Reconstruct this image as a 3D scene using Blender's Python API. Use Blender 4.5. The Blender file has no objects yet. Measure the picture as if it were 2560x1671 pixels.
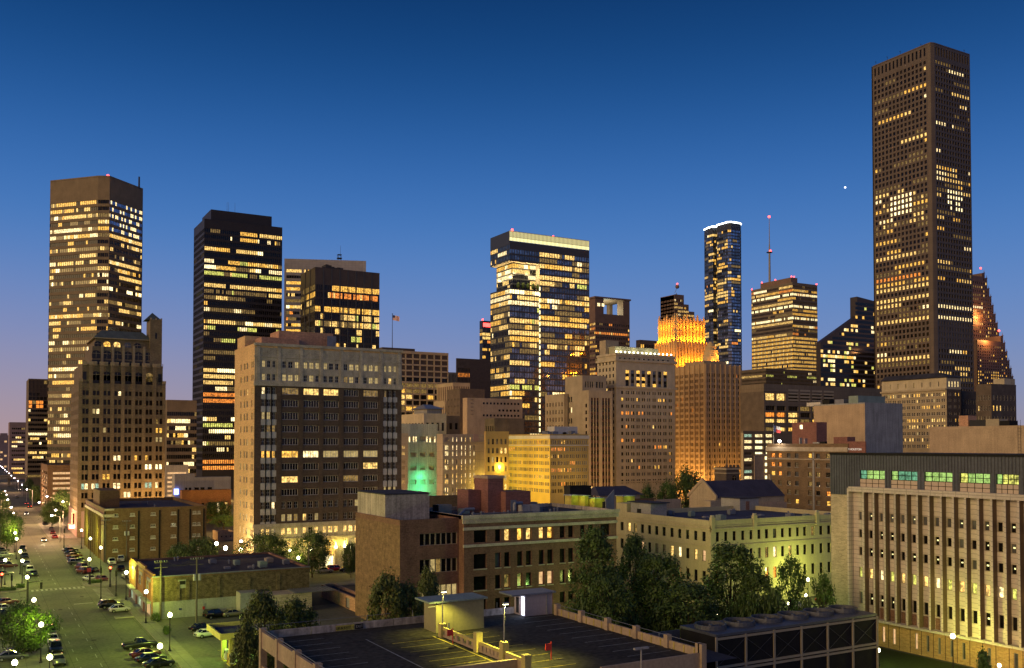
import bpy, math, random
from mathutils import Vector, Matrix
# ------------------------------------------------------------------ camera, sky, sun, exposure
S = bpy.context.scene
COL = S.collection
HC = 34.0                                   # eye height over the street, metres
FPX, CX, CY = 2350.0, 1280.0, 835.5         # focal length and centre, in photograph pixels (2560 wide)
YAW, PITCH = math.radians(29.7), math.radians(1.5)
SHIFT = 213.0
cam = bpy.data.cameras.new('camera'); camo = bpy.data.objects.new('camera', cam); COL.objects.link(camo)
cam.sensor_width = 36.0; cam.lens = 36.0 * FPX / 2560.0; cam.shift_y = SHIFT / 2560.0
cam.clip_start = 0.5; cam.clip_end = 20000
camo.location = (0, 0, HC); camo.rotation_euler = (math.radians(90) + PITCH, 0, -YAW)
S.camera = camo
S.render.resolution_x, S.render.resolution_y = 1024, 668

SUN_EL, SUN_AZ = math.radians(12.0), math.radians(-100.0)   # azimuth from +Y towards +X: the afterglow stands beyond the left edge
w = bpy.data.worlds.new('World'); S.world = w; w.use_nodes = True
nt = w.node_tree; nt.nodes.clear()
def wn(t, **k):
    n = nt.nodes.new(t)
    for a, b in k.items(): setattr(n, a, b)
    return n
out = wn('ShaderNodeOutputWorld')
tc = wn('ShaderNodeTexCoord'); sep = wn('ShaderNodeSeparateXYZ'); nt.links.new(tc.outputs['Generated'], sep.inputs[0])
ramp = wn('ShaderNodeValToRGB'); cr = ramp.color_ramp; cr.interpolation = 'B_SPLINE'
stops = [(0.0, (.33, .285, .34)), (.05, (.245, .28, .44)), (.11, (.155, .255, .525)), (.19, (.080, .215, .53)), (.27, (.034, .143, .43)), (.35, (.010, .078, .27)), (.43, (.003, .040, .155)), (1.0, (.0015, .02, .10))]
cr.elements[0].position = 0.0; cr.elements[0].color = (*stops[0][1], 1)
cr.elements[1].position = 1.0; cr.elements[1].color = (*stops[-1][1], 1)
for p, c in stops[1:-1]:
    e = cr.elements.new(p); e.color = (*c, 1)
nt.links.new(sep.outputs['Z'], ramp.inputs[0])
# warm afterglow low over the side where the sun went down
dot = wn('ShaderNodeVectorMath', operation='DOT_PRODUCT'); nt.links.new(tc.outputs['Generated'], dot.inputs[0])
dot.inputs[1].default_value = (math.sin(SUN_AZ), math.cos(SUN_AZ), 0)
mr = wn('ShaderNodeMapRange'); mr.inputs[1].default_value = -.85; mr.inputs[2].default_value = .42; nt.links.new(dot.outputs['Value'], mr.inputs[0])
mz = wn('ShaderNodeMapRange'); mz.inputs[1].default_value = .23; mz.inputs[2].default_value = -.03; nt.links.new(sep.outputs['Z'], mz.inputs[0])
mz2 = wn('ShaderNodeMath', operation='POWER'); mz2.inputs[1].default_value = 1.7; nt.links.new(mz.outputs[0], mz2.inputs[0])
mm = wn('ShaderNodeMath', operation='MULTIPLY'); nt.links.new(mr.outputs[0], mm.inputs[0]); nt.links.new(mz2.outputs[0], mm.inputs[1])
mix = wn('ShaderNodeMixRGB'); mix.inputs[2].default_value = (.56, .30, .25, 1)
nt.links.new(mm.outputs[0], mix.inputs[0]); nt.links.new(ramp.outputs[0], mix.inputs[1])
sky = wn('ShaderNodeTexSky', sky_type='NISHITA'); sky.sun_disc = False
sky.sun_elevation = SUN_EL; sky.sun_rotation = SUN_AZ
bg1 = wn('ShaderNodeBackground'); bg1.inputs[1].default_value = 1.0; nt.links.new(mix.outputs[0], bg1.inputs[0])
bg2 = wn('ShaderNodeBackground'); bg2.inputs[1].default_value = 0.0015; nt.links.new(sky.outputs[0], bg2.inputs[0])
ad = wn('ShaderNodeAddShader'); nt.links.new(bg1.outputs[0], ad.inputs[0]); nt.links.new(bg2.outputs[0], ad.inputs[1])
nt.links.new(ad.outputs[0], out.inputs[0])
sl = bpy.data.lights.new('sun', 'SUN'); sl.energy = 2.0; sl.angle = math.radians(45); sl.color = (1, .66, .27)
so = bpy.data.objects.new('sun', sl); COL.objects.link(so)
so.rotation_euler = Vector((-math.sin(SUN_AZ) * math.cos(SUN_EL), -math.cos(SUN_AZ) * math.cos(SUN_EL), -math.sin(SUN_EL))).to_track_quat('-Z', 'Y').to_euler()
S.view_settings.view_transform = 'Standard'; S.view_settings.look = 'None'; S.view_settings.exposure = 0.0; S.view_settings.gamma = 1
S.view_settings.use_curve_mapping = False
S.render.engine = 'CYCLES'
cy = S.cycles; cy.use_denoising = True; cy.max_bounces = 4; cy.diffuse_bounces = 2; cy.glossy_bounces = 2; cy.transmission_bounces = 3; cy.transparent_max_bounces = 8
cy.caustics_reflective = False; cy.caustics_refractive = False; cy.sample_clamp_indirect = 3.0; cy.sample_clamp_direct = 0
cy.use_light_tree = True
# ------------------------------------------------------------------ pixels of the photograph -> places
FW = Vector((math.sin(YAW) * math.cos(PITCH), math.cos(YAW) * math.cos(PITCH), math.sin(PITCH)))
RT = Vector((math.cos(YAW), -math.sin(YAW), 0)); UP = RT.cross(FW)
FH = Vector((math.sin(YAW), math.cos(YAW), 0))
def ray(x, y): return FW + RT * ((x - CX) / FPX) + UP * ((CY + SHIFT - y) / FPX)
def at_d(x, y, d):
    r = ray(x, y); t = d / r.dot(FH); return Vector((r.x * t, r.y * t, HC + r.z * t))
def at_z(x, y, z=0.0):
    r = ray(x, y); t = (z - HC) / r.z; return Vector((r.x * t, r.y * t, z))
def project(p):
    v = Vector(p) - Vector((0, 0, HC)); f = v.dot(FW)
    return CX + FPX * v.dot(RT) / f, CY + SHIFT - FPX * v.dot(UP) / f
# ------------------------------------------------------------------ mesh helper
class MB:
    def __init__(s): s.v = []; s.f = []; s.m = []
    def quad(s, a, b, c, d, m=0):
        n = len(s.v); s.v += [a, b, c, d]; s.f.append((n, n + 1, n + 2, n + 3)); s.m.append(m)
    def tri(s, a, b, c, m=0):
        n = len(s.v); s.v += [a, b, c]; s.f.append((n, n + 1, n + 2)); s.m.append(m)
    def box(s, x0, x1, y0, y1, z0, z1, m=0):
        n = len(s.v)
        s.v += [(x0, y0, z0), (x1, y0, z0), (x1, y1, z0), (x0, y1, z0), (x0, y0, z1), (x1, y0, z1), (x1, y1, z1), (x0, y1, z1)]
        s.f += [(n, n + 3, n + 2, n + 1), (n + 4, n + 5, n + 6, n + 7), (n, n + 1, n + 5, n + 4), (n + 1, n + 2, n + 6, n + 5), (n + 2, n + 3, n + 7, n + 6), (n + 3, n, n + 4, n + 7)]
        s.m += [m] * 6
    def prism(s, poly, z0, z1, m=0, mt=None, bottom=True):       # poly counter-clockwise, z0/z1 a number or one per corner
        k = len(poly); n = len(s.v)
        a = z0 if hasattr(z0, '__len__') else [z0] * k; b = z1 if hasattr(z1, '__len__') else [z1] * k
        s.v += [(p[0], p[1], a[i]) for i, p in enumerate(poly)] + [(p[0], p[1], b[i]) for i, p in enumerate(poly)]
        for i in range(k):
            j = (i + 1) % k; s.f.append((n + i, n + j, n + k + j, n + k + i)); s.m.append(m)
        s.f.append(tuple(n + k + i for i in range(k))); s.m.append(m if mt is None else mt)
        if bottom: s.f.append(tuple(n + k - 1 - i for i in range(k))); s.m.append(m)
    def tube(s, p0, p1, r0, r1=None, n=8, m=0, cap=True):
        r1 = r0 if r1 is None else r1
        p0, p1 = Vector(p0), Vector(p1); ax = (p1 - p0).normalized()
        a = ax.orthogonal().normalized(); b = ax.cross(a); k = len(s.v)
        for p, r in ((p0, r0), (p1, r1)):
            for i in range(n):
                t = 2 * math.pi * i / n; s.v.append(tuple(p + (a * math.cos(t) + b * math.sin(t)) * r))
        for i in range(n):
            j = (i + 1) % n; s.f.append((k + i, k + j, k + n + j, k + n + i)); s.m.append(m)
        if cap:
            s.f.append(tuple(k + n - 1 - i for i in range(n))); s.m.append(m); s.f.append(tuple(k + n + i for i in range(n))); s.m.append(m)
    def ball(s, c, rx, ry, rz, nu=10, nv=6, m=0):
        k = len(s.v); cx_, cy_, cz_ = c
        for j in range(nv + 1):
            ph = -math.pi / 2 + math.pi * j / nv
            for i in range(nu):
                t = 2 * math.pi * i / nu; s.v.append((cx_ + rx * math.cos(ph) * math.cos(t), cy_ + ry * math.cos(ph) * math.sin(t), cz_ + rz * math.sin(ph)))
        for j in range(nv):
            for i in range(nu):
                q = (i + 1) % nu; s.f.append((k + j * nu + i, k + j * nu + q, k + (j + 1) * nu + q, k + (j + 1) * nu + i)); s.m.append(m)
    def mesh(s, name, mats, smooth=False):
        me = bpy.data.meshes.new(name); me.from_pydata([tuple(p) for p in s.v], [], s.f)
        for k in mats: me.materials.append(M(k) if isinstance(k, str) else k)
        if len(mats) > 1: me.polygons.foreach_set('material_index', s.m)
        if smooth: me.polygons.foreach_set('use_smooth', [True] * len(s.f))
        me.update(); return me
    def build(s, name, mats, parent=None, loc=(0, 0, 0), rz=0.0, smooth=False):
        if isinstance(mats, str): mats = [mats]
        return put(name, s.mesh(name, mats, smooth), parent, loc, rz)
def put(name, data, parent=None, loc=(0, 0, 0), rz=0.0):
    o = bpy.data.objects.new(name, data); COL.objects.link(o)
    o.location = loc
    if rz: o.rotation_euler = (0, 0, rz)
    if parent is not None: o.parent = parent
    return o
def thing(name, label, cat, loc=(0, 0, 0), rz=0.0, group=None):
    return tag(put(name, None, None, loc, rz), label, cat, group)
USED = set()
def tag(o, label, cat, group=None):
    o['label'] = label; o['category'] = cat
    if group: o['group'] = group
    USED.add(label)
    return o
def structure(o): o['kind'] = 'structure'; return o
def copy_tree(o, parent=None):
    c = o.copy(); COL.objects.link(c)
    if parent is not None: c.parent = parent
    for ch in KIDS.get(o.name, [k for k in o.children]): copy_tree(ch, c)
    return c
KIDS = {}
# ------------------------------------------------------------------ materials
MATS = {}
def M(k): return MATS[k]
def new_mat(key):
    m = bpy.data.materials.new(key); m.use_nodes = True; MATS[key] = m
    return m, m.node_tree, m.node_tree.nodes['Principled BSDF']
def paint(key, col, rough=.8, var=.25, scale=.6, fine=6.0, metal=0.0, streak=0.0, bump=0.0, spec=.3, brick=None, grid=None):
    """plain coloured surface with blotchy wear; brick/grid give mortar or panel joints of (w, h)"""
    m, t, b = new_mat(key); L = t.links.new
    tcn = t.nodes.new('ShaderNodeTexCoord')
    n1 = t.nodes.new('ShaderNodeTexNoise'); n1.inputs['Scale'].default_value = scale; n1.inputs['Detail'].default_value = 5; L(tcn.outputs['Object'], n1.inputs['Vector'])
    n2 = t.nodes.new('ShaderNodeTexNoise'); n2.inputs['Scale'].default_value = fine; n2.inputs['Detail'].default_value = 3; L(tcn.outputs['Object'], n2.inputs['Vector'])
    mx = t.nodes.new('ShaderNodeMath'); mx.operation = 'ADD'; L(n1.outputs[0], mx.inputs[0]); L(n2.outputs[0], mx.inputs[1])
    src = mx.outputs[0]
    if streak:
        mp = t.nodes.new('ShaderNodeMapping'); mp.inputs['Scale'].default_value = (1.2, 1.2, .05); L(tcn.outputs['Object'], mp.inputs[0])
        n3 = t.nodes.new('ShaderNodeTexNoise'); n3.inputs['Scale'].default_value = 1.5; n3.inputs['Detail'].default_value = 4; L(mp.outputs[0], n3.inputs['Vector'])
        ma = t.nodes.new('ShaderNodeMath'); ma.operation = 'MULTIPLY_ADD'; ma.inputs[1].default_value = streak; L(n3.outputs[0], ma.inputs[0]); L(src, ma.inputs[2]); src = ma.outputs[0]
    rg = t.nodes.new('ShaderNodeMapRange'); c0 = 1.0 + streak * .5
    rg.inputs[1].default_value = c0 - .4; rg.inputs[2].default_value = c0 + .4; rg.inputs[3].default_value = max(.05, 1 - var * 1.45); rg.inputs[4].default_value = 1 + var * 1.3; L(src, rg.inputs[0])
    mul = t.nodes.new('ShaderNodeMixRGB'); mul.blend_type = 'MULTIPLY'; mul.inputs[0].default_value = 1; mul.inputs[1].default_value = (*col, 1); L(rg.outputs[0], mul.inputs[2])
    cout = mul.outputs[0]
    if brick or grid:
        bw, bh = brick or grid
        # wall coordinates: run along the wall, height
        br = t.nodes.new('ShaderNodeTexBrick'); br.inputs['Scale'].default_value = 1
        br.inputs['Brick Width'].default_value = bw; br.inputs['Row Height'].default_value = bh
        br.inputs['Mortar Size'].default_value = .018 if brick else .05; br.offset = .5 if brick else 0.0
        k1, k2 = (.8, 1.2) if brick else (.93, 1.06)
        br.inputs['Color1'].default_value = (k1,) * 3 + (1,); br.inputs['Color2'].default_value = (k2,) * 3 + (1,); br.inputs['Mortar'].default_value = ((1.25,) * 3 if brick else (.6,) * 3) + (1,)
        sp = t.nodes.new('ShaderNodeSeparateXYZ'); L(tcn.outputs['Object'], sp.inputs[0])
        sm = t.nodes.new('ShaderNodeMath'); sm.operation = 'ADD'; L(sp.outputs[0], sm.inputs[0]); L(sp.outputs[1], sm.inputs[1])
        cb = t.nodes.new('ShaderNodeCombineXYZ'); L(sm.outputs[0], cb.inputs[0]); L(sp.outputs[2], cb.inputs[1]); L(cb.outputs[0], br.inputs['Vector'])
        m2 = t.nodes.new('ShaderNodeMixRGB'); m2.blend_type = 'MULTIPLY'; m2.inputs[0].default_value = 1; L(cout, m2.inputs[1]); L(br.outputs['Color'], m2.inputs[2]); cout = m2.outputs[0]
    L(cout, b.inputs['Base Color']); b.inputs['Roughness'].default_value = rough; b.inputs['Metallic'].default_value = metal
    b.inputs['Specular IOR Level'].default_value = spec
    if bump:
        bp = t.nodes.new('ShaderNodeBump'); bp.inputs['Strength'].default_value = bump; bp.inputs['Distance'].default_value = .05; L(n2.outputs[0], bp.inputs['Height']); L(bp.outputs[0], b.inputs['Normal'])
    return m
def ground_mat(key, col, joint=None, rough=.75, var=.35, spec=.4, dark=.55):
    """street surface seen from above: blotches, oil, tyre-dark lanes and optional slab joints (w, l)"""
    m, t, b = new_mat(key); L = t.links.new
    tcn = t.nodes.new('ShaderNodeTexCoord')
    n1 = t.nodes.new('ShaderNodeTexNoise'); n1.inputs['Scale'].default_value = .09; n1.inputs['Detail'].default_value = 8; n1.inputs['Roughness'].default_value = .65; L(tcn.outputs['Object'], n1.inputs['Vector'])
    n2 = t.nodes.new('ShaderNodeTexNoise'); n2.inputs['Scale'].default_value = 1.7; n2.inputs['Detail'].default_value = 5; L(tcn.outputs['Object'], n2.inputs['Vector'])
    ad_ = t.nodes.new('ShaderNodeMath'); ad_.operation = 'ADD'; L(n1.outputs[0], ad_.inputs[0]); L(n2.outputs[0], ad_.inputs[1])
    rg = t.nodes.new('ShaderNodeMapRange'); rg.inputs[1].default_value = .65; rg.inputs[2].default_value = 1.35; rg.inputs[3].default_value = 1 - var; rg.inputs[4].default_value = 1 + var; L(ad_.outputs[0], rg.inputs[0])
    mul = t.nodes.new('ShaderNodeMixRGB'); mul.blend_type = 'MULTIPLY'; mul.inputs[0].default_value = 1; mul.inputs[1].default_value = (*col, 1); L(rg.outputs[0], mul.inputs[2]); co = mul.outputs[0]
    if joint:
        br = t.nodes.new('ShaderNodeTexBrick'); br.offset = 0; br.inputs['Scale'].default_value = 1; br.inputs['Brick Width'].default_value = joint[0]; br.inputs['Row Height'].default_value = joint[1]
        br.inputs['Mortar Size'].default_value = .045; br.inputs['Color1'].default_value = (.92, .92, .92, 1); br.inputs['Color2'].default_value = (1.08, 1.08, 1.08, 1); br.inputs['Mortar'].default_value = (dark, dark, dark, 1)
        L(tcn.outputs['Object'], br.inputs['Vector'])
        m2 = t.nodes.new('ShaderNodeMixRGB'); m2.blend_type = 'MULTIPLY'; m2.inputs[0].default_value = 1; L(co, m2.inputs[1]); L(br.outputs[0], m2.inputs[2]); co = m2.outputs[0]
    L(co, b.inputs['Base Color']); b.inputs['Roughness'].default_value = rough; b.inputs['Specular IOR Level'].default_value = spec
    return m
def lit(key, col, st, contrast=.78, scale=1.1):
    """a lit room behind glass: bright near the ceiling, broken up by furniture, blinds and walls"""
    m, t, b = new_mat(key); L = t.links.new
    g = t.nodes.new('ShaderNodeNewGeometry')
    n1 = t.nodes.new('ShaderNodeTexNoise'); n1.inputs['Scale'].default_value = scale; n1.inputs['Detail'].default_value = 5; n1.inputs['Roughness'].default_value = .8; L(g.outputs['Position'], n1.inputs['Vector'])
    rg = t.nodes.new('ShaderNodeMapRange'); rg.inputs[1].default_value = .40; rg.inputs[2].default_value = .60; rg.inputs[3].default_value = 1 - contrast; rg.inputs[4].default_value = 1 + contrast; L(n1.outputs[0], rg.inputs[0])
    mu = t.nodes.new('ShaderNodeMath'); mu.operation = 'MULTIPLY'; mu.inputs[1].default_value = st * 1.25; L(rg.outputs[0], mu.inputs[0])
    b.inputs['Base Color'].default_value = (.02, .02, .02, 1); b.inputs['Roughness'].default_value = .2
    b.inputs['Emission Color'].default_value = (*col, 1); L(mu.outputs[0], b.inputs['Emission Strength'])
    m.cycles.emission_sampling = 'NONE'
    return m
def glow(key, col, st, sample=False):
    m, t, b = new_mat(key); b.inputs['Base Color'].default_value = (.5, .5, .5, 1)
    b.inputs['Emission Color'].default_value = (*col, 1); b.inputs['Emission Strength'].default_value = st
    if not sample: m.cycles.emission_sampling = 'NONE'
    return m
def glass(key, col, rough=.08, spec=.5, metal=0.0):
    m, t, b = new_mat(key); L = t.links.new
    g = t.nodes.new('ShaderNodeNewGeometry'); n1 = t.nodes.new('ShaderNodeTexNoise'); n1.inputs['Scale'].default_value = .35; n1.inputs['Detail'].default_value = 2; L(g.outputs['Position'], n1.inputs['Vector'])
    rg = t.nodes.new('ShaderNodeMapRange'); rg.inputs[1].default_value = .3; rg.inputs[2].default_value = .7; rg.inputs[3].default_value = .4; rg.inputs[4].default_value = 1.6; L(n1.outputs[0], rg.inputs[0])
    mul = t.nodes.new('ShaderNodeMixRGB'); mul.blend_type = 'MULTIPLY'; mul.inputs[0].default_value = 1; mul.inputs[1].default_value = (*col, 1); L(rg.outputs[0], mul.inputs[2])
    L(mul.outputs[0], b.inputs['Base Color']); b.inputs['Roughness'].default_value = rough; b.inputs['Specular IOR Level'].default_value = spec; b.inputs['Metallic'].default_value = metal
    return m
lit('lit_warm', (1, .62, .17), 1.0); lit('lit_gold', (1, .52, .08), .95); lit('lit_white', (1, .76, .36), 1.3); lit('lit_orange', (1, .30, .04), .9)
lit('lit_green', (.74, .72, .14), .8); lit('lit_dim', (.62, .38, .10), .28); lit('lit_cool', (.55, .85, .6), .5); lit('lit_hot', (1, .82, .42), 2.0, .5)
lit('lit_blind', (.80, .58, .22), .45, .35); lit('lit_bright_green', (.50, .8, .20), .6, .5); lit('lit_teal', (.22, .62, .34), .42, .6); lit('lit_peach', (1, .58, .26), .65, .25)
glass('glass_dark', (.009, .008, .008), .12, .28); glass('glass_brown', (.020, .015, .009), .15, .25); glass('glass_blue', (.05, .07, .12), .05, .9); glass('glass_mirror', (.24, .22, .22), .05, .6, .75); glass('glass_sky', (.30, .40, .55), .06, .8, .55)
glass('glass_grey', (.10, .10, .10), .1, .6); glass('blind_tan', (.20, .17, .11), .5, .2)
# ------------------------------------------------------------------ buildings
RNG = random.Random(11)
WARM = (('lit_warm', 5), ('lit_white', 2), ('lit_gold', 2), ('lit_dim', 4), ('lit_hot', .6))
GOLD = (('lit_gold', 6), ('lit_warm', 4), ('lit_dim', 3), ('lit_orange', 1), ('lit_hot', .5))
PALE = (('lit_white', 4), ('lit_warm', 4), ('lit_green', 1), ('lit_dim', 3), ('lit_hot', 1))
AMBER = (('lit_orange', 4), ('lit_gold', 5), ('lit_warm', 2))
LIME = (('lit_green', 4), ('lit_warm', 5), ('lit_white', 2), ('lit_dim', 3))
def pick(pal, r):
    s = sum(w_ for _, w_ in pal); x = r.random() * s
    for k, w_ in pal:
        x -= w_
        if x <= 0: return k
    return pal[0][0]
WMESH = {}
def window_mesh(w_, h, dep, mat, frame, nx, ny, fr):
    key = (round(w_, 2), round(h, 2), round(dep, 2), mat); fk = (round(w_, 2), round(h, 2), round(dep, 2), frame, nx, ny)
    me = WMESH.get(key); mf = WMESH.get(fk)
    if me is None:
        b = MB(); b.quad((0, dep, 0), (w_, dep, 0), (w_, dep, h), (0, dep, h), 0); me = WMESH[key] = b.mesh('window', [mat])
    if frame and mf is None:
        b = MB()
        if frame:
            y0, y1 = dep - min(.12, dep * .6), dep - .01
            b.box(0, fr, y0, y1, 0, h); b.box(w_ - fr, w_, y0, y1, 0, h); b.box(fr, w_ - fr, y0, y1, 0, fr); b.box(fr, w_ - fr, y0, y1, h - fr, h)
            for i in range(1, nx): u = w_ * i / nx; b.box(u - fr * .4, u + fr * .4, y0 + .01, y1, fr, h - fr)
            for j in range(1, ny): v = h * j / ny; b.box(fr, w_ - fr, y0 + .02, y1, v - fr * .4, v + fr * .4)
        mf = WMESH[fk] = b.mesh('frame', [frame])
    return me, mf
def text_mesh(name, curve, parent, loc):
    t_ = bpy.data.objects.new('tmp_text', curve); COL.objects.link(t_); dg = bpy.context.evaluated_depsgraph_get(); me = bpy.data.meshes.new_from_object(t_.evaluated_get(dg)); bpy.data.objects.remove(t_)
    me.materials.clear(); me.materials.append(curve.materials[0]); return put(name, me, parent, loc)
class Face:
    def __init__(s, B, p0, p1, z0, z1):
        s.B = B; s.p0 = Vector((p0[0], p0[1])); s.p1 = Vector((p1[0], p1[1])); s.L = (s.p1 - s.p0).length
        s.e = (s.p1 - s.p0) / s.L; s.n = Vector((s.e.y, -s.e.x)); s.rz = math.atan2(s.e.y, s.e.x); s.z0, s.z1 = z0, z1
    def uv(s, x, y):
        r = ray(x, y); k = s.n.x * r.x + s.n.y * r.y; t = (s.n.x * s.p0.x + s.n.y * s.p0.y) / k
        p = Vector((r.x * t, r.y * t)); return (p - s.p0).dot(s.e), HC + r.z * t
    def u(s, x): return s.uv(x, 1000)[0]
    def z(s, x, y): return s.uv(x, y)[1]
    def us(s, *xs): return [(s.u(a), s.u(b)) for a, b in xs]
    def zs(s, x, *ys): return [(s.z(x, b), s.z(x, a)) for a, b in ys]     # (top, bottom) pixels -> (low, high)
    def loc(s, u=0.0, v=0.0, out=0.0):
        q = s.p0 + s.e * u + s.n * out; o = s.B.root.location; return (q.x - o.x, q.y - o.y, v)
    def wall(s, mats, zones, dep=.35, name='wall'):
        """zones: dicts u0 u1 v0 v1 [m] [holes=(cols, rows)] [win=dict] [panes=(cols, rows)] that tile the face"""
        b = MB()
        for zn in zones:
            m = zn.get('m', 0); u0, u1, v0, v1 = zn['u0'], zn['u1'], zn['v0'], zn['v1']; dp = zn.get('dep', dep)
            if u1 - u0 < .02 or v1 - v0 < .02: continue
            if 'cols' not in zn:
                b.quad((u0, 0, v0), (u1, 0, v0), (u1, 0, v1), (u0, 0, v1), m); continue
            cols = sorted((max(a, u0), min(c, u1)) for a, c in zn['cols'] if c > u0 + .05 and a < u1 - .05)
            rows = sorted((max(a, v0), min(c, v1)) for a, c in zn['rows'] if c > v0 + .05 and a < v1 - .05)
            bands = [(u0, u1)] if zn.get('band') else cols
            skip = zn.get('skip', ())
            ub = [u0] + [q for c in bands for q in c] + [u1]; vv = v0
            for (r0, r1) in rows:
                if r0 - vv > .001: b.quad((u0, 0, vv), (u1, 0, vv), (u1, 0, r0), (u0, 0, r0), zn.get('ms', m))
                for i in range(0, len(ub), 2):
                    if ub[i + 1] - ub[i] > .001: b.quad((ub[i], 0, r0), (ub[i + 1], 0, r0), (ub[i + 1], 0, r1), (ub[i], 0, r1), m)
                for (a, c) in bands:
                    b.quad((a, 0, r0), (c, 0, r0), (c, dp, r0), (a, dp, r0), m); b.quad((a, dp, r1), (c, dp, r1), (c, 0, r1), (a, 0, r1), m)
                    b.quad((a, 0, r0), (a, dp, r0), (a, dp, r1), (a, 0, r1), m); b.quad((c, dp, r0), (c, 0, r0), (c, 0, r1), (c, dp, r1), m)
                vv = r1
            if v1 - vv > .001: b.quad((u0, 0, vv), (u1, 0, vv), (u1, 0, v1), (u0, 0, v1), m)
            wd = zn.get('win')
            if wd: s.windows(cols, rows, dp, **wd)
        o = b.build(name, mats, s.B.root, s.loc(), s.rz); return o
    def windows(s, cols, rows, dep, p=.3, pal=WARM, dark=('glass_dark',), frame=None, nx=1, ny=1, fr=.07, keep=.7, spread=.3, fn=None, seed=None):
        r = random.Random(seed) if seed is not None else RNG
        nr = len(rows)
        for j, (v0, v1) in enumerate(rows):
            pr = min(1, max(0, p + r.gauss(0, spread) * min(1, 2.5 * p))) if p > 0 else 0
            rowpal = pick(pal, r); cur = None
            for i, (u0, u1) in enumerate(cols):
                if cur is None or r.random() > keep:
                    cur = (rowpal if r.random() < .55 else pick(pal, r)) if r.random() < pr else None
                    state = cur if cur else r.choice(dark)
                    cur = state
                k = cur
                if fn:
                    q = fn(nr - 1 - j, i)            # row counted from the top, column from the left
                    if q == 'dark': k = r.choice(dark)
                    elif q: k = q
                s.B.wins.append((s, u0, v0, u1 - u0, v1 - v0, dep, k, frame, nx, ny, fr))
    def strip(s, name, mat, u0, u1, v0, v1, out=.2, back=.0):
        b = MB(); b.box(u0, u1, -out, back + .02, v0, v1); return b.build(name, mat, s.B.root, s.loc(), s.rz)
def span(a, b, n, frac):
    """n openings of share frac, evenly spaced from a to b"""
    p = (b - a) / n; return [(a + p * (i + .5 - frac / 2), a + p * (i + .5 + frac / 2)) for i in range(n)]
class Bld:
    def __init__(s, name, label, cx, ytop, d, xl, xr, z1=None, z0=0.0, rot=0.0, cat='building', group=None, wl=None, wr=None):
        c = at_d(cx, ytop, d); s.z1 = c.z if z1 is None else z1; s.z0 = z0
        s.ex = Vector((math.cos(rot), math.sin(rot))); s.ey = Vector((-math.sin(rot), math.cos(rot)))
        s.c = Vector((c.x, c.y)); s.d = d
        s.Lx = wr if wr else s.hit(xr, ytop, s.ex); s.Ly = wl if wl else s.hit(xl, ytop, s.ey)
        s.root = thing(name, label, cat, (c.x, c.y, 0), 0, group); s.wins = []; s.rot = rot
        s.S = Face(s, s.c, s.c + s.ex * s.Lx, z0, s.z1); s.W = Face(s, s.c + s.ey * s.Ly, s.c, z0, s.z1)
        BLDS.append(s)
    def hit(s, x, y, dr):
        r = ray(x, y); det = dr.x * -r.y + r.x * dr.y
        return (-s.c.x * -r.y + -r.x * s.c.y) / det if abs(det) > 1e-9 else 10
    def xy(s, a, b): q = s.c + s.ex * a + s.ey * b; return (q.x - s.root.location.x, q.y - s.root.location.y)
    def block(s, name, mat, a0, a1, b0, b1, z0, z1, parent=None):
        b = MB(); b.box(a0, a1, b0, b1, z0, z1); return b.build(name, mat, parent or s.root, (0, 0, 0), s.rot)
    def shell(s, mat, roofmat='roof_dark', para=.8, th=.4, back=True):
        """rear walls, roof deck and parapet"""
        X, Y, z = s.Lx, s.Ly, s.z1
        if back:
            b = MB(); b.quad((X, 0, s.z0), (X, Y, s.z0), (X, Y, z), (X, 0, z)); b.quad((X, Y, s.z0), (0, Y, s.z0), (0, Y, z), (X, Y, z)); b.build('rear_wall', mat, s.root, (0, 0, 0), s.rot)
        b = MB(); b.quad((.02, .02, z - para), (X - .02, .02, z - para), (X - .02, Y - .02, z - para), (.02, Y - .02, z - para)); b.build('roof', roofmat, s.root, (0, 0, 0), s.rot)
        if para > .05:
            b = MB(); t = th
            # inner faces and coping of the parapet
            for (x0, x1, y0, y1) in ((0, X, 0, t), (0, X, Y - t, Y), (0, t, t, Y - t), (X - t, X, t, Y - t)):
                b.box(x0 - .03, x1 + .03, y0 - .03, y1 + .03, z - para + .01, z + .06)
            b.build('parapet', mat, s.root, (0, 0, 0), s.rot)
    def finish(s, cap=300):
        ws = s.wins
        if not ws: return
        def score(q):
            f = q[0]; o = f.p0 + f.e * (q[1] + q[3] / 2); z = q[2] + q[4] / 2
            x, y = project((o.x, o.y, z)); ins = -20 < x < 2580 and -20 < y < 1690
            return (not ins, -q[3] * q[4] * (1 if y < 1200 else .8), -z)
        if len(ws) > cap: ws = sorted(ws, key=score)
        for (f, u, v, w_, h, dep, mat, frame, nx, ny, fr) in ws[:cap]:
            me, mf = window_mesh(w_, h, dep, mat, frame, nx, ny, fr); o = bpy.data.objects.new('window', me); COL.objects.link(o)
            o.location = f.loc(u, v); o.rotation_euler = (0, 0, f.rz); o.parent = s.root
            if mf is not None: q = bpy.data.objects.new('frame', mf); COL.objects.link(q); q.parent = o
        if len(ws) > cap:
            b = MB(); keys = []
            ox, oy = s.root.location.x, s.root.location.y
            for (f, u, v, w_, h, dep, mat, frame, nx, ny, fr) in ws[cap:]:
                if mat not in keys: keys.append(mat)
                a = f.p0 + f.e * u - f.n * dep; c = a + f.e * w_
                b.quad((a.x - ox, a.y - oy, v), (c.x - ox, c.y - oy, v), (c.x - ox, c.y - oy, v + h), (a.x - ox, a.y - oy, v + h), keys.index(mat))
            o = b.build('window', keys, s.root); o['kind'] = 'stuff'
BLDS = []
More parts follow.
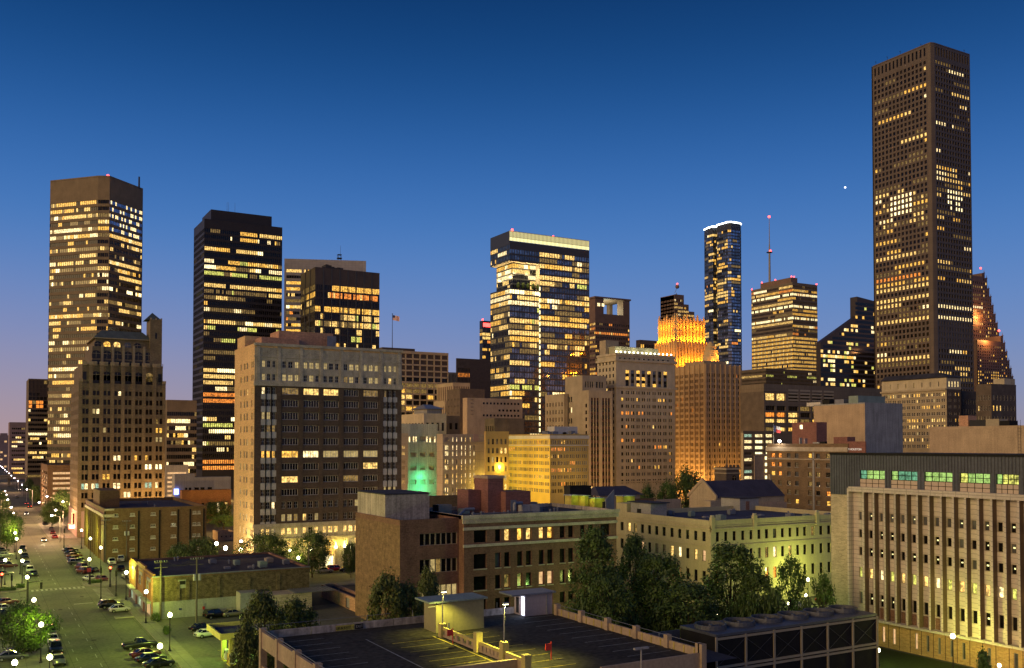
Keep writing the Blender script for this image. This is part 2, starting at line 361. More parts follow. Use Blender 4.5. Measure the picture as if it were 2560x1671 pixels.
def clutter(B, n, seed, x0=1.5, x1=None, y0=2, y1=None, z=None, big=1.0):
    """vents, hatches and small plant standing about on a roof"""
    r = random.Random(seed); x1 = B.Lx - 2 if x1 is None else x1; y1 = B.Ly - 2 if y1 is None else y1; z = B.z1 - .7 if z is None else z
    for k in range(n):
        x, y = r.uniform(x0, x1), r.uniform(y0, y1); t = r.random(); b = MB()
        if t < .4: b.tube((0, 0, 0), (0, 0, .7 * big), .16, .16, 8); b.tube((0, 0, .7 * big), (0, 0, .95 * big), .3, .12, 8); b.build('vent_pipe', 'metal_grey', B.root, (x, y, z))
        elif t < .75: w_, l_, h_ = r.uniform(.8, 1.8) * big, r.uniform(.8, 2.2) * big, r.uniform(.6, 1.4) * big; b.box(0, w_, 0, l_, .12, h_); b.box(.1, .25, .1, l_ - .1, 0, .12); b.box(w_ - .25, w_ - .1, .1, l_ - .1, 0, .12); b.tube((w_ / 2, l_ / 2, h_), (w_ / 2, l_ / 2, h_ + .12), w_ * .35, w_ * .35, 12); b.build('air_conditioner', r.choice(('metal_grey', 'frame_tan', 'metal_green')), B.root, (x, y, z))
        elif t < .9: b.box(-.6, .6, -.6, .6, 0, .4); b.build('roof_hatch', 'metal_grey', B.root, (x, y, z))
        else: b.tube((0, 0, .2), (r.uniform(3, 7), 0, .2), .08, .08, 6); b.build('roof_pipe', 'metal_grey', B.root, (x, y, z), r.choice((0, math.pi / 2)))
def solid(f, v0=None, v1=None, m=0): return dict(u0=0, u1=f.L, v0=f.z0 if v0 is None else v0, v1=f.z1 if v1 is None else v1, m=m)
def simple(f, mats, cols, rows, win, lo=None, dep=.35, band=False, u0=0, u1=None, name='wall'):
    u1 = f.L if u1 is None else u1
    f.wall(mats, [dict(u0=u0, u1=u1, v0=f.z0, v1=f.z1, cols=cols, rows=rows, win=win, band=band, ms=1 if len(mats) > 1 else 0)], dep, name)
def floors(z_low, z_high, n, frac): return span(z_low, z_high, n, frac)
paint('bark', (.07, .05, .035), .9, .3, 2, 8)
def leaf_mat(key, col):
    m, t, b = new_mat(key); L = t.links.new; tcn = t.nodes.new('ShaderNodeTexCoord'); n1 = t.nodes.new('ShaderNodeTexNoise'); n1.inputs['Scale'].default_value = .9; n1.inputs['Detail'].default_value = 3; L(tcn.outputs['Object'], n1.inputs['Vector'])
    cr_ = t.nodes.new('ShaderNodeValToRGB'); cr_.color_ramp.elements[0].position = .35; cr_.color_ramp.elements[1].position = .68
    cr_.color_ramp.elements[0].color = (col[0] * .55, col[1] * .55, col[2] * .6, 1); cr_.color_ramp.elements[1].color = (col[0] * 1.5, col[1] * 1.35, col[2] * 1.1, 1); L(n1.outputs[0], cr_.inputs[0]); L(cr_.outputs[0], b.inputs['Base Color'])
    b.inputs['Roughness'].default_value = .55; b.inputs['Specular IOR Level'].default_value = .35
leaf_mat('leaf_dark', (.062, .115, .022)); leaf_mat('leaf_olive', (.10, .135, .026)); leaf_mat('leaf_green', (.075, .15, .026))
# ------------------------------------------------------------------ wall materials
paint('stone_brown', (.225, .168, .10), .8, .22, .15, 2.5, streak=.5); paint('granite_dark', (.13, .102, .080), .6, .15, .1, 2, grid=(1.8, 3.9)); paint('stone_taupe', (.20, .155, .105), .75, .15, .1, 2, grid=(1.8, 3.9))
paint('steel_black', (.035, .03, .028), .5, .2, .2, 2); paint('panel_white', (.52, .46, .38), .6, .1, .2, 2, grid=(3, 2)); paint('bronze', (.06, .048, .038), .4, .25, .2, 2)
paint('frame_tan', (.40, .33, .22), .7, .12, .2, 2); paint('louvre_brown', (.12, .09, .07), .8, .2, .5, 4); paint('brick_dark', (.13, .10, .075), .85, .3, .3, 3)
paint('stone_buff', (.42, .34, .22), .8, .2, .2, 2.5, streak=.6); paint('stone_cream', (.52, .44, .29), .8, .2, .25, 3, streak=.6); paint('stone_grey', (.33, .31, .27), .85, .2, .2, 3, streak=.9)
paint('stone_amber', (.46, .32, .17), .8, .2, .2, 3, streak=.5); paint('red_dark', (.10, .035, .025), .6, .2, .3, 3); paint('granite_red', (.22, .135, .085), .6, .2, .2, 3)
paint('roof_dark', (.045, .045, .055), .9, .4, .25, 3); paint('roof_blue', (.05, .055, .085), .85, .5, .18, 2); paint('mullion_dark', (.05, .055, .065), .4, .1); paint('mullion_light', (.45, .43, .38), .5, .1)
paint('metal_green', (.22, .28, .24), .6, .2, .3, 3); paint('metal_grey', (.22, .23, .25), .45, .2, .4, 5, metal=.3, streak=.4); paint('pole_dark', (.03, .03, .03), .5, .2); paint('pole_grey', (.30, .29, .27), .6, .2)
glow('red_beacon', (1, .04, .03), 9); glow('crown_white', (1, .93, .40), 1.7); glow('crown_soft', (1, .90, .36), .75); glow('rim_white', (.95, 1, .95), 9); glow('strip_warm', (1, .88, .42), 2.2); glow('flood_white', (1, .97, .85), 26)
def beacon(B, x, y, z, r=.9, parent=None):
    b = MB(); b.tube((0, 0, -1.0), (0, 0, 0), r * .35, n=6, m=1); b.ball((0, 0, r * .6), r, r, r, 8, 5); return b.build('beacon', ['red_beacon', 'pole_dark'], parent or B.root, (x, y, z))
# ------------------------------------------------------------------ striped stone tower behind the gothic block (turned against the street grid)
a = math.radians(-42.5)
B = Bld('office_tower', 'tall brown stone tower with ribbon windows and a blank stone top, far left', 268, 437, 690, 126, 358, rot=math.radians(43.0))
B.c = B.c; dW = B.Ly; dS = B.Lx; ch = 8.0
pW = B.c + B.ey * dW; pa = B.c + B.ey * ch; pb = B.c + B.ex * ch * .35; pS = B.c + B.ex * dS
fs = [Face(B, pW, pa, 0, B.z1), Face(B, pa, pb, 0, B.z1), Face(B, pb, pS, 0, B.z1)]
for i, f in enumerate(fs):
    n = (24, 5, 22)[i]; zt = B.z1 - 17
    rows = floors(8, zt, 42, .56); cols = span(0, f.L, n, .78)
    f.wall(['stone_brown'], [dict(u0=0, u1=f.L, v0=0, v1=8), dict(u0=0, u1=f.L, v0=8, v1=zt, cols=cols, rows=rows, band=True, win=dict(p=.52, pal=WARM, keep=.5, spread=.4, seed=21 + i,
        dark=('glass_sky',) if False else ('glass_dark', 'glass_brown'), fn=(lambda j, c: ('glass_sky' if RNG.random() < .6 else 'lit_white') if j < 5 else None) if i == 2 else None)), dict(u0=0, u1=f.L, v0=zt, v1=B.z1)], .5)
b = MB(); o = B.root.location; poly = [(p.x - o.x, p.y - o.y) for p in (pW, pa, pb, pS, pS + B.ey * dW)]
b.prism(poly, B.z1 - 1.2, B.z1 - 1.0); b.build('roof', 'roof_dark', B.root)
b = MB(); q = pS + B.ey * dW
for p0, p1 in ((pS, q), (q, pW)): b.quad((p0.x - o.x, p0.y - o.y, 0), (p1.x - o.x, p1.y - o.y, 0), (p1.x - o.x, p1.y - o.y, B.z1), (p0.x - o.x, p0.y - o.y, B.z1))
b.build('rear_wall', 'stone_brown', B.root)
m_ = (pa + pb) / 2; beacon(B, m_.x - o.x + 3, m_.y - o.y + 3, B.z1 + .6)
b = MB(); b.tube((0, 0, 0), (0, 0, 9), .7, .6, 8); b.build('antenna', 'pole_dark', B.root, (pS.x - o.x - B.ex.x * 10 + 4, pS.y - o.y - B.ex.y * 10 + 4, B.z1 - 1))
# ------------------------------------------------------------------ black office tower
B = Bld('office_tower', 'black glass and steel tower with a flat rooftop box, left of the pale slab', 511, 547, 690, 485, 706)
z1 = B.z1
for f, n in ((B.W, 24), (B.S, 40)):
    cols = span(0, f.L, n, .74); rows = floors(14, z1 - 6, 40, .62)
    w_ = dict(p=.50 if f is B.S else .16, pal=LIME if f is B.W else (('lit_warm', 6), ('lit_white', 3), ('lit_gold', 2), ('lit_green', 2), ('lit_dim', 3), ('lit_hot', 1)), keep=.8, spread=.45, seed=31,
              fn=(lambda j, c: 'lit_orange' if j in (27, 28, 38, 39) and c < 26 else ('lit_gold' if j < 2 and 17 < c < 27 else None)) if f is B.S else None)
    f.wall(['steel_black'], [solid(f, 0, 14), dict(u0=0, u1=f.L, v0=14, v1=z1 - 6, cols=cols, rows=rows, win=w_), solid(f, z1 - 6, z1)], .4)
B.shell('steel_black', 'roof_dark', .6)
u0 = B.S.u(530); zb = at_d(530, 525, 700).z
B.block('mechanical_box', 'steel_black', u0 - 1, B.S.u(680), 4, B.Ly - 3, z1 - .5, z1 + 8.5)
for k, x in enumerate((570, 574, 590)):
    b = MB(); b.tube((0, 0, 0), (0, 0, 8), .1, .06, 5); q = B.xy(B.S.u(x), 8); b.build('antenna', 'pole_dark', B.root, (q[0], q[1], z1 + 8.5))
# ------------------------------------------------------------------ pale slab behind the bronze tower
B = Bld('office_tower', 'pale panelled slab with a blank top standing behind the bronze tower', 711, 647, 800, 706, 915, rot=math.radians(-21), wl=22)
f = B.S; z1 = B.z1; rows = floors(40, z1 - 32 * 1.0, 26, .52)
zr = f.z(740, 676); rows = floors(30, zr + 2, 30, .5)
f.wall(['panel_white'], [dict(u0=0, u1=f.L, v0=0, v1=30), dict(u0=0, u1=f.L, v0=30, v1=zr + 4, cols=span(f.u(714), f.u(752), 9, .92) + span(f.u(758), f.u(905), 30, .92), rows=rows, win=dict(p=.75, pal=GOLD, keep=.5, seed=5)), dict(u0=0, u1=f.L, v0=zr + 4, v1=z1)], .5)
f = B.W; f.wall(['panel_white'], [solid(f)])
B.shell('panel_white')
q = B.xy(B.S.u(846), 8); b = MB()
for sx in (-1, 1):
    for sy in (-1, 1): b.tube((sx * 1.5, sy * 1.5, 0), (sx * 1.2, sy * 1.2, 7), .18, n=5)
b.box(-1.8, 1.8, -1.8, 1.8, 3.2, 4.0); b.tube((1, 0, 7), (1, 0, 15), .15, .08, 5); b.box(-1.6, 1.6, -1.6, 1.6, 6.5, 7); b.build('antenna_mast', 'pole_dark', B.root, (q[0], q[1], z1 - .5))
# ------------------------------------------------------------------ bronze glass tower
B = Bld('office_tower', 'dark bronze glass tower in front of the pale slab, left of the flagpole', 788, 668, 640, 752, 949)
z1 = B.z1
for f, n in ((B.W, 12), (B.S, 36)):
    rows = floors(10, z1 - 11, 27, .74); cols = span(0, f.L, n, .88)
    fn = (lambda j, c: ('lit_gold' if j == 0 and c > 8 else ('lit_orange' if j == 1 and c > 7 and c % 5 else ('lit_green' if j in (11, 12) and RNG.random() < .6 else None)))) if f is B.S else None
    f.wall(['bronze', 'steel_black'], [solid(f, 0, 10), dict(u0=0, u1=f.L, v0=10, v1=z1 - 11, cols=cols, rows=rows, ms=1, win=dict(p=.42, pal=(('lit_gold', 4), ('lit_warm', 4), ('lit_green', 3), ('lit_dim', 5)), keep=.6, spread=.4, seed=8, fn=fn, dark=('glass_brown', 'glass_dark') if f is B.S else ('glass_brown', 'glass_grey'))), solid(f, z1 - 11, z1)], .3)
    for k in range(1, 8 if f is B.S else 3): f.strip('mullion', 'mullion_dark', f.L * k / (8 if f is B.S else 3) - .35, f.L * k / (8 if f is B.S else 3) + .35, 10, z1 - .5, .35)
B.shell('bronze')
b = MB()
for k in range(8): b.box(B.Lx * .15 + k * B.Lx * .045, B.Lx * .15 + (k + 1) * B.Lx * .045 - .02, 5, 14, z1 - .5, z1 + (1.5, 3.6, 3.2, 2.4, 1.8, 2.2, 2.0, 1.0)[k])
b.build('rooftop_plant', 'roof_dark', B.root)
# ------------------------------------------------------------------ lattice fronted office behind the flagpole
B = Bld('office_block', 'tan lattice fronted office with louvred upper rows behind the terracotta block', 960, 875, 620, 950, 1121)
f = B.S; z1 = B.z1; rows = floors(z1 - 68, z1 - 1.2, 17, .74)
fn = lambda j, c: 'louvre_brown' if j < 4 else None
f.wall(['frame_tan'], [solid(f, 0, z1 - 68), dict(u0=0, u1=f.L, v0=z1 - 68, v1=z1, cols=span(0, f.L, 9, .88), rows=rows, win=dict(p=.62, pal=(('lit_warm', 5), ('lit_dim', 4), ('lit_gold', 2), ('lit_hot', 1)), keep=.45, seed=3, fn=fn, frame='mullion_dark', nx=4, fr=.12))], 1.2)
B.W.wall(['frame_tan'], [solid(B.W)]); B.shell('frame_tan')
B.block('penthouse', 'louvre_brown', 2, B.S.u(1049), 8, B.Ly - 1 if B.Ly > 12 else 14, z1 - .5, z1 + 2.6)
q = B.xy(B.S.u(986), 4); zf = at_d(986, 875, 625).z
fl = thing('flagpole', 'tall roof flagpole with a drooping striped flag above the terracotta block', 'flagpole', (B.root.location.x + q[0], B.root.location.y + q[1], z1 + 2.6))
b = MB(); b.tube((0, 0, -2.9), (0, 0, 22), .28, .14, 8); b.ball((0, 0, 22.2), .4, .4, .4, 6, 4); b.build('pole', 'pole_dark', fl)
paint('flag_cloth', (.42, .12, .14), .9, .2)
m, t, bs = new_mat('flag_stripes'); wv = t.nodes.new('ShaderNodeTexWave'); wv.wave_type = 'BANDS'; wv.bands_direction = 'Z'; wv.inputs['Scale'].default_value = .75
tcn = t.nodes.new('ShaderNodeTexCoord'); t.links.new(tcn.outputs['Object'], wv.inputs[0]); cr2 = t.nodes.new('ShaderNodeValToRGB'); cr2.color_ramp.interpolation = 'CONSTANT'
cr2.color_ramp.elements[0].color = (.45, .08, .09, 1); cr2.color_ramp.elements[1].color = (.6, .58, .58, 1); cr2.color_ramp.elements[1].position = .5; t.links.new(wv.outputs[0], cr2.inputs[0]); t.links.new(cr2.outputs[0], bs.inputs['Base Color'])
paint('flag_blue', (.04, .05, .14), .9, .1)
b = MB()
for i in range(8):
    for j in range(4):
        def fp(i_, j_): u = i_ / 8 * 5.5; return (u * .86 + .2, math.sin(u * 1.6) * .35 - u * .3, 21.5 - 3.4 * j_ / 4 - u * .22)
        b.quad(fp(i, j), fp(i, j + 1), fp(i + 1, j + 1), fp(i + 1, j), 1 if i < 3 and j < 2 else 0)
b.build('flag', ['flag_stripes', 'flag_blue'], fl, (0, 0, 0), -YAW, True)
# ------------------------------------------------------------------ dark ribbed slab and its smaller neighbour
B = Bld('office_tower', 'dark ribbed brown slab with a row of orange windows near its top', 1142, 896, 830, 1140, 1232)
f = B.S; z1 = B.z1; uL = f.u(1175)
fn = lambda j, c: 'lit_orange' if j == 1 else ('lit_gold' if j == 7 and c > 2 else None)
f.wall(['brick_dark', 'louvre_brown'], [solid(f, 0, z1 - 70), dict(u0=0, u1=uL, v0=z1 - 70, v1=z1, cols=span(1, uL, 9, .5), rows=floors(z1 - 70, z1 - 8, 14, .8), win=dict(p=.03, seed=4, fn=fn)), dict(u0=uL, u1=f.L, v0=z1 - 70, v1=z1, m=1)], .6)
B.W.wall(['brick_dark'], [solid(B.W)]); B.shell('brick_dark')
B = Bld('office_tower', 'narrow grey ribbed block between the lattice office and the dark slab', 1119, 931, 860, 1117, 1150)
f = B.S; z1 = B.z1
f.wall(['stone_grey'], [solid(f, 0, z1 - 50), dict(u0=0, u1=f.L, v0=z1 - 50, v1=z1, cols=span(0, f.L, 9, .55), rows=[(z1 - 49, z1 - 1.5)], win=dict(p=0))], .6); B.W.wall(['stone_grey'], [solid(B.W)]); B.shell('stone_grey')
# ------------------------------------------------------------------ glass tower with a cut-out terrace and a lit crown
B = Bld('office_tower', 'large glass tower with glowing crown band and a deep lit terrace notch', 1274, 577, 648, 1226, 1473)
S_, W_ = B.S, B.W; z1 = B.z1; zo = S_.z(1300, 655); zt = S_.z(1300, 722); uN = S_.u(1349)
zc = z1 - 7
gp = (('lit_warm', 6), ('lit_gold', 5), ('lit_white', 1), ('lit_green', 1.5), ('lit_dim', 6), ('lit_hot', .5))
hot = (('lit_hot', 1.2), ('lit_white', 4), ('lit_warm', 4), ('lit_gold', 2))
fh = 4.15
def rws(a_, b_, fr=.72): n = max(1, round((b_ - a_) / fh)); return floors(a_, b_, n, fr)
seg = 2.1
zq = S_.z(1300, 870); nA = round(uN / seg); nB = round((S_.L - uN) / seg); nW = round(W_.L / seg)
gl = dict(p=.74, pal=gp, keep=.66, spread=.35, dark=('glass_mirror', 'glass_mirror', 'glass_blue'))
cA, cB, cW = span(0, uN, nA, .86), span(uN, S_.L, nB, .86), span(0, W_.L, nW, .86)
# the east part bows slightly: two facets
S_.wall(['mullion_dark'], [
    dict(u0=0, u1=uN, v0=0, v1=zq, cols=cA, rows=rws(12, zq), win=dict(gl, p=.24, seed=51)), dict(u0=0, u1=uN, v0=zq, v1=zt - 12, cols=cA, rows=rws(zq, zt - 12), win=dict(gl, p=.62, seed=59)),
    dict(u0=0, u1=uN, v0=zt - 12, v1=zt, cols=cA, rows=rws(zt - 12, zt - .5), win=dict(gl, p=.92, pal=hot, seed=52)),
    dict(u0=0, u1=uN, v0=zo, v1=zc, cols=cA, rows=rws(zo + .8, zc - 5), win=dict(gl, p=.45, seed=53)),
    dict(u0=uN, u1=S_.L, v0=0, v1=zq, cols=cB, rows=rws(12, zq), win=dict(gl, p=.2, seed=54)), dict(u0=uN, u1=S_.L, v0=zq, v1=zc, cols=cB, rows=rws(zq, zc - 5), win=dict(gl, p=.58, seed=60))], .25)
W_.wall(['mullion_dark'], [
    dict(u0=0, u1=W_.L, v0=0, v1=zt - 12, cols=cW, rows=rws(12, zt - 12), win=dict(gl, p=.68, seed=55, dark=('glass_dark', 'glass_brown'))),
    dict(u0=0, u1=W_.L, v0=zt - 12, v1=zt, cols=cW, rows=rws(zt - 12, zt - .5), win=dict(gl, p=.95, pal=hot, seed=56)),
    dict(u0=0, u1=W_.L, v0=zo, v1=z1, cols=cW, rows=rws(zo + .8, z1 - 9), win=dict(gl, p=.25, seed=57, dark=('glass_blue',)))], .25)
# set-back floors inside the notch
nb = 5.0
for f0, (p0, p1), n in ((W_, (W_.p0 + Vector((nb, 0)), Vector((B.c.x + nb, B.c.y + nb))), nW), (S_, (Vector((B.c.x + nb, B.c.y + nb)), Vector((B.c.x + uN, B.c.y + nb))), nA)):
    f = Face(B, p0, p1, zt, zo); f.wall(['mullion_dark'], [dict(u0=0, u1=f.L, v0=zt, v1=zo, cols=span(0, f.L, n, .92), rows=floors(zt + .2, zo - .2, 5, .74), win=dict(p=.95, pal=hot, seed=58))], .25, 'notch_wall')
b = MB(); b.quad((0, 0, zt), (uN, 0, zt), (uN, W_.L, zt), (0, W_.L, zt)); b.build('terrace', 'roof_dark', B.root)
b = MB(); b.quad((0, 0, zo), (0, W_.L, zo), (uN, W_.L, zo), (uN, 0, zo)); b.build('overhang', 'panel_white', B.root)
b = MB(); b.quad((uN, 0, zt), (uN, nb, zt), (uN, nb, zo), (uN, 0, zo)); b.build('notch_side', 'panel_white', B.root)
for (u, v) in ((8, 2), (18, 2), (28, 2), (2.0, 14), (2.0, 30)):
    l = bpy.data.lights.new('terrace_lamp', 'POINT'); l.energy = 3500; l.color = (1, .72, .3); l.shadow_soft_size = .4; put('terrace_lamp', l, B.root, (u, v, zt + 12 if v < 5 else zt + 10))
for k in range(6):
    b = MB(); b.ball((0, 0, 2.6), 1.4, 1.4, 2.2, 7, 5); b.tube((0, 0, 0), (0, 0, 2), .25, n=5, m=1); b.build('terrace_tree', ['leaf_dark', 'bark'], B.root, (8 + k * 4.0, 1.7, zt))
# glowing crown behind fins
f = S_; b = MB(); b.box(0.2, f.L, .3, .8, zc + .4, zc + 2.7); b.build('crown_light', 'crown_white', B.root, f.loc(), f.rz); b = MB(); b.box(0.2, f.L, .35, .8, zc + 2.72, z1 - .3); b.build('crown_screen', 'crown_soft', B.root, f.loc(), f.rz)
b = MB()
for k in range(61): u = f.L * k / 60; b.box(u - .12, u + .12, -.1, .28, zc, z1)
b.box(0, f.L, -.15, .3, z1 - .3, z1); b.box(0, f.L, -.15, .3, zc + 2.6, zc + 2.8); b.build('crown_frame', 'mullion_light', B.root, f.loc(), f.rz)
b = MB(); b.quad((0, 0, zc), (B.Lx, 0, zc), (B.Lx, B.Ly, zc), (0, B.Ly, zc)); b.build('roof', 'roof_dark', B.root)
b = MB(); b.quad((B.Lx, 0, 0), (B.Lx, B.Ly, 0), (B.Lx, B.Ly, zc), (B.Lx, 0, zc)); b.quad((B.Lx, B.Ly, 0), (0, B.Ly, 0), (0, B.Ly, zt), (B.Lx, B.Ly, zt)); b.quad((B.Lx, B.Ly, zt), (nb, B.Ly, zt), (nb, B.Ly, zo), (B.Lx, B.Ly, zo)); b.quad((B.Lx, B.Ly, zo), (0, B.Ly, zo), (0, B.Ly, zc), (B.Lx, B.Ly, zc)); b.build('rear_wall', 'glass_blue', B.root)
# vertical lit fin line
b = MB()
zz = 34.0
while zz < zt:
    b.box(uN - .28, uN + .28, -.6, -.05, zz, zz + 2.6); zz += fh
b.build('light_strip', 'strip_warm', B.root)
beacon(B, 3.0, 1.5, z1 + .5); beacon(B, B.Lx * .55, 1.5, z1 - .2, .7)
# darker sliver tower with red lamps to its left
B = Bld('office_tower', 'slim blue glass tower with red roof lamps peeking out beside the glowing crown tower', 1206, 802, 860, 1199, 1262)
z1 = B.z1
for f, n in ((B.W, 3), (B.S, 14)): simple(f, ['mullion_dark'], span(0, f.L, n, .9), floors(20, z1 - 7, 34, .7), dict(p=.35, pal=GOLD, keep=.6, dark=('glass_blue',), seed=61), dep=.25)
B.shell('mullion_dark'); f = B.S
for k in range(6):
    b = MB(); b.box(f.L * (.04 + k * .055), f.L * (.075 + k * .055), -.3, .1, z1 - 5.5, z1 - 2); b.build('red_panel', 'red_beacon', B.root, f.loc(), f.rz)
beacon(B, .5, .5, z1 + .4)
# ------------------------------------------------------------------ tower with an open frame at its top
B = Bld('office_tower', 'brown tower whose roof slab rides on corner piers over an open gap', 1488, 741, 900, 1440, 1574)
z1 = B.z1; zg = B.S.z(1520, 786); zr = B.S.z(1520, 748)
for f, n in ((B.W, 14), (B.S, 18)):
    Fq = Face(B, f.p0, f.p1, 0, zg); Fq.wall(['granite_red'], [solid(Fq, 0, 30), dict(u0=0, u1=f.L, v0=30, v1=zg - 8, cols=span(0, f.L, n, .66), rows=floors(30, zg - 8, 28, .5), win=dict(p=.55, pal=(('lit_gold', 5), ('lit_orange', 2), ('lit_warm', 3), ('lit_dim', 2)), keep=.6, seed=71)), solid(Fq, zg - 8, zg)], .4)
X, Y = B.Lx, B.Ly; pw = X * .24
for (x0, x1, y0, y1) in ((0, pw, 0, pw), (X - pw * .8, X, 0, pw), (0, pw * .5, Y - pw * .5, Y), (X - pw * .4, X, Y - pw * .5, Y)): B.block('corner_pier', 'granite_red', x0, x1, y0, y1, zg, zr)
B.block('roof_slab', 'granite_red', -1, X + 1, -1, Y + 1, zr, z1); b = MB(); b.quad((0, 0, zg - .5), (X, 0, zg - .5), (X, Y, zg - .5), (0, Y, zg - .5)); b.build('terrace', 'roof_dark', B.root)
for k in (.3, .7):
    l = bpy.data.lights.new('terrace_lamp', 'POINT'); l.energy = 9000; l.color = (.9, 1, .72); l.shadow_soft_size = .5; put('terrace_lamp', l, B.root, (X * .5, Y * k, zg + 5))
b = MB(); b.quad((X, 0, 0), (X, Y, 0), (X, Y, zg), (X, 0, zg)); b.quad((X, Y, 0), (0, Y, 0), (0, Y, zg), (X, Y, zg)); b.build('rear_wall', 'granite_red', B.root)
for k, x0 in enumerate((1494, 1505)):
    uu = B.S.u(x0); B.S.strip('lit_opening', 'lit_white', uu, uu + 3, zg + 7, zg + 10, .15)
# ------------------------------------------------------------------ stepped red granite tower behind the golden crown
B = Bld('office_tower', 'stepped red granite tower with a rooftop radar ball behind the golden crown', 1686, 738, 900, 1651, 1711)
z1 = B.z1; steps = ((1711, 738), (1723, 760), (1737, 777), (1745, 800))
for k, (xr, yt) in enumerate(steps):
    zt_ = B.S.z(xr - 4, yt + (0, 2, 3, 3)[k]); L0 = 0 if k == 0 else B.S.u(steps[k - 1][0]); L1 = B.S.u(xr)
    f = Face(B, B.c + B.ex * L0, B.c + B.ex * L1, 0, zt_); n = 11 if k == 0 else 4
    f.wall(['granite_red'], [solid(f, 0, 90), dict(u0=0, u1=f.L, v0=90, v1=zt_, cols=span(0, f.L, n, .6), rows=[q for q in floors(90, z1 - 3, 24, .55) if q[1] < zt_ - 1], win=dict(p=.6, pal=WARM, keep=.6, seed=80 + k))], .4)
    B.block('roof', 'granite_red', L0, L1, .5, B.Ly, 90, zt_ - .3)
f = B.W; f.wall(['granite_red'], [solid(f, 0, 90), dict(u0=0, u1=f.L, v0=90, v1=z1, cols=span(0, f.L, 9, .5), rows=floors(90, z1 - 3, 24, .55), win=dict(p=.22, pal=GOLD, seed=85))], .4)
b = MB(); b.tube((0, 0, 0), (0, 0, 4), .8, .3, 6, 1); b.tube((-2, 0, 4), (1, 0, 9), .25, .2, 5, 1); b.ball((1.2, 0, 10), 2.0, 2.0, 2.0, 10, 7, 0); b.build('radar_ball', ['granite_red', 'pole_grey'], B.root, (9, 8, z1))
beacon(B, 10.2, 8, z1 + 12.3, .8)
# ------------------------------------------------------------------ tall blue glass tower with a glowing white rim
B = Bld('office_tower', 'tall dark blue glass tower outlined by a bright white rim', 1823, 556, 1130, 1751, 1861)
z1 = B.z1; o = B.root.location; c = B.c; ex, ey = B.ex, B.ey; Y, X = B.Ly, B.Lx
pts = [c + ey * Y + ex * 9, c + ey * (Y * .93) + ex * 3, c + ey * (Y * .72), c + ey * (Y * .56), c + ey * (Y * .56) + ex * 5, c + ey * (Y * .42) + ex * 5, c + ey * (Y * .42), c + ey * 3, c + ex * 3, c + ex * X * .72, c + ex * X * .93 + ey * 4, c + ex * X + ey * 12]
for k in range(len(pts) - 1):
    p0, p1 = pts[k], pts[k + 1]; f = Face(B, p0, p1, 0, z1); n = max(1, round(f.L / 2.6)); side = k >= 7
    f.wall(['mullion_dark'], [solid(f, 0, 60), dict(u0=0, u1=f.L, v0=60, v1=z1 - 8, cols=span(0, f.L, n, .88), rows=floors(60, z1 - 8, 60, .68), win=dict(p=.16 if side else .26, pal=GOLD, keep=.62, spread=.5, dark=('glass_mirror', 'glass_sky') if side else ('glass_blue', 'glass_dark', 'glass_mirror'), seed=90 + k % 3,
        fn=(lambda j, c_: 'lit_warm' if j in (19, 20) else None) if k in (0, 1, 2, 4, 6) else None)), solid(f, z1 - 8, z1)], .3)
poly = [(p.x - o.x, p.y - o.y) for p in pts] + [(c + ex * X + ey * Y - Vector((o.x, o.y)))[:]]
b = MB(); b.prism(poly, z1 - 1, z1 - .6); b.build('roof', 'roof_dark', B.root)
b = MB(); q0 = pts[-1]; q1 = c + ex * X + ey * Y; q2 = pts[0]
for p0, p1 in ((q0, q1), (q1, q2)): b.quad((p0.x - o.x, p0.y - o.y, 0), (p1.x - o.x, p1.y - o.y, 0), (p1.x - o.x, p1.y - o.y, z1), (p0.x - o.x, p0.y - o.y, z1))
b.build('rear_wall', 'glass_blue', B.root)
b = MB()
for k in range(len(pts) - 1): b.tube((pts[k].x - o.x, pts[k].y - o.y, z1 + .8), (pts[k + 1].x - o.x, pts[k + 1].y - o.y, z1 + .8), .75, n=6)
b.build('light_rim', 'rim_white', B.root)
# ------------------------------------------------------------------ banded tan tower with a mast and its lower front block
B = Bld('office_tower', 'banded tan tower with amber rows, red roof lamps and a tall thin mast', 1981, 706, 1000, 1878, 2043)
z1 = B.z1
for f, n in ((B.W, 34), (B.S, 30)):
    fn = lambda j, c_: ((('lit_gold', 'lit_gold', 'lit_warm')[c_ % 3] if RNG.random() < .93 else None) if 12 < j < 25 else ('lit_hot' if j in (2, 5, 8) and RNG.random() < .8 else None)) if (j in (2, 5, 8) or 12 < j < 25) else None
    f.wall(['stone_taupe'], [solid(f, 0, 60), dict(u0=0, u1=f.L, v0=60, v1=z1, cols=span(0, f.L, n, .74), rows=floors(60, z1 - 2, 34, .58), win=dict(p=.55, pal=GOLD, keep=.8, spread=.5, seed=101, fn=fn))], .4)
B.shell('stone_taupe')
u0, u1 = 6, B.Lx * .55; B.block('penthouse', 'granite_red', u0 - 4, B.S.u(2003), 4, B.Ly * .8, z1 - .5, z1 + 6)
for (x, y, dz) in ((.5, B.Ly - .5, 0), (B.Lx - .5, .5, 0), (B.S.u(1995), 4.2, 6), (3, 4.2, 6), (3, B.Ly * .78, 6), (3, B.Ly * .45, 6)): beacon(B, x, y, z1 + dz + .5, .75)
q = B.xy(2, B.Ly * .62); zm = at_d(1928, 530, 1015).z
mo = thing('antenna_mast', 'thin red-lamped broadcast mast rising from the banded tan tower', 'mast', (B.root.location.x + q[0] + 3, B.root.location.y + q[1], z1 - .8))
b = MB(); H_ = zm - z1; b.tube((0, 0, 0), (0, 0, H_ * .5), 1.3, 1.0, 8); b.tube((0, 0, H_ * .5), (0, 0, H_ * .62), 1.0, .6, 8); b.tube((0, 0, H_ * .62), (0, 0, H_), .55, .3, 6); b.build('pole', 'pole_grey', mo)
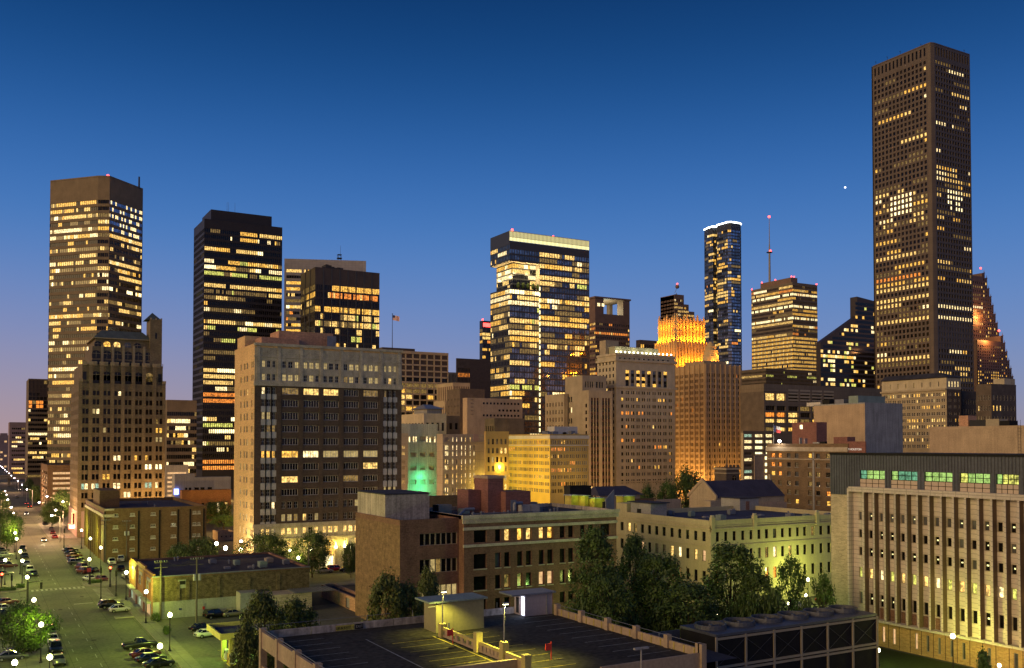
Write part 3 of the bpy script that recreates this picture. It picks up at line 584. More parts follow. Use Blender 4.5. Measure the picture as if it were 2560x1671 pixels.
b = MB(); b.tube((0, 0, H_ * .5), (0, 0, H_ * .5 + .8), 3.2, 3.2, 12); b.build('platform', 'pole_dark', mo)
b = MB(); b.ball((0, 0, H_ + .4), 1.3, 1.3, 1.3, 8, 5); b.build('beacon', 'red_beacon', mo); b = MB(); b.ball((0, -1.4, H_ * .5 + 1.6), 1.3, 1.3, 1.3, 8, 5); b.build('beacon', 'red_beacon', mo)
B = Bld('office_block', 'low banded tan block in front of the masted tower', 1915, 921, 880, 1836, 2050)
z1 = B.z1
for f, n in ((B.W, 26), (B.S, 44)): simple(f, ['stone_taupe'], span(0, f.L, n, .58), floors(60, z1 - 1.5, 12, .55), dict(p=.2, pal=LIME, keep=.85, spread=.4, seed=111), dep=.4)
B.shell('stone_taupe')
# ------------------------------------------------------------------ dark glass tower with a slanted roof
p_ = Bld('office_tower', 'near black glass tower with a slanted roofline beside the tallest tower', 2052, 856, 800, 2051, 2230)
B = p_; f = B.S; ua, ub = f.u(2146), f.u(2191) + 6; zL = f.z(2052, 856); zM = f.z(2146, 790); zP = f.z(2146, 742); fh = 4.0
n = 26; wcol = ub / n
b = MB(); b.prism([(0, .3), (ua, .3), (ua, 5), (0, 5)], 0, [zL, zM, zM, zL]); b.prism([(ua + .01, .35), (ub, .35), (ub, 8), (ua + .01, 8)], 0, [zP, zP - 3, zP - 3, zP]); b.build('wall', 'bronze', B.root)
r = random.Random(7)
j = 0; z = 44.0
while z < zP - 6:
    pr = r.random() * .6; full = (j % 7 == 2)
    for i in range(n):
        u = i * wcol; top = zL + (zM - zL) * u / ua if u < ua - wcol else zP
        if z + 3.2 < top - 1.5: 
            k = r.choice(('lit_warm', 'lit_green', 'lit_gold', 'lit_white')) if r.random() < (.85 if full and i < 16 else pr * (.8 if i < 16 else .35)) else 'glass_dark'
            B.wins.append((f, u + .1, z, wcol - .2, fh * .6, .22, k, None, 1, 1, .1))
    z += fh; j += 1
# ------------------------------------------------------------------ the tallest tower
B = Bld('skyscraper', 'tallest tower, grey brown granite with a grid of small square windows', 2328, 104, 640, 2178, 2424)
z1 = B.z1; ch = 3.2; c = B.c; o = B.root.location
pA = c + B.ey * ch; pB = c + B.ey * ch * .30 + B.ex * ch * .12; pC = c + B.ex * ch
fW = Face(B, B.W.p0 - B.ey * 1.0, pA, 0, z1); fC1 = Face(B, pA, pB, 0, z1); fC2 = Face(B, pB, pC, 0, z1); fS = Face(B, pC, c + B.ex * B.Lx, 0, z1)
NR = 66; zlo = 46
def blob(j, i):
    if 23 <= j <= 26 and 4 <= i <= 9: return 'lit_hot' if RNG.random() < .6 else 'lit_white'
    if 22 <= j <= 28 and 1 <= i <= 12 and RNG.random() < .4: return 'lit_warm'
    if j in (38,): return 'lit_orange' if i < 12 else None
    if j in (40, 46, 53): return 'lit_warm'
    return None
def blob2(j, i):
    if 23 <= j <= 26 and 4 <= i <= 9: return 'lit_hot' if RNG.random() < .55 else ('lit_white' if RNG.random() < .7 else None)
    if j in (44, 46): return 'lit_white'
    if 46 < j < 52: return 'glass_grey'
    return None
for f, n, fn, sd in ((fW, 14, blob, 3), (fS, 13, blob2, 9)):
    f.wall(['granite_dark'], [solid(f, 0, zlo), dict(u0=0, u1=f.L, v0=zlo, v1=z1 - 9, cols=span(.6, f.L - .6, n, .60), rows=floors(zlo, z1 - 11, NR, .62), win=dict(p=.24, pal=(('lit_warm', 4), ('lit_gold', 4), ('lit_white', 2), ('lit_dim', 7)), keep=.72, spread=.55, seed=sd, fn=fn, dark=('glass_dark', 'glass_brown'))),
        dict(u0=0, u1=f.L, v0=z1 - 9, v1=z1, cols=span(.6, f.L - .6, n, .45), rows=[(z1 - 8.4, z1 - 2.6)], win=dict(p=.04, seed=5))], .55)
for f in (fC1, fC2): f.wall(['granite_dark'], [solid(f)])
b = MB(); b.prism([(p.x - o.x, p.y - o.y) for p in (pA, pB, pC, c + B.ex * B.Lx, c + B.ex * B.Lx + B.ey * B.Ly, c + B.ey * (B.Ly - 1))], z1 - 1, z1 - .8); b.build('roof', 'roof_dark', B.root)
b = MB(); X, Y = B.Lx, B.Ly; b.quad((X, 0, 0), (X, Y, 0), (X, Y, z1), (X, 0, z1)); b.quad((X, Y, 0), (0, Y, 0), (0, Y, z1), (X, Y, z1)); b.build('rear_wall', 'granite_dark', B.root)
for k, (fx, fy) in enumerate(((.4, .92), (.4, .72), (.4, .5), (3, .2), (.9 * X, .02))):
    b = MB(); b.tube((0, 0, 0), (0, 0, 4.0), .12, .08, 5); b.tube((0, 0, 2.6), (.9, 0, 3.4), .08, n=4); b.tube((0, 0, 2.6), (-.9, 0, 3.4), .08, n=4); b.build('antenna', 'pole_dark', B.root, (fx, fy * Y + .4, z1 - .9))
# ------------------------------------------------------------------ stepped gable tower at the far right
def gable(label, prof, d, seedn, lights):
    """prof: photograph pixels (x, y) of the stepped skyline from left to right"""
    B = Bld('office_tower', label, prof[0][0], prof[0][1], d, prof[0][0] - 5, prof[-1][0])
    f = B.S
    for k in range(len(prof) - 1):
        x0, y0 = prof[k]; x1 = prof[k + 1][0]; zt_ = f.z(x0, y0); u0, u1 = f.u(x0), f.u(x1); n = max(1, round((u1 - u0) / 3.0))
        g = Face(B, f.p0 + f.e * u0, f.p0 + f.e * u1, 0, zt_)
        g.wall(['granite_red'], [solid(g, 0, 60), dict(u0=0, u1=g.L, v0=60, v1=zt_, cols=span(0, g.L, n, .5), rows=[q for q in floors(60, f.z1 + 60, 50, .55) if q[1] < zt_ - 2.5], win=dict(p=.28, pal=GOLD, keep=.5, seed=seedn + k))], .4)
        B.block('step', 'granite_red', u0, u1, .5, 30 - k * .5, 30, zt_ - .05)
        b = MB(); b.prism([(u1 - 1.2, -.3), (u1 + .1, -.3), (u1 + .1, 1), (u1 - 1.2, 1)], zt_ - .2, [zt_ + .4, zt_ + .4, zt_ + .4, zt_ + .4]); b.tube((u1 - .5, .3, zt_), (u1 - .5, .3, zt_ + 3), .4, .05, 5); b.build('finial', 'granite_red', B.root)
    for (u, z) in lights:
        l = bpy.data.lights.new('gable_lamp', 'POINT'); l.energy = 16000; l.color = (1, .42, .12); l.shadow_soft_size = .5; put('gable_lamp', l, B.root, (u, -4, z))
    return B
B = gable('upper stepped gable of the red granite tower at the right edge', [(2425, 688), (2461, 683), (2466, 696), (2472, 722), (2477, 742), (2482, 764), (2487, 786), (2492, 808), (2497, 830), (2500, 850)], 860, 120, ((8, 150), (14, 110)))
beacon(B, B.S.u(2461), 2, B.S.z(2461, 683) + 4, .9)
B = gable('lower stepped gable in front of the red granite tower at the right edge', [(2445, 850), (2505, 840), (2510, 858), (2515, 880), (2520, 902), (2525, 922), (2530, 942), (2534, 958)], 800, 140, ((10, 124),))
beacon(B, B.S.u(2505), 2, B.S.z(2505, 840) + 4, .9)
# ------------------------------------------------------------------ far left blocks
B = Bld('office_block', 'dim glass block with grey stripes left of the tall striped stone tower', 72, 947, 760, 66, 128)
z1 = B.z1; f = B.S
fn = lambda j, c_: 'lit_orange' if j in (5, 6) and c_ % 3 != 1 else None
f.wall(['stone_brown', 'louvre_brown'], [dict(u0=0, u1=f.L, v0=0, v1=z1 - 24, cols=span(0, f.L, 10, .9), rows=floors(6, z1 - 24, 15, .5), band=True, m=0, win=dict(p=.25, pal=WARM, seed=2)), dict(u0=0, u1=f.L, v0=z1 - 24, v1=z1, m=1, cols=span(0, f.L, 6, .85), rows=floors(z1 - 24, z1 - 1, 7, .8), win=dict(p=.06, seed=1, fn=fn, dark=('glass_brown', 'louvre_brown')))], .4)
B.W.wall(['stone_brown'], [solid(B.W)]); B.shell('stone_brown')
B = Bld('office_block', 'pinkish low block with sparse lit windows at the far end of the avenue', 24, 1056, 900, 21, 66)
paint('stone_pink', (.36, .25, .22), .8, .15, .2)
simple(B.S, ['stone_pink'], span(2, B.S.L - 1, 7, .8), floors(4, B.z1 - 4, 11, .4), dict(p=.22, pal=WARM, seed=14), dep=.3); B.W.wall(['stone_pink'], [solid(B.W)]); B.shell('stone_pink')
B = Bld('office_block', 'brown ribbon windowed office between the gothic block and the black tower', 418, 1000, 640, 410, 492)
z1 = B.z1; f = B.S
f.wall(['stone_brown'], [dict(u0=0, u1=f.L, v0=0, v1=z1 - 7, cols=span(0, f.L, 14, .9), rows=floors(3, z1 - 7, 11, .55), band=True, win=dict(p=.3, pal=WARM, keep=.4, seed=16)), solid(f, z1 - 7, z1)], .5); B.W.wall(['stone_brown'], [solid(B.W)]); B.shell('stone_brown')
# ------------------------------------------------------------------ middle distance
paint('brick_brown', (.10, .072, .048), .85, .25, .3, 3, brick=(.6, .2)); paint('brick_peach', (.66, .42, .20), .85, .14, .15, 2.5, brick=(.6, .2), streak=.5)
paint('terracotta', (.46, .41, .30), .75, .3, .5, 4, bump=.3, streak=.6); paint('spandrel_grey', (.50, .48, .42), .7, .2, .4, 4); paint('frame_white', (.62, .58, .50), .6, .1)
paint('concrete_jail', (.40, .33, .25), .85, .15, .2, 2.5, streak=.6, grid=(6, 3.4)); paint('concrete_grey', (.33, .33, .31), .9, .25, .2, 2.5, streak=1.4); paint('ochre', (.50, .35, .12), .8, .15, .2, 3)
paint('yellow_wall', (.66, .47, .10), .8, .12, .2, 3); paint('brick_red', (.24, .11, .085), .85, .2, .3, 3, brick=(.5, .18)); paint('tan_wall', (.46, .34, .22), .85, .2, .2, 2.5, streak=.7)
paint('brick_pink', (.50, .28, .17), .85, .2, .2, 3, brick=(.6, .2), streak=.6); paint('panel_dark', (.022, .021, .02), .8, .2, spec=.12)
# ---- terracotta crowned block with the brown brick front
B = Bld('office_building', 'brown brick block with pale terracotta crown and peach side wall, centre left', 637, 859, 250, 587.5, 1004.5)
S_, W_ = B.S, B.W; z1 = B.z1; LX = 705
ztop = S_.zs(LX, (903.4, 920), (936, 952.5)); zled0, zled1 = S_.z(LX, 966), S_.z(LX, 954)
zbr = S_.zs(LX, (969.5, 986.5), (999.5, 1017), (1031, 1049.5), (1063.5, 1080.5), (1095.5, 1113), (1127.5, 1145), (1158.7, 1176), (1191.6, 1207.8), (1223.5, 1240))
zlo = S_.zs(LX, (1255, 1272), (1286.6, 1304.4)); zbelt1 = S_.z(LX, 1309); zbelt = S_.zs(LX, (1321, 1338)); zbase1 = S_.z(LX, 1346); zg = S_.zs(LX, (1354, 1370), )
bays = S_.us((705.6, 746.6), (759, 797.8), (809, 847), (860, 897), (909, 945.4)); triL = S_.us((654.6, 662.7), (667.4, 676.6), (681, 689)); triR = S_.us((960.5, 966.5), (971.5, 979), (984, 990.6))
def trio(a_, b_): w_ = b_ - a_; return [(a_, a_ + w_ * .24), (a_ + w_ * .355, a_ + w_ * .645), (a_ + w_ * .76, b_)]
tri = [q for bb in bays for q in trio(*bb)]; uL0, uL1 = S_.u(652.5), S_.u(691.5); uR0, uR1 = S_.u(957.5), S_.u(993); L = S_.L
fw = dict(p=.28, pal=(('lit_warm', 3), ('lit_blind', 4), ('lit_dim', 3), ('lit_white', 1)), keep=.35, spread=.2, frame='frame_white', nx=2, ny=2, fr=.09, dark=('glass_dark', 'glass_brown'))
fb = dict(p=.33, pal=(('lit_warm', 3), ('lit_blind', 4), ('lit_dim', 5)), keep=.2, spread=.3, frame='frame_white', nx=6, ny=1, fr=.10, dark=('glass_dark',), fn=lambda j, c: 'lit_gold' if (j, c) == (5, 0) else ('lit_white' if (j, c) == (5, 1) else ('dark' if j in (1, 2) else None)))
zm0, zm1 = zbelt1, zled0
S_.wall(['terracotta', 'brick_brown', 'spandrel_grey'], [
    dict(u0=0, u1=L, v0=zled0, v1=z1, cols=triL + tri + triR, rows=ztop, win=dict(fw, seed=4, p=.42)),
    dict(u0=0, u1=uL0, v0=zm0, v1=zm1, m=1), dict(u0=uL0, u1=uL1, v0=zm0, v1=zm1, m=1, ms=2, cols=triL, rows=zbr + zlo, win=dict(fw, p=.12, seed=5, fn=lambda j, c: 'lit_gold' if j == 5 else ('lit_white' if (j, c) == (9, 2) else None))),
    dict(u0=uL1, u1=uR0, v0=zlo[0][1] + .8, v1=zm1, m=1, cols=bays, rows=zbr, win=dict(fb, seed=9)),
    dict(u0=uL1, u1=uR0, v0=zm0, v1=zlo[0][1] + .8, m=1, cols=tri, rows=zlo, win=dict(fw, p=.55, seed=6)),
    dict(u0=uR0, u1=uR1, v0=zm0, v1=zm1, m=1, ms=2, cols=triR, rows=zbr + zlo, win=dict(fw, p=.1, seed=7)), dict(u0=uR1, u1=L, v0=zm0, v1=zm1, m=1),
    dict(u0=0, u1=L, v0=zbase1, v1=zm0, cols=triL + tri + triR, rows=zbelt, win=dict(fw, p=.75, seed=8)),
    dict(u0=0, u1=S_.u(808), v0=0, v1=zbase1, cols=triL + tri, rows=zg, win=dict(fw, p=.3, seed=2)),
    dict(u0=S_.u(808), u1=S_.u(846), v0=0, v1=zbase1, cols=S_.us((815, 839)), rows=[(0.05, S_.z(826, 1349))], dep=1.2),
    dict(u0=S_.u(846), u1=L, v0=0, v1=zbase1, cols=[q for q in tri if q[0] > S_.u(846)] + triR, rows=zg, win=dict(fw, p=.3, seed=2))], .42)
for (a_, c_) in zip([uL0] * 4, [0] * 4): pass
for (v0, v1, ot, nm) in ((zled0, zled1, .45, 'cornice'), (z1 - .5, z1 + .25, .5, 'cornice'), (zbelt1 - .9, zbelt1, .3, 'belt_course'), (zbase1 - .5, zbase1, .3, 'belt_course'), (ztop[0][1] + .9, ztop[0][1] + 1.2, .2, 'belt_course')): S_.strip(nm, 'terracotta', -.2, L + .2, v0, v1, ot)
for k, uu in enumerate([(a_[1] + b_[0]) / 2 for a_, b_ in zip([triL[-1]] + bays, bays + [triR[0]])] + [triL[0][0] - 1, L - .8]): S_.strip('pilaster', 'terracotta', uu - .45, uu + .45, zled1 + .01, z1 - .6, .18)
for uu in [(a_[1] + b_[0]) / 2 for a_, b_ in zip([triL[-1]] + bays, bays + [triR[0]])]: S_.strip('pier', 'brick_brown', uu - .6, uu + .6, zbelt1 + .05, zled0 - .05, .16)
for (a_, b_) in ((triL[0][1], triL[1][0]), (triL[1][1], triL[2][0]), (triR[0][1], triR[1][0]), (triR[1][1], triR[2][0])): S_.strip('mullion', 'panel_dark', (a_ + b_) / 2 - .12, (a_ + b_) / 2 + .12, zbelt1 + .05, zled0 - .05, .12)
# upper crown relief panels
for k in range(21):
    u = 1.2 + (L - 2.4) * (k + .5) / 21; S_.strip('crown_panel', 'terracotta', u - .62, u + .62, ztop[1][1] + 1.3 if False else ztop[0][1] + 1.9 if ztop[0][1] > ztop[1][1] else ztop[1][1] + 1.9, z1 - 2.0, .10)
# arched entrance
ua, ub = S_.us((815, 839))[0]; zt_ = S_.z(826, 1349); b = MB(); R = (ub - ua) / 2; n = 14
for k in range(n):
    t0, t1 = math.pi * k / n, math.pi * (k + 1) / n; cx_ = (ua + ub) / 2; zc_ = zt_ - R
    P = lambda t, r_, y: (cx_ - r_ * math.cos(t), y, zc_ + r_ * math.sin(t))
    b.quad(P(t0, R * .98, -.35), P(t1, R * .98, -.35), P(t1, R * 1.35, -.35), P(t0, R * 1.35, -.35)); b.quad(P(t0, R * .98, -.35), P(t0, R * .98, 1), P(t1, R * .98, 1), P(t1, R * .98, -.35))
for sg in (-1, 1): cx_ = (ua + ub) / 2; b.box(cx_ + sg * R * 1.165 - R * .185, cx_ + sg * R * 1.165 + R * .185, -.35, 0.02, 0, zt_ - R)
b.build('arch_surround', 'terracotta', B.root, S_.loc(), S_.rz)
B.wins.append((S_, ua, 3.2, ub - ua, zt_ - 3.3, 1.1, 'lit_gold', 'frame_white', 4, 4, .1)); B.wins.append((S_, ua, 0.1, (ub - ua), 3.0, 1.1, 'lit_hot', 'frame_white', 3, 2, .1))
l = bpy.data.lights.new('entrance_lamp', 'POINT'); l.energy = 600; l.color = (1, .6, .12); l.shadow_soft_size = .3; put('entrance_lamp', l, B.root, ((ua + ub) / 2, -1.2, zt_ - 2))
zW = [(a_ - .1, b_ - .2) for a_, b_ in (ztop + zbr + zlo + zbelt + zg)] + [(zg[0][0] - 4.4, zg[0][1] - 4.4)]
W_.wall(['brick_peach'], [dict(u0=0, u1=W_.L, v0=0, v1=z1, cols=W_.us((600.8, 603.8), (609.6, 612.8), (616, 619.6), (628, 630.6), (631.6, 634.2)), rows=zW, win=dict(p=.16, pal=(('lit_warm', 4), ('lit_blind', 3)), keep=.3, frame='frame_white', nx=1, ny=2, fr=.08, seed=12, dark=('glass_brown',)))], .3)
B.shell('brick_peach', 'roof_dark', 1.0, .45)
B.block('stair_house', 'brick_peach', .6, 7.5, B.Ly - 9, B.Ly - .5, z1 - 1, z1 + 3.4); B.block('stair_house', 'brick_pink', 3.0, 13.5, B.Ly - 17.5, B.Ly - 11, z1 - 1, z1 + 2.4)
B.block('penthouse', 'brick_pink', B.S.u(712), B.S.u(858) - 1, 6, 15, z1 - 1, z1 + 4.6)
b = MB()
for k in range(9): b.box(-.5, .5, k * .28, k * .28 + .2, k * .42, k * .42 + .06)
b.box(-.6, -.5, 0, 2.6, 0, 4.6); b.build('stair_flight', 'metal_grey', B.root, (B.S.u(828), 3.2, z1 - 1), math.radians(-90))
# ---- small art deco and stone neighbours right of it (far)
def plain(label, cx, yt, d, xl, xr, wall, name='office_block', roof='roof_dark', para=.7):
    return Bld(name, label, cx, yt, d, xl, xr), wall
def quick(label, cx, yt, d, xl, xr, wall, S=None, W=None, name='office_block', p=.08, pal=WARM, dep=.3, frac=(.5, .5), zlow=10, roof='roof_dark', para=.7, top=2.0, seed=1, dark=('glass_dark', 'glass_brown'), frame=None, z1=None, ny=1):
    B = Bld(name, label, cx, yt, d, xl, xr, z1=z1)
    for f, n in ((B.S, S), (B.W, W)):
        if n: simple(f, [wall], span(.5, f.L - .5, n[0], frac[0]), floors(zlow, B.z1 - top, n[1], frac[1]), dict(p=p, pal=pal, keep=.5, seed=seed, dark=dark, frame=frame, ny=ny), dep=dep)
        else: f.wall([wall], [solid(f)])
    B.shell(wall, roof, para); return B
B = quick('stepped art deco block with cream fins and dark red strips', 1132, 957, 600, 1092, 1175, 'stone_buff', S=(9, 1), W=(8, 1), zlow=58, top=1.5, frac=(.5, .9), dark=('red_dark',), p=0)
B = quick('lower shoulder of the art deco block with vertical cream fins', 1112, 1002, 585, 1085, 1123, 'stone_buff', S=(5, 1), W=(6, 1), zlow=30, top=2.5, frac=(.45, .92), dark=('red_dark',), p=0)
B = quick('plain dark brown stone block with few windows below the art deco fins', 1150, 972, 540, 1117, 1212, 'brick_dark', W=(4, 8), S=(3, 8), zlow=30, p=.02, frac=(.16, .28), top=4)
B = quick('long tan block with two rows of tiny square windows below the glass tower', 1168, 995, 500, 1157, 1306, 'tan_wall', zlow=30)
f = B.S
for (a_, b_), ys in (((1205, 1300), (1007, 1012)), ((1244, 1300), (1024, 1029)), ((1205, 1300), (1037, 1042))):
    for (c0, c1) in span(f.u(a_), f.u(b_), 11 if a_ < 1240 else 6, .5): 
        zz0, zz1 = f.zs(1250, ys)[0]; bx = MB(); bx.box(c0, c1, -.06, .02, zz0, zz1); bx.build('window', 'glass_dark', B.root, f.loc(), f.rz)
for k in range(5):
    z_ = f.z(1180, 1000 + k * 9); f.strip('fire_escape_landing', 'pole_dark', f.u(1177), f.u(1182), z_ - .12, z_, 1.0)
B = quick('cream block with a grey hipped penthouse right of the brown brick block', 1060, 1034, 440, 990, 1116, 'stone_cream', W=(9, 3), S=(4, 3), zlow=26, p=.03, frac=(.5, .6), top=3.0)
b = MB(); X, Y = B.Lx, B.Ly; z1 = B.z1
b.prism([(X * .2, Y * .05), (X * .85, Y * .05), (X * .85, Y * .5), (X * .2, Y * .5)], z1 - .5, z1 + 2.2); b.build('penthouse', 'stone_grey', B.root)
b = MB(); x0, x1, y0, y1 = X * .1, X * .95, 0, Y * .58; zt_ = z1 + 2.2; xm0, xm1, ym = X * .35, X * .7, Y * .3
b.quad((x0, y0, zt_), (x1, y0, zt_), (xm1, ym, zt_ + 2.4), (xm0, ym, zt_ + 2.4)); b.quad((x1, y1, zt_), (x0, y1, zt_), (xm0, ym, zt_ + 2.4), (xm1, ym, zt_ + 2.4)); b.tri((x0, y1, zt_), (x0, y0, zt_), (xm0, ym, zt_ + 2.4)); b.tri((x1, y0, zt_), (x1, y1, zt_), (xm1, ym, zt_ + 2.4)); b.build('hipped_roof', 'metal_grey', B.root)
B = quick('dark low office block between the cream block and the tan block', 1118, 1040, 470, 1114, 1150, 'brick_dark', S=(2, 6), zlow=8, frac=(.5, .5), p=0)
B = quick('small brown rooftop building below the tan block', 1236, 1046, 440, 1212, 1310, 'brick_dark', W=(4, 3), zlow=25, p=0)
# ---- slit windowed concrete jail
B = Bld('jail', 'grey green concrete block with a recessed centre beside the brown brick block', 1003, 1060, 425, 995, 1094)
f = B.S; z1 = B.z1; zr = [f.z(1050, y) for y in (1087, 1112, 1135, 1158, 1186, 1208, 1230)]
rows = [(f.z(1050, y + 11), f.z(1050, y)) for y in (1092, 1132, 1165, 1200)]
f.wall(['concrete_grey'], [dict(u0=0, u1=f.L, v0=0, v1=z1, cols=span(f.u(1022), f.u(1092), 3, .62), rows=rows, win=dict(p=0, dark=('concrete_jail',)))], .8)
for k, x in enumerate((1022.5, 1033, 1039, 1066, 1074, 1086)): f.strip('slit_window', 'lit_white', f.u(x), f.u(x) + .55, f.z(1050, 1106), f.z(1050, 1092), .05)
for y in (1068, 1075): pass
B.W.wall(['concrete_grey'], [solid(B.W)]); B.shell('concrete_grey')
q = f.uv(1050, 1238); l = bpy.data.lights.new('green_flood', 'POINT'); l.energy = 3200; l.color = (.08, 1, .35); l.shadow_soft_size = .4; put('green_flood', l, B.root, (q[0], -5, q[1] + 3.0))
q = f.uv(1050, 1192); l = bpy.data.lights.new('green_flood', 'POINT'); l.energy = 1100; l.color = (.08, 1, .35); l.shadow_soft_size = .4; put('green_flood', l, B.root, (q[0], -2.2, q[1]))
B = Bld('jail', 'pinkish concrete wing at the left of the recessed green lit wall', 1003, 1084, 415, 1000, 1020)
f = B.S; f.wall(['concrete_jail'], [dict(u0=0, u1=f.L, v0=0, v1=B.z1, cols=span(f.u(1005), f.u(1013), 3, .45), rows=[(f.z(1010, y + 8), f.z(1010, y)) for y in (1115, 1130, 1151, 1166, 1187, 1202, 1224)], win=dict(p=.8, pal=(('lit_warm', 1),), seed=1))], .3); B.W.wall(['concrete_jail'], [solid(B.W)]); B.shell('concrete_jail')
B = Bld('jail', 'pale pink concrete jail block with rows of lit slit windows', 1107, 1086, 405, 1092, 1211)
f = B.S; rws_ = [(f.z(1150, y + 11), f.z(1150, y)) for y in (1094, 1114, 1129, 1149, 1164, 1184, 1199, 1219, 1234)]
sl_ = [(1131.6, 1133.6), (1141.4, 1143.4), (1153.5, 1155.5), (1163, 1165), (1175, 1177), (1184.5, 1186.5)]
f.wall(['concrete_jail'], [dict(u0=0, u1=f.L, v0=0, v1=B.z1, cols=f.us((1113, 1115), (1116, 1118), (1119, 1121), *sl_), rows=rws_, win=dict(p=.85, pal=(('lit_white', 3), ('lit_warm', 3)), keep=.4, spread=.1, seed=2, fn=lambda j, c: 'concrete_jail' if j == 0 and c < 3 else None))], .35)
B.W.wall(['concrete_jail'], [solid(B.W)]); B.shell('concrete_jail')
f.strip('band', 'concrete_jail', 0, f.L, f.z(1150, 1106), f.z(1150, 1104.5), .3); B.S.strip('sign_panel', 'stone_pink', f.u(1184), f.u(1196), f.z(1190, 1105), f.z(1190, 1086), .25)
# ---- ochre and yellow floodlit blocks
B = quick('ochre brick building with blinds in its windows beside the jail', 1214, 1079, 400, 1211, 1272, 'ochre', S=(5, 8), zlow=6, p=.25, pal=(('lit_blind', 5), ('lit_warm', 1)), frac=(.5, .6), top=2.4, dark=('blind_tan', 'blind_tan', 'glass_brown'), seed=6)
B = Bld('office_building', 'bright yellow floodlit block with white window trim in the middle', 1375, 1086, 400, 1268.5, 1471)
z1 = B.z1
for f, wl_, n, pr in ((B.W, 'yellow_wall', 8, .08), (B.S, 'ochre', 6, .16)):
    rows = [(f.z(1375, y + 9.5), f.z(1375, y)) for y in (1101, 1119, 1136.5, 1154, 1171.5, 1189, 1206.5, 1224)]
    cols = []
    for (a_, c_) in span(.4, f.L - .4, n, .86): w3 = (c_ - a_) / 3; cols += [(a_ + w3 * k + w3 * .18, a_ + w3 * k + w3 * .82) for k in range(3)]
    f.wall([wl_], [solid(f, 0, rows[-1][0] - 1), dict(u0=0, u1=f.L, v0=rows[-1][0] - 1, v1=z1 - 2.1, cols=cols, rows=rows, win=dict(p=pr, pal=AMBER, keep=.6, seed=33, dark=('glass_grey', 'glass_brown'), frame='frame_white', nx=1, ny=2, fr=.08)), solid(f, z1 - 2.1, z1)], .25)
    f.strip('cornice', 'frame_white', -.2, f.L + .2, z1 - 1.9, z1 - .5, .35); f.strip('belt_course', 'frame_white', -.1, f.L + .1, rows[0][0] - .75, rows[0][0] - .35, .2)
B.shell('ochre', 'roof_dark', .5)
for k in range(4):
    l = bpy.data.lights.new('yellow_flood', 'POINT'); l.energy = 5200; l.color = (1, .70, .10); l.shadow_soft_size = .5; put('yellow_flood', l, B.root, (-17, 3 + k * (B.Ly - 6) / 3, 16 + 8 * (k % 2)))
l = bpy.data.lights.new('yellow_flood', 'POINT'); l.energy = 4200; l.color = (1, .66, .16); l.shadow_soft_size = .5; put('yellow_flood', l, B.root, (9, -15, 18))
for k in range(5): B.block('rooftop_unit', 'metal_grey', 2 + k * 3.2, 4 + k * 3.2, 5 + (k * 7) % 9, 8 + (k * 7) % 9, z1 - .5, z1 + 1 + (k % 3) * .6)
B.block('mechanical_screen', 'frame_white', B.S.u(1411), B.S.u(1469), 8, 14, z1 - .5, z1 + 3.5)
clutter(B, 8, 4, big=1.6)
# ---- stone tower with dark vertical window strips
B = Bld('office_tower', 'buff stone tower with two groups of dark red vertical window strips', 1472, 976, 480, 1456, 1531)
f = B.S; z1 = B.z1; cc = f.us((1477.5, 1483), (1485, 1490), (1492, 1497.5), (1505.5, 1511), (1513, 1518), (1520, 1525.5)); zt_ = f.z(1490, 995)
f.wall(['stone_buff'], [dict(u0=0, u1=f.L, v0=0, v1=zt_, cols=cc, rows=floors(4, zt_, 14, .62), ms=1, win=dict(p=.02, seed=1)), solid(f, zt_, z1)] if False else [dict(u0=0, u1=f.L, v0=0, v1=z1, cols=cc, rows=[(3, zt_)])], .5)
for (a_, c_) in cc:
    for k, (v0, v1) in enumerate(floors(3, zt_, 15, .98)):
        B.wins.append((f, a_, v0, c_ - a_, (v1 - v0) * .58, .45, 'glass_dark', None, 1, 1, .1)); B.wins.append((f, a_, v0 + (v1 - v0) * .58, c_ - a_, (v1 - v0) * .44, .45, 'red_dark', None, 1, 1, .1))
simple(B.W, ['stone_buff'], span(B.W.L * .4, B.W.L * .75, 1, .8), floors(6, z1 - 6, 14, .55), dict(p=.02), dep=.3); B.shell('stone_buff')
B = Bld('office_tower', 'taller plain buff shaft behind the tower with vertical strips', 1456, 939, 505, 1413, 1516)
f = B.S; z1 = B.z1; c1 = f.us((1463, 1466), (1469, 1472), (1475, 1478), (1480, 1483), (1490, 1495), (1498, 1502), (1504, 1508)); f.wall(['stone_buff'], [dict(u0=0, u1=f.L, v0=0, v1=z1, cols=c1, rows=[(f.z(1490, 970), f.z(1490, 955))], win=dict(p=0))], .4)
w2 = B.W; w2.wall(['stone_buff'], [dict(u0=0, u1=w2.L, v0=0, v1=z1, cols=w2.us((1422.5, 1425), (1427, 1430)), rows=floors(20, w2.z(1425, 986), 7, .5), win=dict(p=.25, pal=LIME, seed=3))], .3); B.shell('stone_buff')
B = quick('lower buff wing with small windows left of the plain shaft', 1410, 985, 515, 1363, 1420, 'stone_buff', W=(6, 9), zlow=20, p=.03, frac=(.34, .55), top=3.5, seed=4)
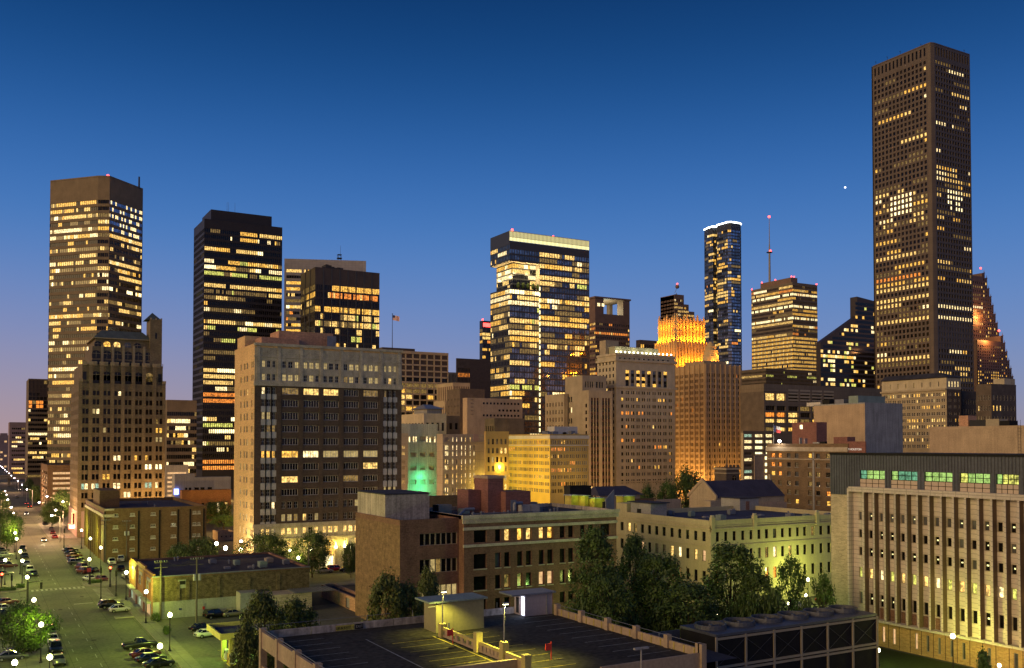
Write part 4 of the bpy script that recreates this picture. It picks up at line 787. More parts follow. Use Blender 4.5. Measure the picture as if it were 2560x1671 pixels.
# ---- cream hotel with cornice and lamps along its roof
B = Bld('hotel_building', 'cream stone hotel block with heavy cornices and a row of roof lamps', 1540, 884, 520, 1493, 1687)
S_, W_ = B.S, B.W; z1 = B.z1
zr_ = [S_.z(1600, y) for y in (979, 1204)]; yrow = [979 + k * 16.9 for k in range(14)]; rows = [(S_.z(1600, y + 9), S_.z(1600, y)) for y in yrow]
grp = [(1553, 1558.5)] + [q for k in range(9) for q in ((1564.5 + k * 13.4, 1568 + k * 13.4), (1569.2 + k * 13.4, 1573 + k * 13.4))] + [(1672, 1677)]
cols = S_.us(*[q for q in grp if q[1] < 1684]); zc0, zc1 = S_.z(1600, 968), S_.z(1600, 972)
up = S_.us(*[(1564 + k * 13.6, 1573 + k * 13.6) for k in range(8)]); upz = [(S_.z(1600, y + 9), S_.z(1600, y)) for y in (927, 944, 958)]
fw = dict(p=.10, pal=AMBER, keep=.4, seed=44, dark=('glass_dark', 'glass_brown', 'glass_grey'))
S_.wall(['stone_cream'], [dict(u0=0, u1=S_.L, v0=0, v1=zc1, cols=cols, rows=rows, win=fw), dict(u0=0, u1=S_.L, v0=zc1, v1=S_.z(1600, 908), cols=up, rows=[(upz[-1][0], upz[0][1])], win=None), dict(u0=0, u1=S_.L, v0=S_.z(1600, 908), v1=z1, cols=S_.us(*[(1548 + k * 12.0, 1553 + k * 12.0) for k in range(11)]), rows=[(S_.z(1600, 904), S_.z(1600, 897))], win=dict(p=.05, pal=AMBER, seed=3))], .4)
for (a_, c_) in up:
    for k in range(5):
        h_ = (upz[0][1] - upz[-1][0]) / 5; B.wins.append((S_, a_, upz[-1][0] + k * h_, c_ - a_, h_ - .05, .38, 'panel_dark' if k % 2 else RNG.choice(('glass_grey', 'glass_grey', 'lit_gold', 'glass_brown')), None, 1, 1, .1))
for (v, hh, ot) in ((zc1, 1.0, .9), (S_.z(1600, 906), 1.2, 1.0), (z1 - 1, 1.2, .5), (S_.z(1600, 1206), .8, .6)): S_.strip('cornice', 'stone_cream', -ot, S_.L + ot, v, v + hh, ot); W_.strip('cornice', 'stone_cream', -.2, W_.L - .05, v, v + hh, ot)
for k in range(13): v = S_.z(1600, 976 + k * 16.9 + 12); S_.strip('string_course', 'stone_cream', 0, S_.L, v, v + .25, .12)
simple(W_, ['stone_cream'], span(1, W_.L - 1, 5, .42), floors(4, z1 - 3, 21, .55), dict(p=.06, pal=AMBER, seed=6), dep=.3); B.shell('stone_cream')
paint('penthouse_green', (.42, .40, .24), .8, .1)
B.block('penthouse', 'penthouse_green', 3, B.Lx - 8, 5, B.Ly * .6, z1 - .5, z1 + 4.6); B.block('lift_house', 'stone_buff', 1, 10, B.Ly * .62, B.Ly - 1, z1 - .5, z1 + 8.5)
glow('bulb', (1, .9, .7), 14)
for k in range(14):
    u = B.Lx * (k + .2) / 14; b = MB(); b.tube((0, 0, -.5), (0, 0, .5), .12, n=5, m=1); b.ball((0, 0, .8), .42, .42, .42, 8, 5); b.build('roof_lamp', ['bulb', 'pole_dark'], B.root, (u, .4, z1 + .3))
for k in range(4):
    l = bpy.data.lights.new('roof_lamp_light', 'POINT'); l.energy = 450; l.color = (1, .92, .6); l.shadow_soft_size = .6; put('roof_lamp_light', l, B.root, (B.Lx * (k + .5) / 4, 2.0, z1 + 1.6))
# ---- amber ribbed stone tower with the golden flood-lit crown behind
B = Bld('office_tower', 'ribbed amber stone tower with even rows of dark windows below the golden crown', 1763, 911, 560, 1686, 1851)
z1 = B.z1
for f, n in ((B.W, 6), (B.S, 7)):
    cols = []
    for (a_, c_) in span(.4, f.L - .4, n, .82): w3 = (c_ - a_) / 3; cols += [(a_ + w3 * k + w3 * .2, a_ + w3 * k + w3 * .8) for k in range(3 if f is B.W else 2 + (n % 2))]
    if f is B.S: cols = [(a_ + (c_ - a_) * q, a_ + (c_ - a_) * (q + .36)) for (a_, c_) in span(.4, f.L - .4, n, .78) for q in (0, .64)]
    simple(f, ['stone_amber'], cols, floors(4, z1 - 4.5, 21, .58), dict(p=.015, pal=AMBER, keep=.2, seed=5), dep=.45)
    for k in range(n + 1): u = .4 + (f.L - .8) * k / n; f.strip('rib', 'stone_amber', u - .45, u + .45, .1, z1 + .4, .55)
B.shell('stone_amber'); B.block('lift_house', 'stone_amber', 6, B.Lx - 4, 8, B.Ly - 3, z1 - .5, z1 + 3)
for k in range(5):
    l = bpy.data.lights.new('street_glow', 'POINT'); l.energy = 9000; l.color = (1, .52, .12); l.shadow_soft_size = .8; put('street_glow', l, B.root, ((-9, k * 9 + 2, 10) if k < 3 else (8 + (k - 3) * 16, -9, 10)))
C = Bld('office_tower', 'golden flood-lit gothic crown with vertical fins above the amber tower', 1690, 787, 640, 1648, 1760)
paint('stone_gold', (.55, .40, .2), .75, .2, .2, 3)
z1 = C.z1; zb = C.S.z(1700, 853); zc = C.S.z(1700, 897)
for f, n in ((C.W, 6), (C.S, 8)):
    g = Face(C, f.p0, f.p1, 0, z1 - 3); cols = span(.3, g.L - .3, n, .34); g.wall(['stone_gold'], [dict(u0=0, u1=g.L, v0=0, v1=g.z1, cols=cols, rows=[(zb + 2, zb + 7), (zb + 8.5, zb + 14), (zb + 15.5, g.z1 - 1.5)], win=dict(p=0, dark=('red_dark',)))], .9)
    for k in range(n + 1):
        u = min(max(.3 + (g.L - .6) * k / n, .7), g.L - .7); hh = (3.2, .6, 2.0)[k % 3]; b = MB(); b.box(u - .8, u + .8, -1.0, .02, zb, z1 - 5 + hh); b.box(u - .5, u + .5, -1.25, -1.0, zb, z1 - 8 + hh); b.prism([(u - .6, -.9), (u + .6, -.9), (u + .6, 0), (u - .6, 0)], z1 - 5 + hh, z1 - 3.4 + hh); b.box(u - .3, u + .3, -.7, -.2, z1 - 3.4 + hh, z1 - 2.2 + hh); b.build('fin', 'stone_gold', C.root, g.loc(), g.rz)
    e = 3.6; off = g.n * e
    h = Face(C, f.p0 + off - f.e * (e if f is C.S else 0), f.p1 + off + f.e * (e if f is C.W else 0), 0, zb - 1); n2 = n + 2
    h.wall(['stone_gold'], [dict(u0=0, u1=h.L, v0=0, v1=h.z1, cols=span(.3, h.L - .3, n2, .30), rows=floors(zc - 12, zb - 4, 5, .6), win=dict(p=0, dark=('red_dark', 'glass_brown')))], .5)
    for k in range(n2 + 1): u = min(max(.3 + (h.L - .6) * k / n2, .6), h.L - .6); b = MB(); b.box(u - .6, u + .6, -.8, .02, zc - 14, zb - .4 + (k % 2) * 1.4); b.build('rib', 'stone_gold', C.root, h.loc(), h.rz)
    b = MB(); b.quad((0, 0, h.z1), (h.L, 0, h.z1), (h.L, e, h.z1), (0, e, h.z1)); b.build('setback', 'stone_gold', C.root, h.loc(), h.rz)
    m2 = n
    for k in range(m2):
        for (zz, ff_, en, ot_) in ((zb + .6, g, 2400, 3.0), (zb + 10, g, 800, 3.4), (zc - 3, h, 2700, 4.5)):
            u = ff_.L * (k + .5) / m2; l = bpy.data.lights.new('crown_flood', 'POINT'); l.energy = en; l.color = (1, .33, .012); l.shadow_soft_size = .35; put('crown_flood', l, C.root, ff_.loc(u, zz, ot_))
b = MB(); X, Y = C.Lx, C.Ly; b.quad((0, 0, z1 - 4), (X, 0, z1 - 4), (X, Y, z1 - 4), (0, Y, z1 - 4)); b.build('roof', 'roof_dark', C.root)
b = MB(); b.quad((X, 0, 0), (X, Y, 0), (X, Y, z1 - 3), (X, 0, z1 - 3)); b.quad((X, Y, 0), (0, Y, 0), (0, Y, z1 - 3), (X, Y, z1 - 3)); b.build('rear_wall', 'stone_gold', C.root)
p0 = at_d(1777, 900, 600); T = thing('roof_lantern', 'orange lit stepped round lantern right of the golden crown', 'lantern', (p0.x, p0.y, p0.z - 6))
b = MB(); zz = 0
for r_, h_ in ((5.2, 8), (4.9, 1), (4.4, 2.2), (4.6, .6), (3.6, 2.0), (3.8, .6), (2.6, 1.8), (1.2, 1.2)): b.tube((0, 0, zz), (0, 0, zz + h_), r_, r_, 14); zz += h_
b.build('drum', 'stone_gold', T); b = MB(); b.tube((0, 0, -60), (0, 0, -.01), 6, 6, 12); b.build('shaft', 'stone_amber', T)
for k in range(4):
    t_ = -1.9 + k * .75; l = bpy.data.lights.new('lantern_flood', 'POINT'); l.energy = 2600; l.color = (1, .40, .05); l.shadow_soft_size = .3; put('lantern_flood', l, T, (math.cos(t_) * 8, math.sin(t_) * 8, 4 + k % 2 * 5))
B = quick('low dark roof block with one lit row behind the cream hotel', 1600, 850, 720, 1590, 1660, 'brick_dark', S=(12, 8), zlow=70, p=.3, pal=GOLD, frac=(.7, .5), seed=3)
# ---- right hand middle distance
B = Bld('office_block', 'concrete office with louvred top and amber lit floors behind the hotel', 1910, 960, 480, 1850, 2210)
f = B.S; z1 = B.z1
lv = [(1971 + k * 29.5, 1996 + k * 29.5) for k in range(4)]
cols2 = [(1888, 1909), (1914, 1938), (1942, 1967), (1971, 1996), (2001, 2026)]
f = B.S; ycol = [(985, 1003), (1016, 1028), (1032, 1044), (1048, 1058), (1069, 1079)]
f.wall(['stone_taupe'], [dict(u0=0, u1=f.u(1966), v0=0, v1=z1 - 4, cols=f.us((1914, 1938), (1942, 1964)), rows=f.zs(1980, *ycol), win=dict(p=.75, pal=GOLD, keep=.5, seed=2, frame='mullion_dark', nx=4, fr=.15)),
    dict(u0=f.u(1966), u1=f.u(2095), v0=f.z(1980, 1010), v1=z1, cols=f.us(*lv), rows=f.zs(2030, (973, 1006)), win=dict(p=0, dark=('glass_dark',))), dict(u0=f.u(1966), u1=f.u(2095), v0=0, v1=f.z(1980, 1010), cols=f.us((1971, 1996), (2001, 2026), (2031, 2056)), rows=f.zs(1980, *ycol[1:]), win=dict(p=.8, pal=GOLD, keep=.4, seed=3, frame='mullion_dark', nx=4, fr=.15)),
    dict(u0=f.u(2095), u1=f.L, v0=0, v1=z1 - 2, cols=f.us((2120, 2134), (2150, 2164), (2175, 2195)), rows=f.zs(2120, (972, 984)), win=dict(p=.9, pal=GOLD, seed=4))], .9)
for (a_, c_) in f.us(*lv):
    for k in range(4): zz = f.z(2030, 976 + k * 8); f.strip('louvre', 'frame_tan', a_, c_, zz - .9, zz, .05, .5)
B.W.wall(['brick_dark'], [solid(B.W)]); B.shell('stone_taupe', 'roof_dark', 3.8)
B = Bld('parking_garage', 'small concrete parking structure with white lit decks left of the brick hotel', 1858, 1078, 430, 1852, 1935)
f = B.S; f.wall(['stone_taupe'], [dict(u0=0, u1=f.L, v0=0, v1=B.z1, cols=f.us((1860, 1882), (1887, 1909), (1914, 1933)), rows=f.zs(1870, *[(1085 + k * 15, 1094 + k * 15) for k in range(9)]), win=dict(p=.98, pal=(('lit_cool', 1), ('lit_white', 3), ('lit_hot', 2)), keep=.3, seed=7, frame='frame_tan', nx=1, ny=3, fr=.2))], .9); B.W.wall(['stone_buff'], [solid(B.W)]); B.shell('stone_taupe')
B = Bld('parking_garage', 'concrete garage front with tall lit stair screens left of the hotel corner', 1886, 1136, 400, 1885, 1922)
f = B.S; f.wall(['tan_wall'], [dict(u0=0, u1=f.L, v0=0, v1=B.z1, cols=f.us((1887.5, 1909)), rows=f.zs(1900, *[(1140 + k * 18, 1155 + k * 18) for k in range(4)]), win=dict(p=1, pal=(('lit_blind', 1),), frame='frame_tan', nx=7, fr=.15, seed=1))], .4); B.W.wall(['tan_wall'], [solid(B.W)]); B.shell('tan_wall')
for k in range(5): zz = f.z(1914, 1143 + k * 16); f.strip('wall_lamp', 'strip_warm', f.u(1911.5), f.u(1916), zz - 1.1, zz + .2, .3)
B = quick('brown brick rooftop block above the hotel with one lit window', 2041, 1056, 370, 1980, 2067, 'brick_red', zlow=20); f = B.W
q = f.us((1999, 2006))[0]; zz = f.zs(2002, (1063, 1073))[0]; B.wins.append((f, q[0], zz[0], q[1] - q[0], zz[1] - zz[0], -.04, 'lit_hot', None, 1, 1, .1))
B = Bld('warehouse_block', 'windowless box building with a tan side and a streaked grey front', 2162, 1007, 400, 2034, 2256)
B.W.wall(['tan_wall'], [solid(B.W)]); B.S.wall(['concrete_grey'], [solid(B.S)]); B.shell('concrete_grey', 'roof_dark', .5); z1 = B.z1
B.block('cooling_unit', 'metal_green', .6, B.S.u(2232), 4, 9, z1 - .5, z1 + 3.2); B.block('rooftop_unit', 'metal_grey', 1, 5, 12, 17, z1 - .5, z1 + 2); B.block('rooftop_unit', 'panel_dark', 1, 4, 20, 24, z1 - .5, z1 + 2.2); B.block('rooftop_unit', 'frame_white', .8, 3, 25, 33, z1 - .5, z1 + 1.2)
# long old hotel with bay windows
B = Bld('hotel_building', 'long old brown brick hotel with rows of paired windows below the tallest tower', 2366, 943, 460, 2204, 2402)
z1 = B.z1; W_, S_ = B.W, B.S
rows = [(W_.z(2330, y + 8.5), W_.z(2330, y)) for y in (983, 998, 1014, 1031, 1047, 1063, 1080, 1096, 1112)]
pc = []
for (a_, c_) in span(.6, W_.L - .6, 13, .74): w2_ = (c_ - a_) / 2; pc += [(a_ + w2_ * .06, a_ + w2_ * .86), (a_ + w2_ * 1.14, c_ - w2_ * .06)]
ztop_ = W_.z(2330, 975)
W_.wall(['stone_buff', 'stone_cream'], [solid(W_, 0, rows[-1][0] - 1), dict(u0=0, u1=W_.L, v0=rows[-1][0] - 1, v1=ztop_, cols=pc, rows=rows, win=dict(p=.30, pal=(('lit_warm', 4), ('lit_gold', 4), ('lit_blind', 2)), keep=.35, seed=16, frame='frame_white', nx=1, ny=2, fr=.1)), dict(u0=0, u1=W_.L, v0=ztop_, v1=z1, m=1, cols=span(3, W_.L - 2, 7, .12), rows=[(ztop_ + 1.5, z1 - 2)], win=dict(p=.15, pal=GOLD, seed=1, dark=('glass_grey',)))], .35)
W_.strip('cornice', 'stone_buff', -.5, W_.L - .1, ztop_ - .5, ztop_ + .4, .8)
for r0, r1 in rows: W_.strip('string_course', 'stone_buff', 0, W_.L - .02, r0 - .55, r0 - .25, .18)
sc_ = S_.us((2371, 2374), (2375, 2378.5), (2384, 2387), (2388, 2391), (2396, 2399))
S_.wall(['brick_dark', 'stone_cream'], [dict(u0=0, u1=S_.L, v0=0, v1=ztop_, cols=sc_, rows=rows, win=dict(p=.2, pal=GOLD, seed=8, frame='frame_white', nx=1, ny=2, fr=.1, dark=('blind_tan', 'glass_brown'))), dict(u0=0, u1=S_.L, v0=ztop_, v1=z1, m=1, cols=span(1, S_.L - 1, 4, .35), rows=[(ztop_ + 1.2, z1 - 2)], win=dict(p=.2, pal=LIME, seed=2))], .35)
B.shell('brick_dark', 'roof_dark', .3)
b = MB(); X, Y = B.Lx, B.Ly; b.quad((-1, -1, z1), (X + 1, -1, z1), (X * .5, 6, z1 + 2.6), (3, 6, z1 + 2.6)); b.quad((-1, Y, z1), (-1, -1, z1), (3, 6, z1 + 2.6), (3, Y, z1 + 2.6)); b.build('hipped_roof', 'roof_dark', B.root)
B = quick('dark brick hotel wing with white framed windows, second from the right edge', 2404, 978, 475, 2400, 2490, 'brick_dark', S=(14, 10), zlow=8, p=.13, pal=GOLD, frac=(.5, .52), top=3, seed=21, frame='frame_white', ny=2, dark=('glass_brown', 'blind_tan', 'glass_dark'))
B = quick('dark brick hotel end wing with white framed windows at the right edge', 2478, 960, 450, 2440, 2540, 'brick_dark', S=(7, 10), W=(5, 10), zlow=8, p=.16, pal=GOLD, frac=(.42, .5), top=4, seed=24, frame='frame_white', ny=2, dark=('glass_brown', 'blind_tan'))
B.block('corner_pavilion', 'stone_cream', B.Lx * .55, B.Lx - .3, .3, 6, B.z1 - .5, B.z1 + 3)
B = quick('long tan brick wall building with roof ducts at the right edge', 2690, 1062, 250, 2323, 2760, 'tan_wall', roof='roof_dark'); z1 = B.z1
for k, (x0, x1, h_, mt) in enumerate(((2386, 2409, 4.0, 'brick_pink'), (2412, 2452, 2.6, 'pole_dark'), (2453, 2486, 2.8, 'frame_tan'), (2488, 2512, 2.2, 'panel_dark'))):
    y0, y1 = B.W.L - B.W.u(x1), B.W.L - B.W.u(x0); o_ = B.block('roof_duct', mt, 2, 6, y0, y1, z1 - .7, z1 + h_ - .7)
b = MB()
for k in range(10): b.box(-.4, .4, -.03, .03, k * .9, k * .9 + .06)
for sx in (-.4, .4): b.tube((sx, 0, 0), (sx, 0, 9.6), .04, n=4)
yy = B.W.L - B.W.u(2549); b.build('roof_ladder', 'pole_dark', B.root, (-.4, yy, z1 - 8), math.radians(90))
# ------------------------------------------------------------------ near buildings
paint('brick_apt', (.19, .145, .085), .85, .25, .3, 3, brick=(.7, .25), streak=.4); paint('stone_apt', (.36, .28, .17), .8, .2, .3, 3); paint('copper', (.10, .12, .11), .6, .3, .5, 4)
paint('brick_tan', (.17, .105, .05), .85, .2, .2, 3, brick=(.6, .2), streak=.4); paint('brick_rust', (.19, .10, .065), .85, .35, .35, 3.5, brick=(.5, .16), streak=.3); paint('brick_wild', (.145, .105, .06), .9, .6, 1.2, 7, brick=(.6, .2), bump=.5)
paint('concrete_stained', (.42, .36, .29), .85, .3, .25, 3, streak=1.5); paint('trim_cream', (.52, .44, .32), .75, .3, .6, 5); paint('stucco_cream', (.50, .43, .24), .8, .14, .18, 3, streak=.5)
paint('white_paint', (.33, .32, .29), .8, .2, .2, 3, streak=.6); paint('brick_orange', (.34, .16, .05), .8, .2, .3, 3, brick=(.5, .18)); paint('fin_tan', (.60, .52, .42), .8, .12, .2, 3, grid=(2.2, .75)); paint('brick_pale', (.50, .41, .27), .85, .18, .3, 4, brick=(.7, .22), streak=.3)
paint('metal_rib', (.115, .12, .13), .5, .2, .3, 3, metal=.35, streak=.5); paint('brick_ochre', (.42, .26, .11), .85, .15, .2, 3, brick=(.6, .2)); paint('beige_panel', (.62, .50, .36), .7, .08); paint('brick_hotel', (.20, .135, .075), .85, .3, .3, 4, brick=(.6, .2))
paint('shack_green', (.30, .27, .13), .7, .12, .3, 3); paint('shack_pink', (.44, .36, .32), .7, .12, .3, 3); paint('garage_tan', (.40, .30, .19), .8, .2, .3, 3, streak=.5); paint('post_yellow', (.50, .42, .14), .7, .2); paint('paint_yellow', (.46, .38, .07), .7, .4, .8, 6); paint('paint_white', (.30, .30, .26), .7, .5, .8, 7)
paint('fin_shade_brown', (.17, .115, .07), .8, .15, .3, 3); paint('slate', (.06, .055, .075), .7, .25, .4, 4); paint('red_paint', (.5, .04, .03), .5, .1)
# ---- gothic brick apartment tower
B = Bld('apartment_tower', 'tall brown brick gothic tower with arched upper windows and a corner turret', 199.5, 958, 341, 178, 414)
S_, W_ = B.S, B.W; z1 = B.z1
yt = [(978.5, 990), (1000, 1013), (1023, 1036), (1046, 1060), (1069.5, 1082.5), (1092.7, 1105.6), (1116, 1129.6), (1139, 1152), (1162, 1175), (1185, 1198.5), (1208, 1222), (1231, 1244), (1254, 1267)]
rows = S_.zs(300, *yt); gx = [(204.6, 212.4), (214.2, 221.9), (231.7, 239.4), (241.4, 249.2), (258.7, 266), (269, 276.7), (285.2, 292.7), (295.5, 303.2), (311.5, 318.7), (321.2, 329), (337.7, 345), (348, 355.2), (364.2, 371.2), (373.7, 381), (390, 396.4), (399.5, 406.7)]
cols = S_.us(*gx)
lw = {(2, 2): 'lit_blind', (2, 3): 'lit_white', (0, 7): 'lit_white', (4, 4): 'lit_blind', (4, 14): 'lit_gold', (4, 15): 'lit_gold', (5, 14): 'lit_blind', (5, 15): 'lit_blind', (7, 6): 'lit_white', (7, 7): 'lit_white', (7, 10): 'lit_gold', (7, 12): 'lit_gold', (8, 12): 'lit_hot', (8, 13): 'lit_hot', (8, 14): 'lit_hot', (8, 15): 'lit_hot', (9, 4): 'lit_gold', (9, 5): 'lit_gold', (10, 0): 'lit_cool', (10, 1): 'lit_white', (10, 2): 'lit_white', (10, 3): 'lit_cool', (10, 6): 'lit_white', (10, 7): 'lit_white', (10, 12): 'lit_cool', (10, 13): 'lit_cool', (10, 14): 'lit_white', (11, 8): 'lit_white', (11, 9): 'lit_white', (3, 14): 'lit_dim'}
S_.wall(['brick_apt'], [dict(u0=0, u1=S_.L, v0=0, v1=z1, cols=cols, rows=rows, win=dict(p=.0, fn=lambda j, c: lw.get((j, c)), frame='panel_dark', nx=1, ny=2, fr=.07))], .5)
for k in range(9):
    x = (201, 226.5, 253.5, 280.5, 307, 333, 359.5, 385.5, 411)[k]; u = S_.u(x); S_.strip('pier', 'brick_apt', u - .65, min(u + .65, S_.L), .2, z1 + (.6 if k in (0, 8) else 6.8), .4); S_.strip('pier_cap', 'stone_apt', u - .75, min(u + .75, S_.L + .1), z1 + (.6 if k in (0, 8) else 6.8), z1 + (1.6 if k in (0, 8) else 8.0), .5)
simple(W_, ['brick_apt'], span(.6, W_.L - .6, 11, .38), sorted((a_ - .1, b_ - .1) for a_, b_ in rows), dict(p=.03, pal=GOLD, seed=3), dep=.4); B.shell('brick_apt', 'roof_dark', .5)
# second tier with arched windows, nearly flush
def arch_mesh(w_, h, dep, mat, n=8):
    b = MB(); r_ = w_ / 2; zc_ = h - r_ * .8
    pts = [(0, 0)] + [(w_, 0)] + [(r_ + r_ * math.cos(math.pi * k / n), zc_ + r_ * .8 * math.sin(math.pi * k / n)) for k in range(n + 1)]
    k = len(b.v); b.v += [(x, dep, z) for x, z in pts]; b.f.append(tuple(range(k, k + len(pts)))); b.m.append(0)
    b.box(r_ - .05, r_ + .05, dep - .05, dep - .01, 0, h - .3, 1); b.box(0, w_, dep - .05, dep - .01, zc_ - .06, zc_ + .06, 1)
    return b.mesh('window', [mat, 'stone_apt'])
zt2 = S_.z(300, 912); zt3 = S_.z(300, 866)
ins = .9
t2 = (ins, B.Lx - ins, ins, B.Ly - ins, z1 - .5, zt2); B.block('second_tier', 'brick_apt', *t2)
for k, x in enumerate((240, 267, 293.5, 320, 346, 372)):
    u = S_.u(x); me = arch_mesh(3.1, 3.3, -.06, 'glass_dark' if k != 5 else 'lit_dim'); put('arched_window', me, B.root, S_.loc(u - 1.55, zt2 - 6.0, -ins), S_.rz)
    b = MB(); b.box(0, 3.1, -.06, .0, 0, 3.0); b.build('window', 'glass_dark', B.root, S_.loc(u - 1.55, z1 + .2, -ins), S_.rz)
for x in (207, 396): u = S_.u(x); b = MB(); b.box(0, 1.2, -.06, .0, 0, 3.0); b.build('window', 'glass_dark', B.root, S_.loc(u, zt2 - 6.0, -ins), S_.rz)
for k in range(9): u = S_.u((201, 226.5, 253.5, 280.5, 307, 333, 359.5, 385.5, 411)[k]); S_.strip('battlement', 'stone_apt', max(u - .5, .95), min(u + 2.2, S_.L - 1), zt2 - .6, zt2 + .9, -.55, 1.2)
x0 = S_.u(233) ; t3 = (x0, S_.u(389) + 2, 4.5, B.Ly - 3, zt2 - .5, zt3); B.block('third_tier', 'brick_apt', *t3)
f3 = Face(B, B.c + B.ex * t3[0] + B.ey * 4.5, B.c + B.ex * t3[1] + B.ey * 4.5, 0, zt3)
for k, x in enumerate((239, 266, 292.5, 318.5, 344.5, 370)):
    u = f3.u(x); put('arched_window', arch_mesh(2.9, 3.0, -.06, 'glass_dark'), B.root, f3.loc(u - 1.45, zt2 + 2.4), f3.rz); b = MB(); b.box(0, 2.9, -.06, 0, 0, 1.6); b.build('window', 'glass_dark', B.root, f3.loc(u - 1.45, zt2 + .2), f3.rz)
    f3.strip('pier', 'stone_apt', u + 1.7, u + 2.5, zt2, zt3 + .7, .3)
# attic with mansard
t4 = (t3[0] + 1.2, t3[1] - 3.5, 6.2, B.Ly - 4); za = S_.z(300, 846) + .5; zr_ = S_.z(300, 829) + 1.0
B.block('attic', 'brick_apt', t4[0], t4[1], t4[2], t4[3], zt3 - .3, za)
f4 = Face(B, B.c + B.ex * t4[0] + B.ey * t4[2], B.c + B.ex * t4[1] + B.ey * t4[2], 0, za)
for k, x in enumerate((243, 265.5, 290.5, 317.5, 342)):
    u = f4.u(x); put('arched_window', arch_mesh(2.4, 1.9, -.06, ('glass_dark', 'lit_gold', 'lit_warm', 'glass_grey', 'glass_dark')[k]), B.root, f4.loc(u - 1.2, zt3 + .2), f4.rz)
b = MB(); x0, x1, y0, y1 = t4[0] - .8, t4[1] + .8, t4[2] - .8, t4[3] + .8; a_ = 3.0
P = [(x0, y0, za), (x1, y0, za), (x1, y1, za), (x0, y1, za)]; Q = [(x0 + a_, y0 + a_, zr_), (x1 - a_, y0 + a_, zr_), (x1 - a_, y1 - a_, zr_), (x0 + a_, y1 - a_, zr_)]
for i in range(4): j = (i + 1) % 4; b.quad(P[i], P[j], Q[j], Q[i])
b.quad(*Q); b.build('mansard_roof', 'copper', B.root); b = MB(); b.box(x0 - .2, x1 + .2, y0 - .2, y1 + .2, za - .35, za); b.build('eaves', 'stone_apt', B.root)
tx0, tx1 = S_.u(378), S_.u(408); b = MB(); zt_ = S_.z(390, 797); b.box(tx0, tx1, 4.0, 13, z1, zt_); b.build('turret', 'brick_apt', B.root); b = MB(); cx_, cy_ = (tx0 + tx1) / 2 - .8, 8.2
for i, (p, q) in enumerate((((-3, -3.4), (3, -3.4)), ((3, -3.4), (3, 3.4)), ((3, 3.4), (-3, 3.4)), ((-3, 3.4), (-3, -3.4)))): b.tri((cx_ + p[0], cy_ + p[1], zt_), (cx_ + q[0], cy_ + q[1], zt_), (cx_, cy_, zt_ + 3.2))
b.build('turret_roof', 'copper', B.root)
for k in range(5): b = MB(); b.box(tx0 + (tx1 - tx0) * k / 4.6, tx0 + (tx1 - tx0) * k / 4.6 + .55, 3.9, 4.4, zt_ - .01, zt_ + .7 - (k % 2) * .5); b.build('battlement', 'stone_apt', B.root)
b = MB(); b.box((tx0 + tx1) / 2 - .3, (tx0 + tx1) / 2 + .3, 3.93, 4.05, zt_ - 7.2, zt_ - 5); b.build('window', 'glass_dark', B.root)
# base storey and neon sign
B.W.strip('stone_base', 'stone_pink', 0, W_.L - .1, .1, 9.5, .35); S_.strip('stone_base', 'stone_pink', 0, S_.L, .1, 9.5, .35)
glow('neon_red', (1, .09, .03), 7); glow('neon_white', (.75, .85, 1), 9); glow('neon_blue', (.12, .2, 1), 6)
q = at_d(189, 1300, 352); ns = thing('neon_sign', 'red outlined blade sign with a white box on the gothic tower corner', 'sign', (B.root.location.x - .6, B.root.location.y + 6, 0))
z_ = lambda y: HC + (1110 - y) / FPX * 347
b = MB(); zz0, zz1, zmid = z_(1321), z_(1280), z_(1309)
b.box(-1.1, -.75, -.2, .2, zmid, zz1); b.box(-.1, .2, -.2, .2, zmid - 2, zz1); b.box(-.75, -.1, -.2, .2, zz1 - .4, zz1); b.box(-2.1, -1.1, -.2, .2, zmid - .3, zmid + .05); b.box(-2.1, -1.75, -.2, .2, zz0, zmid - .3); b.box(-1.75, .2, -.2, .2, zz0, zz0 + .3); b.build('neon_tube', 'neon_red', ns)
b = MB(); b.box(-1.6, -.15, -.25, .25, zz0 + .4, zmid - .5); b.build('light_box', 'neon_white', ns); b = MB(); b.box(-.7, .55, -.12, .12, zmid, zz1 - .5); b.build('backing', 'panel_dark', ns)
l = bpy.data.lights.new('neon_light', 'POINT'); l.energy = 900; l.color = (1, .15, .08); l.shadow_soft_size = .6; put('neon_light', l, ns, (-2.6, -1.0, (zz0 + zz1) / 2))
# ---- low garage left of it
B = Bld('parking_garage', 'low tan parking garage with warm lit decks left of the gothic tower', 119, 1163, 470, 102, 200)
f = B.S; f.wall(['brick_tan'], [dict(u0=0, u1=f.L, v0=0, v1=B.z1, cols=f.us((134.5, 198)), rows=f.zs(150, *[(1180.5 + k * 12.6, 1187 + k * 12.6) for k in range(7)]), win=dict(p=1, pal=(('lit_peach', 1),), seed=1, frame='brick_tan', nx=4, fr=.1))], .7)
simple(B.W, ['brick_tan'], span(2, B.W.L - 1, 3, .8), f.zs(119, *[(1180.5 + k * 12.6, 1187 + k * 12.6) for k in range(7)]), dict(p=1, pal=(('lit_peach', 1),), seed=2), dep=.5); B.shell('brick_tan')
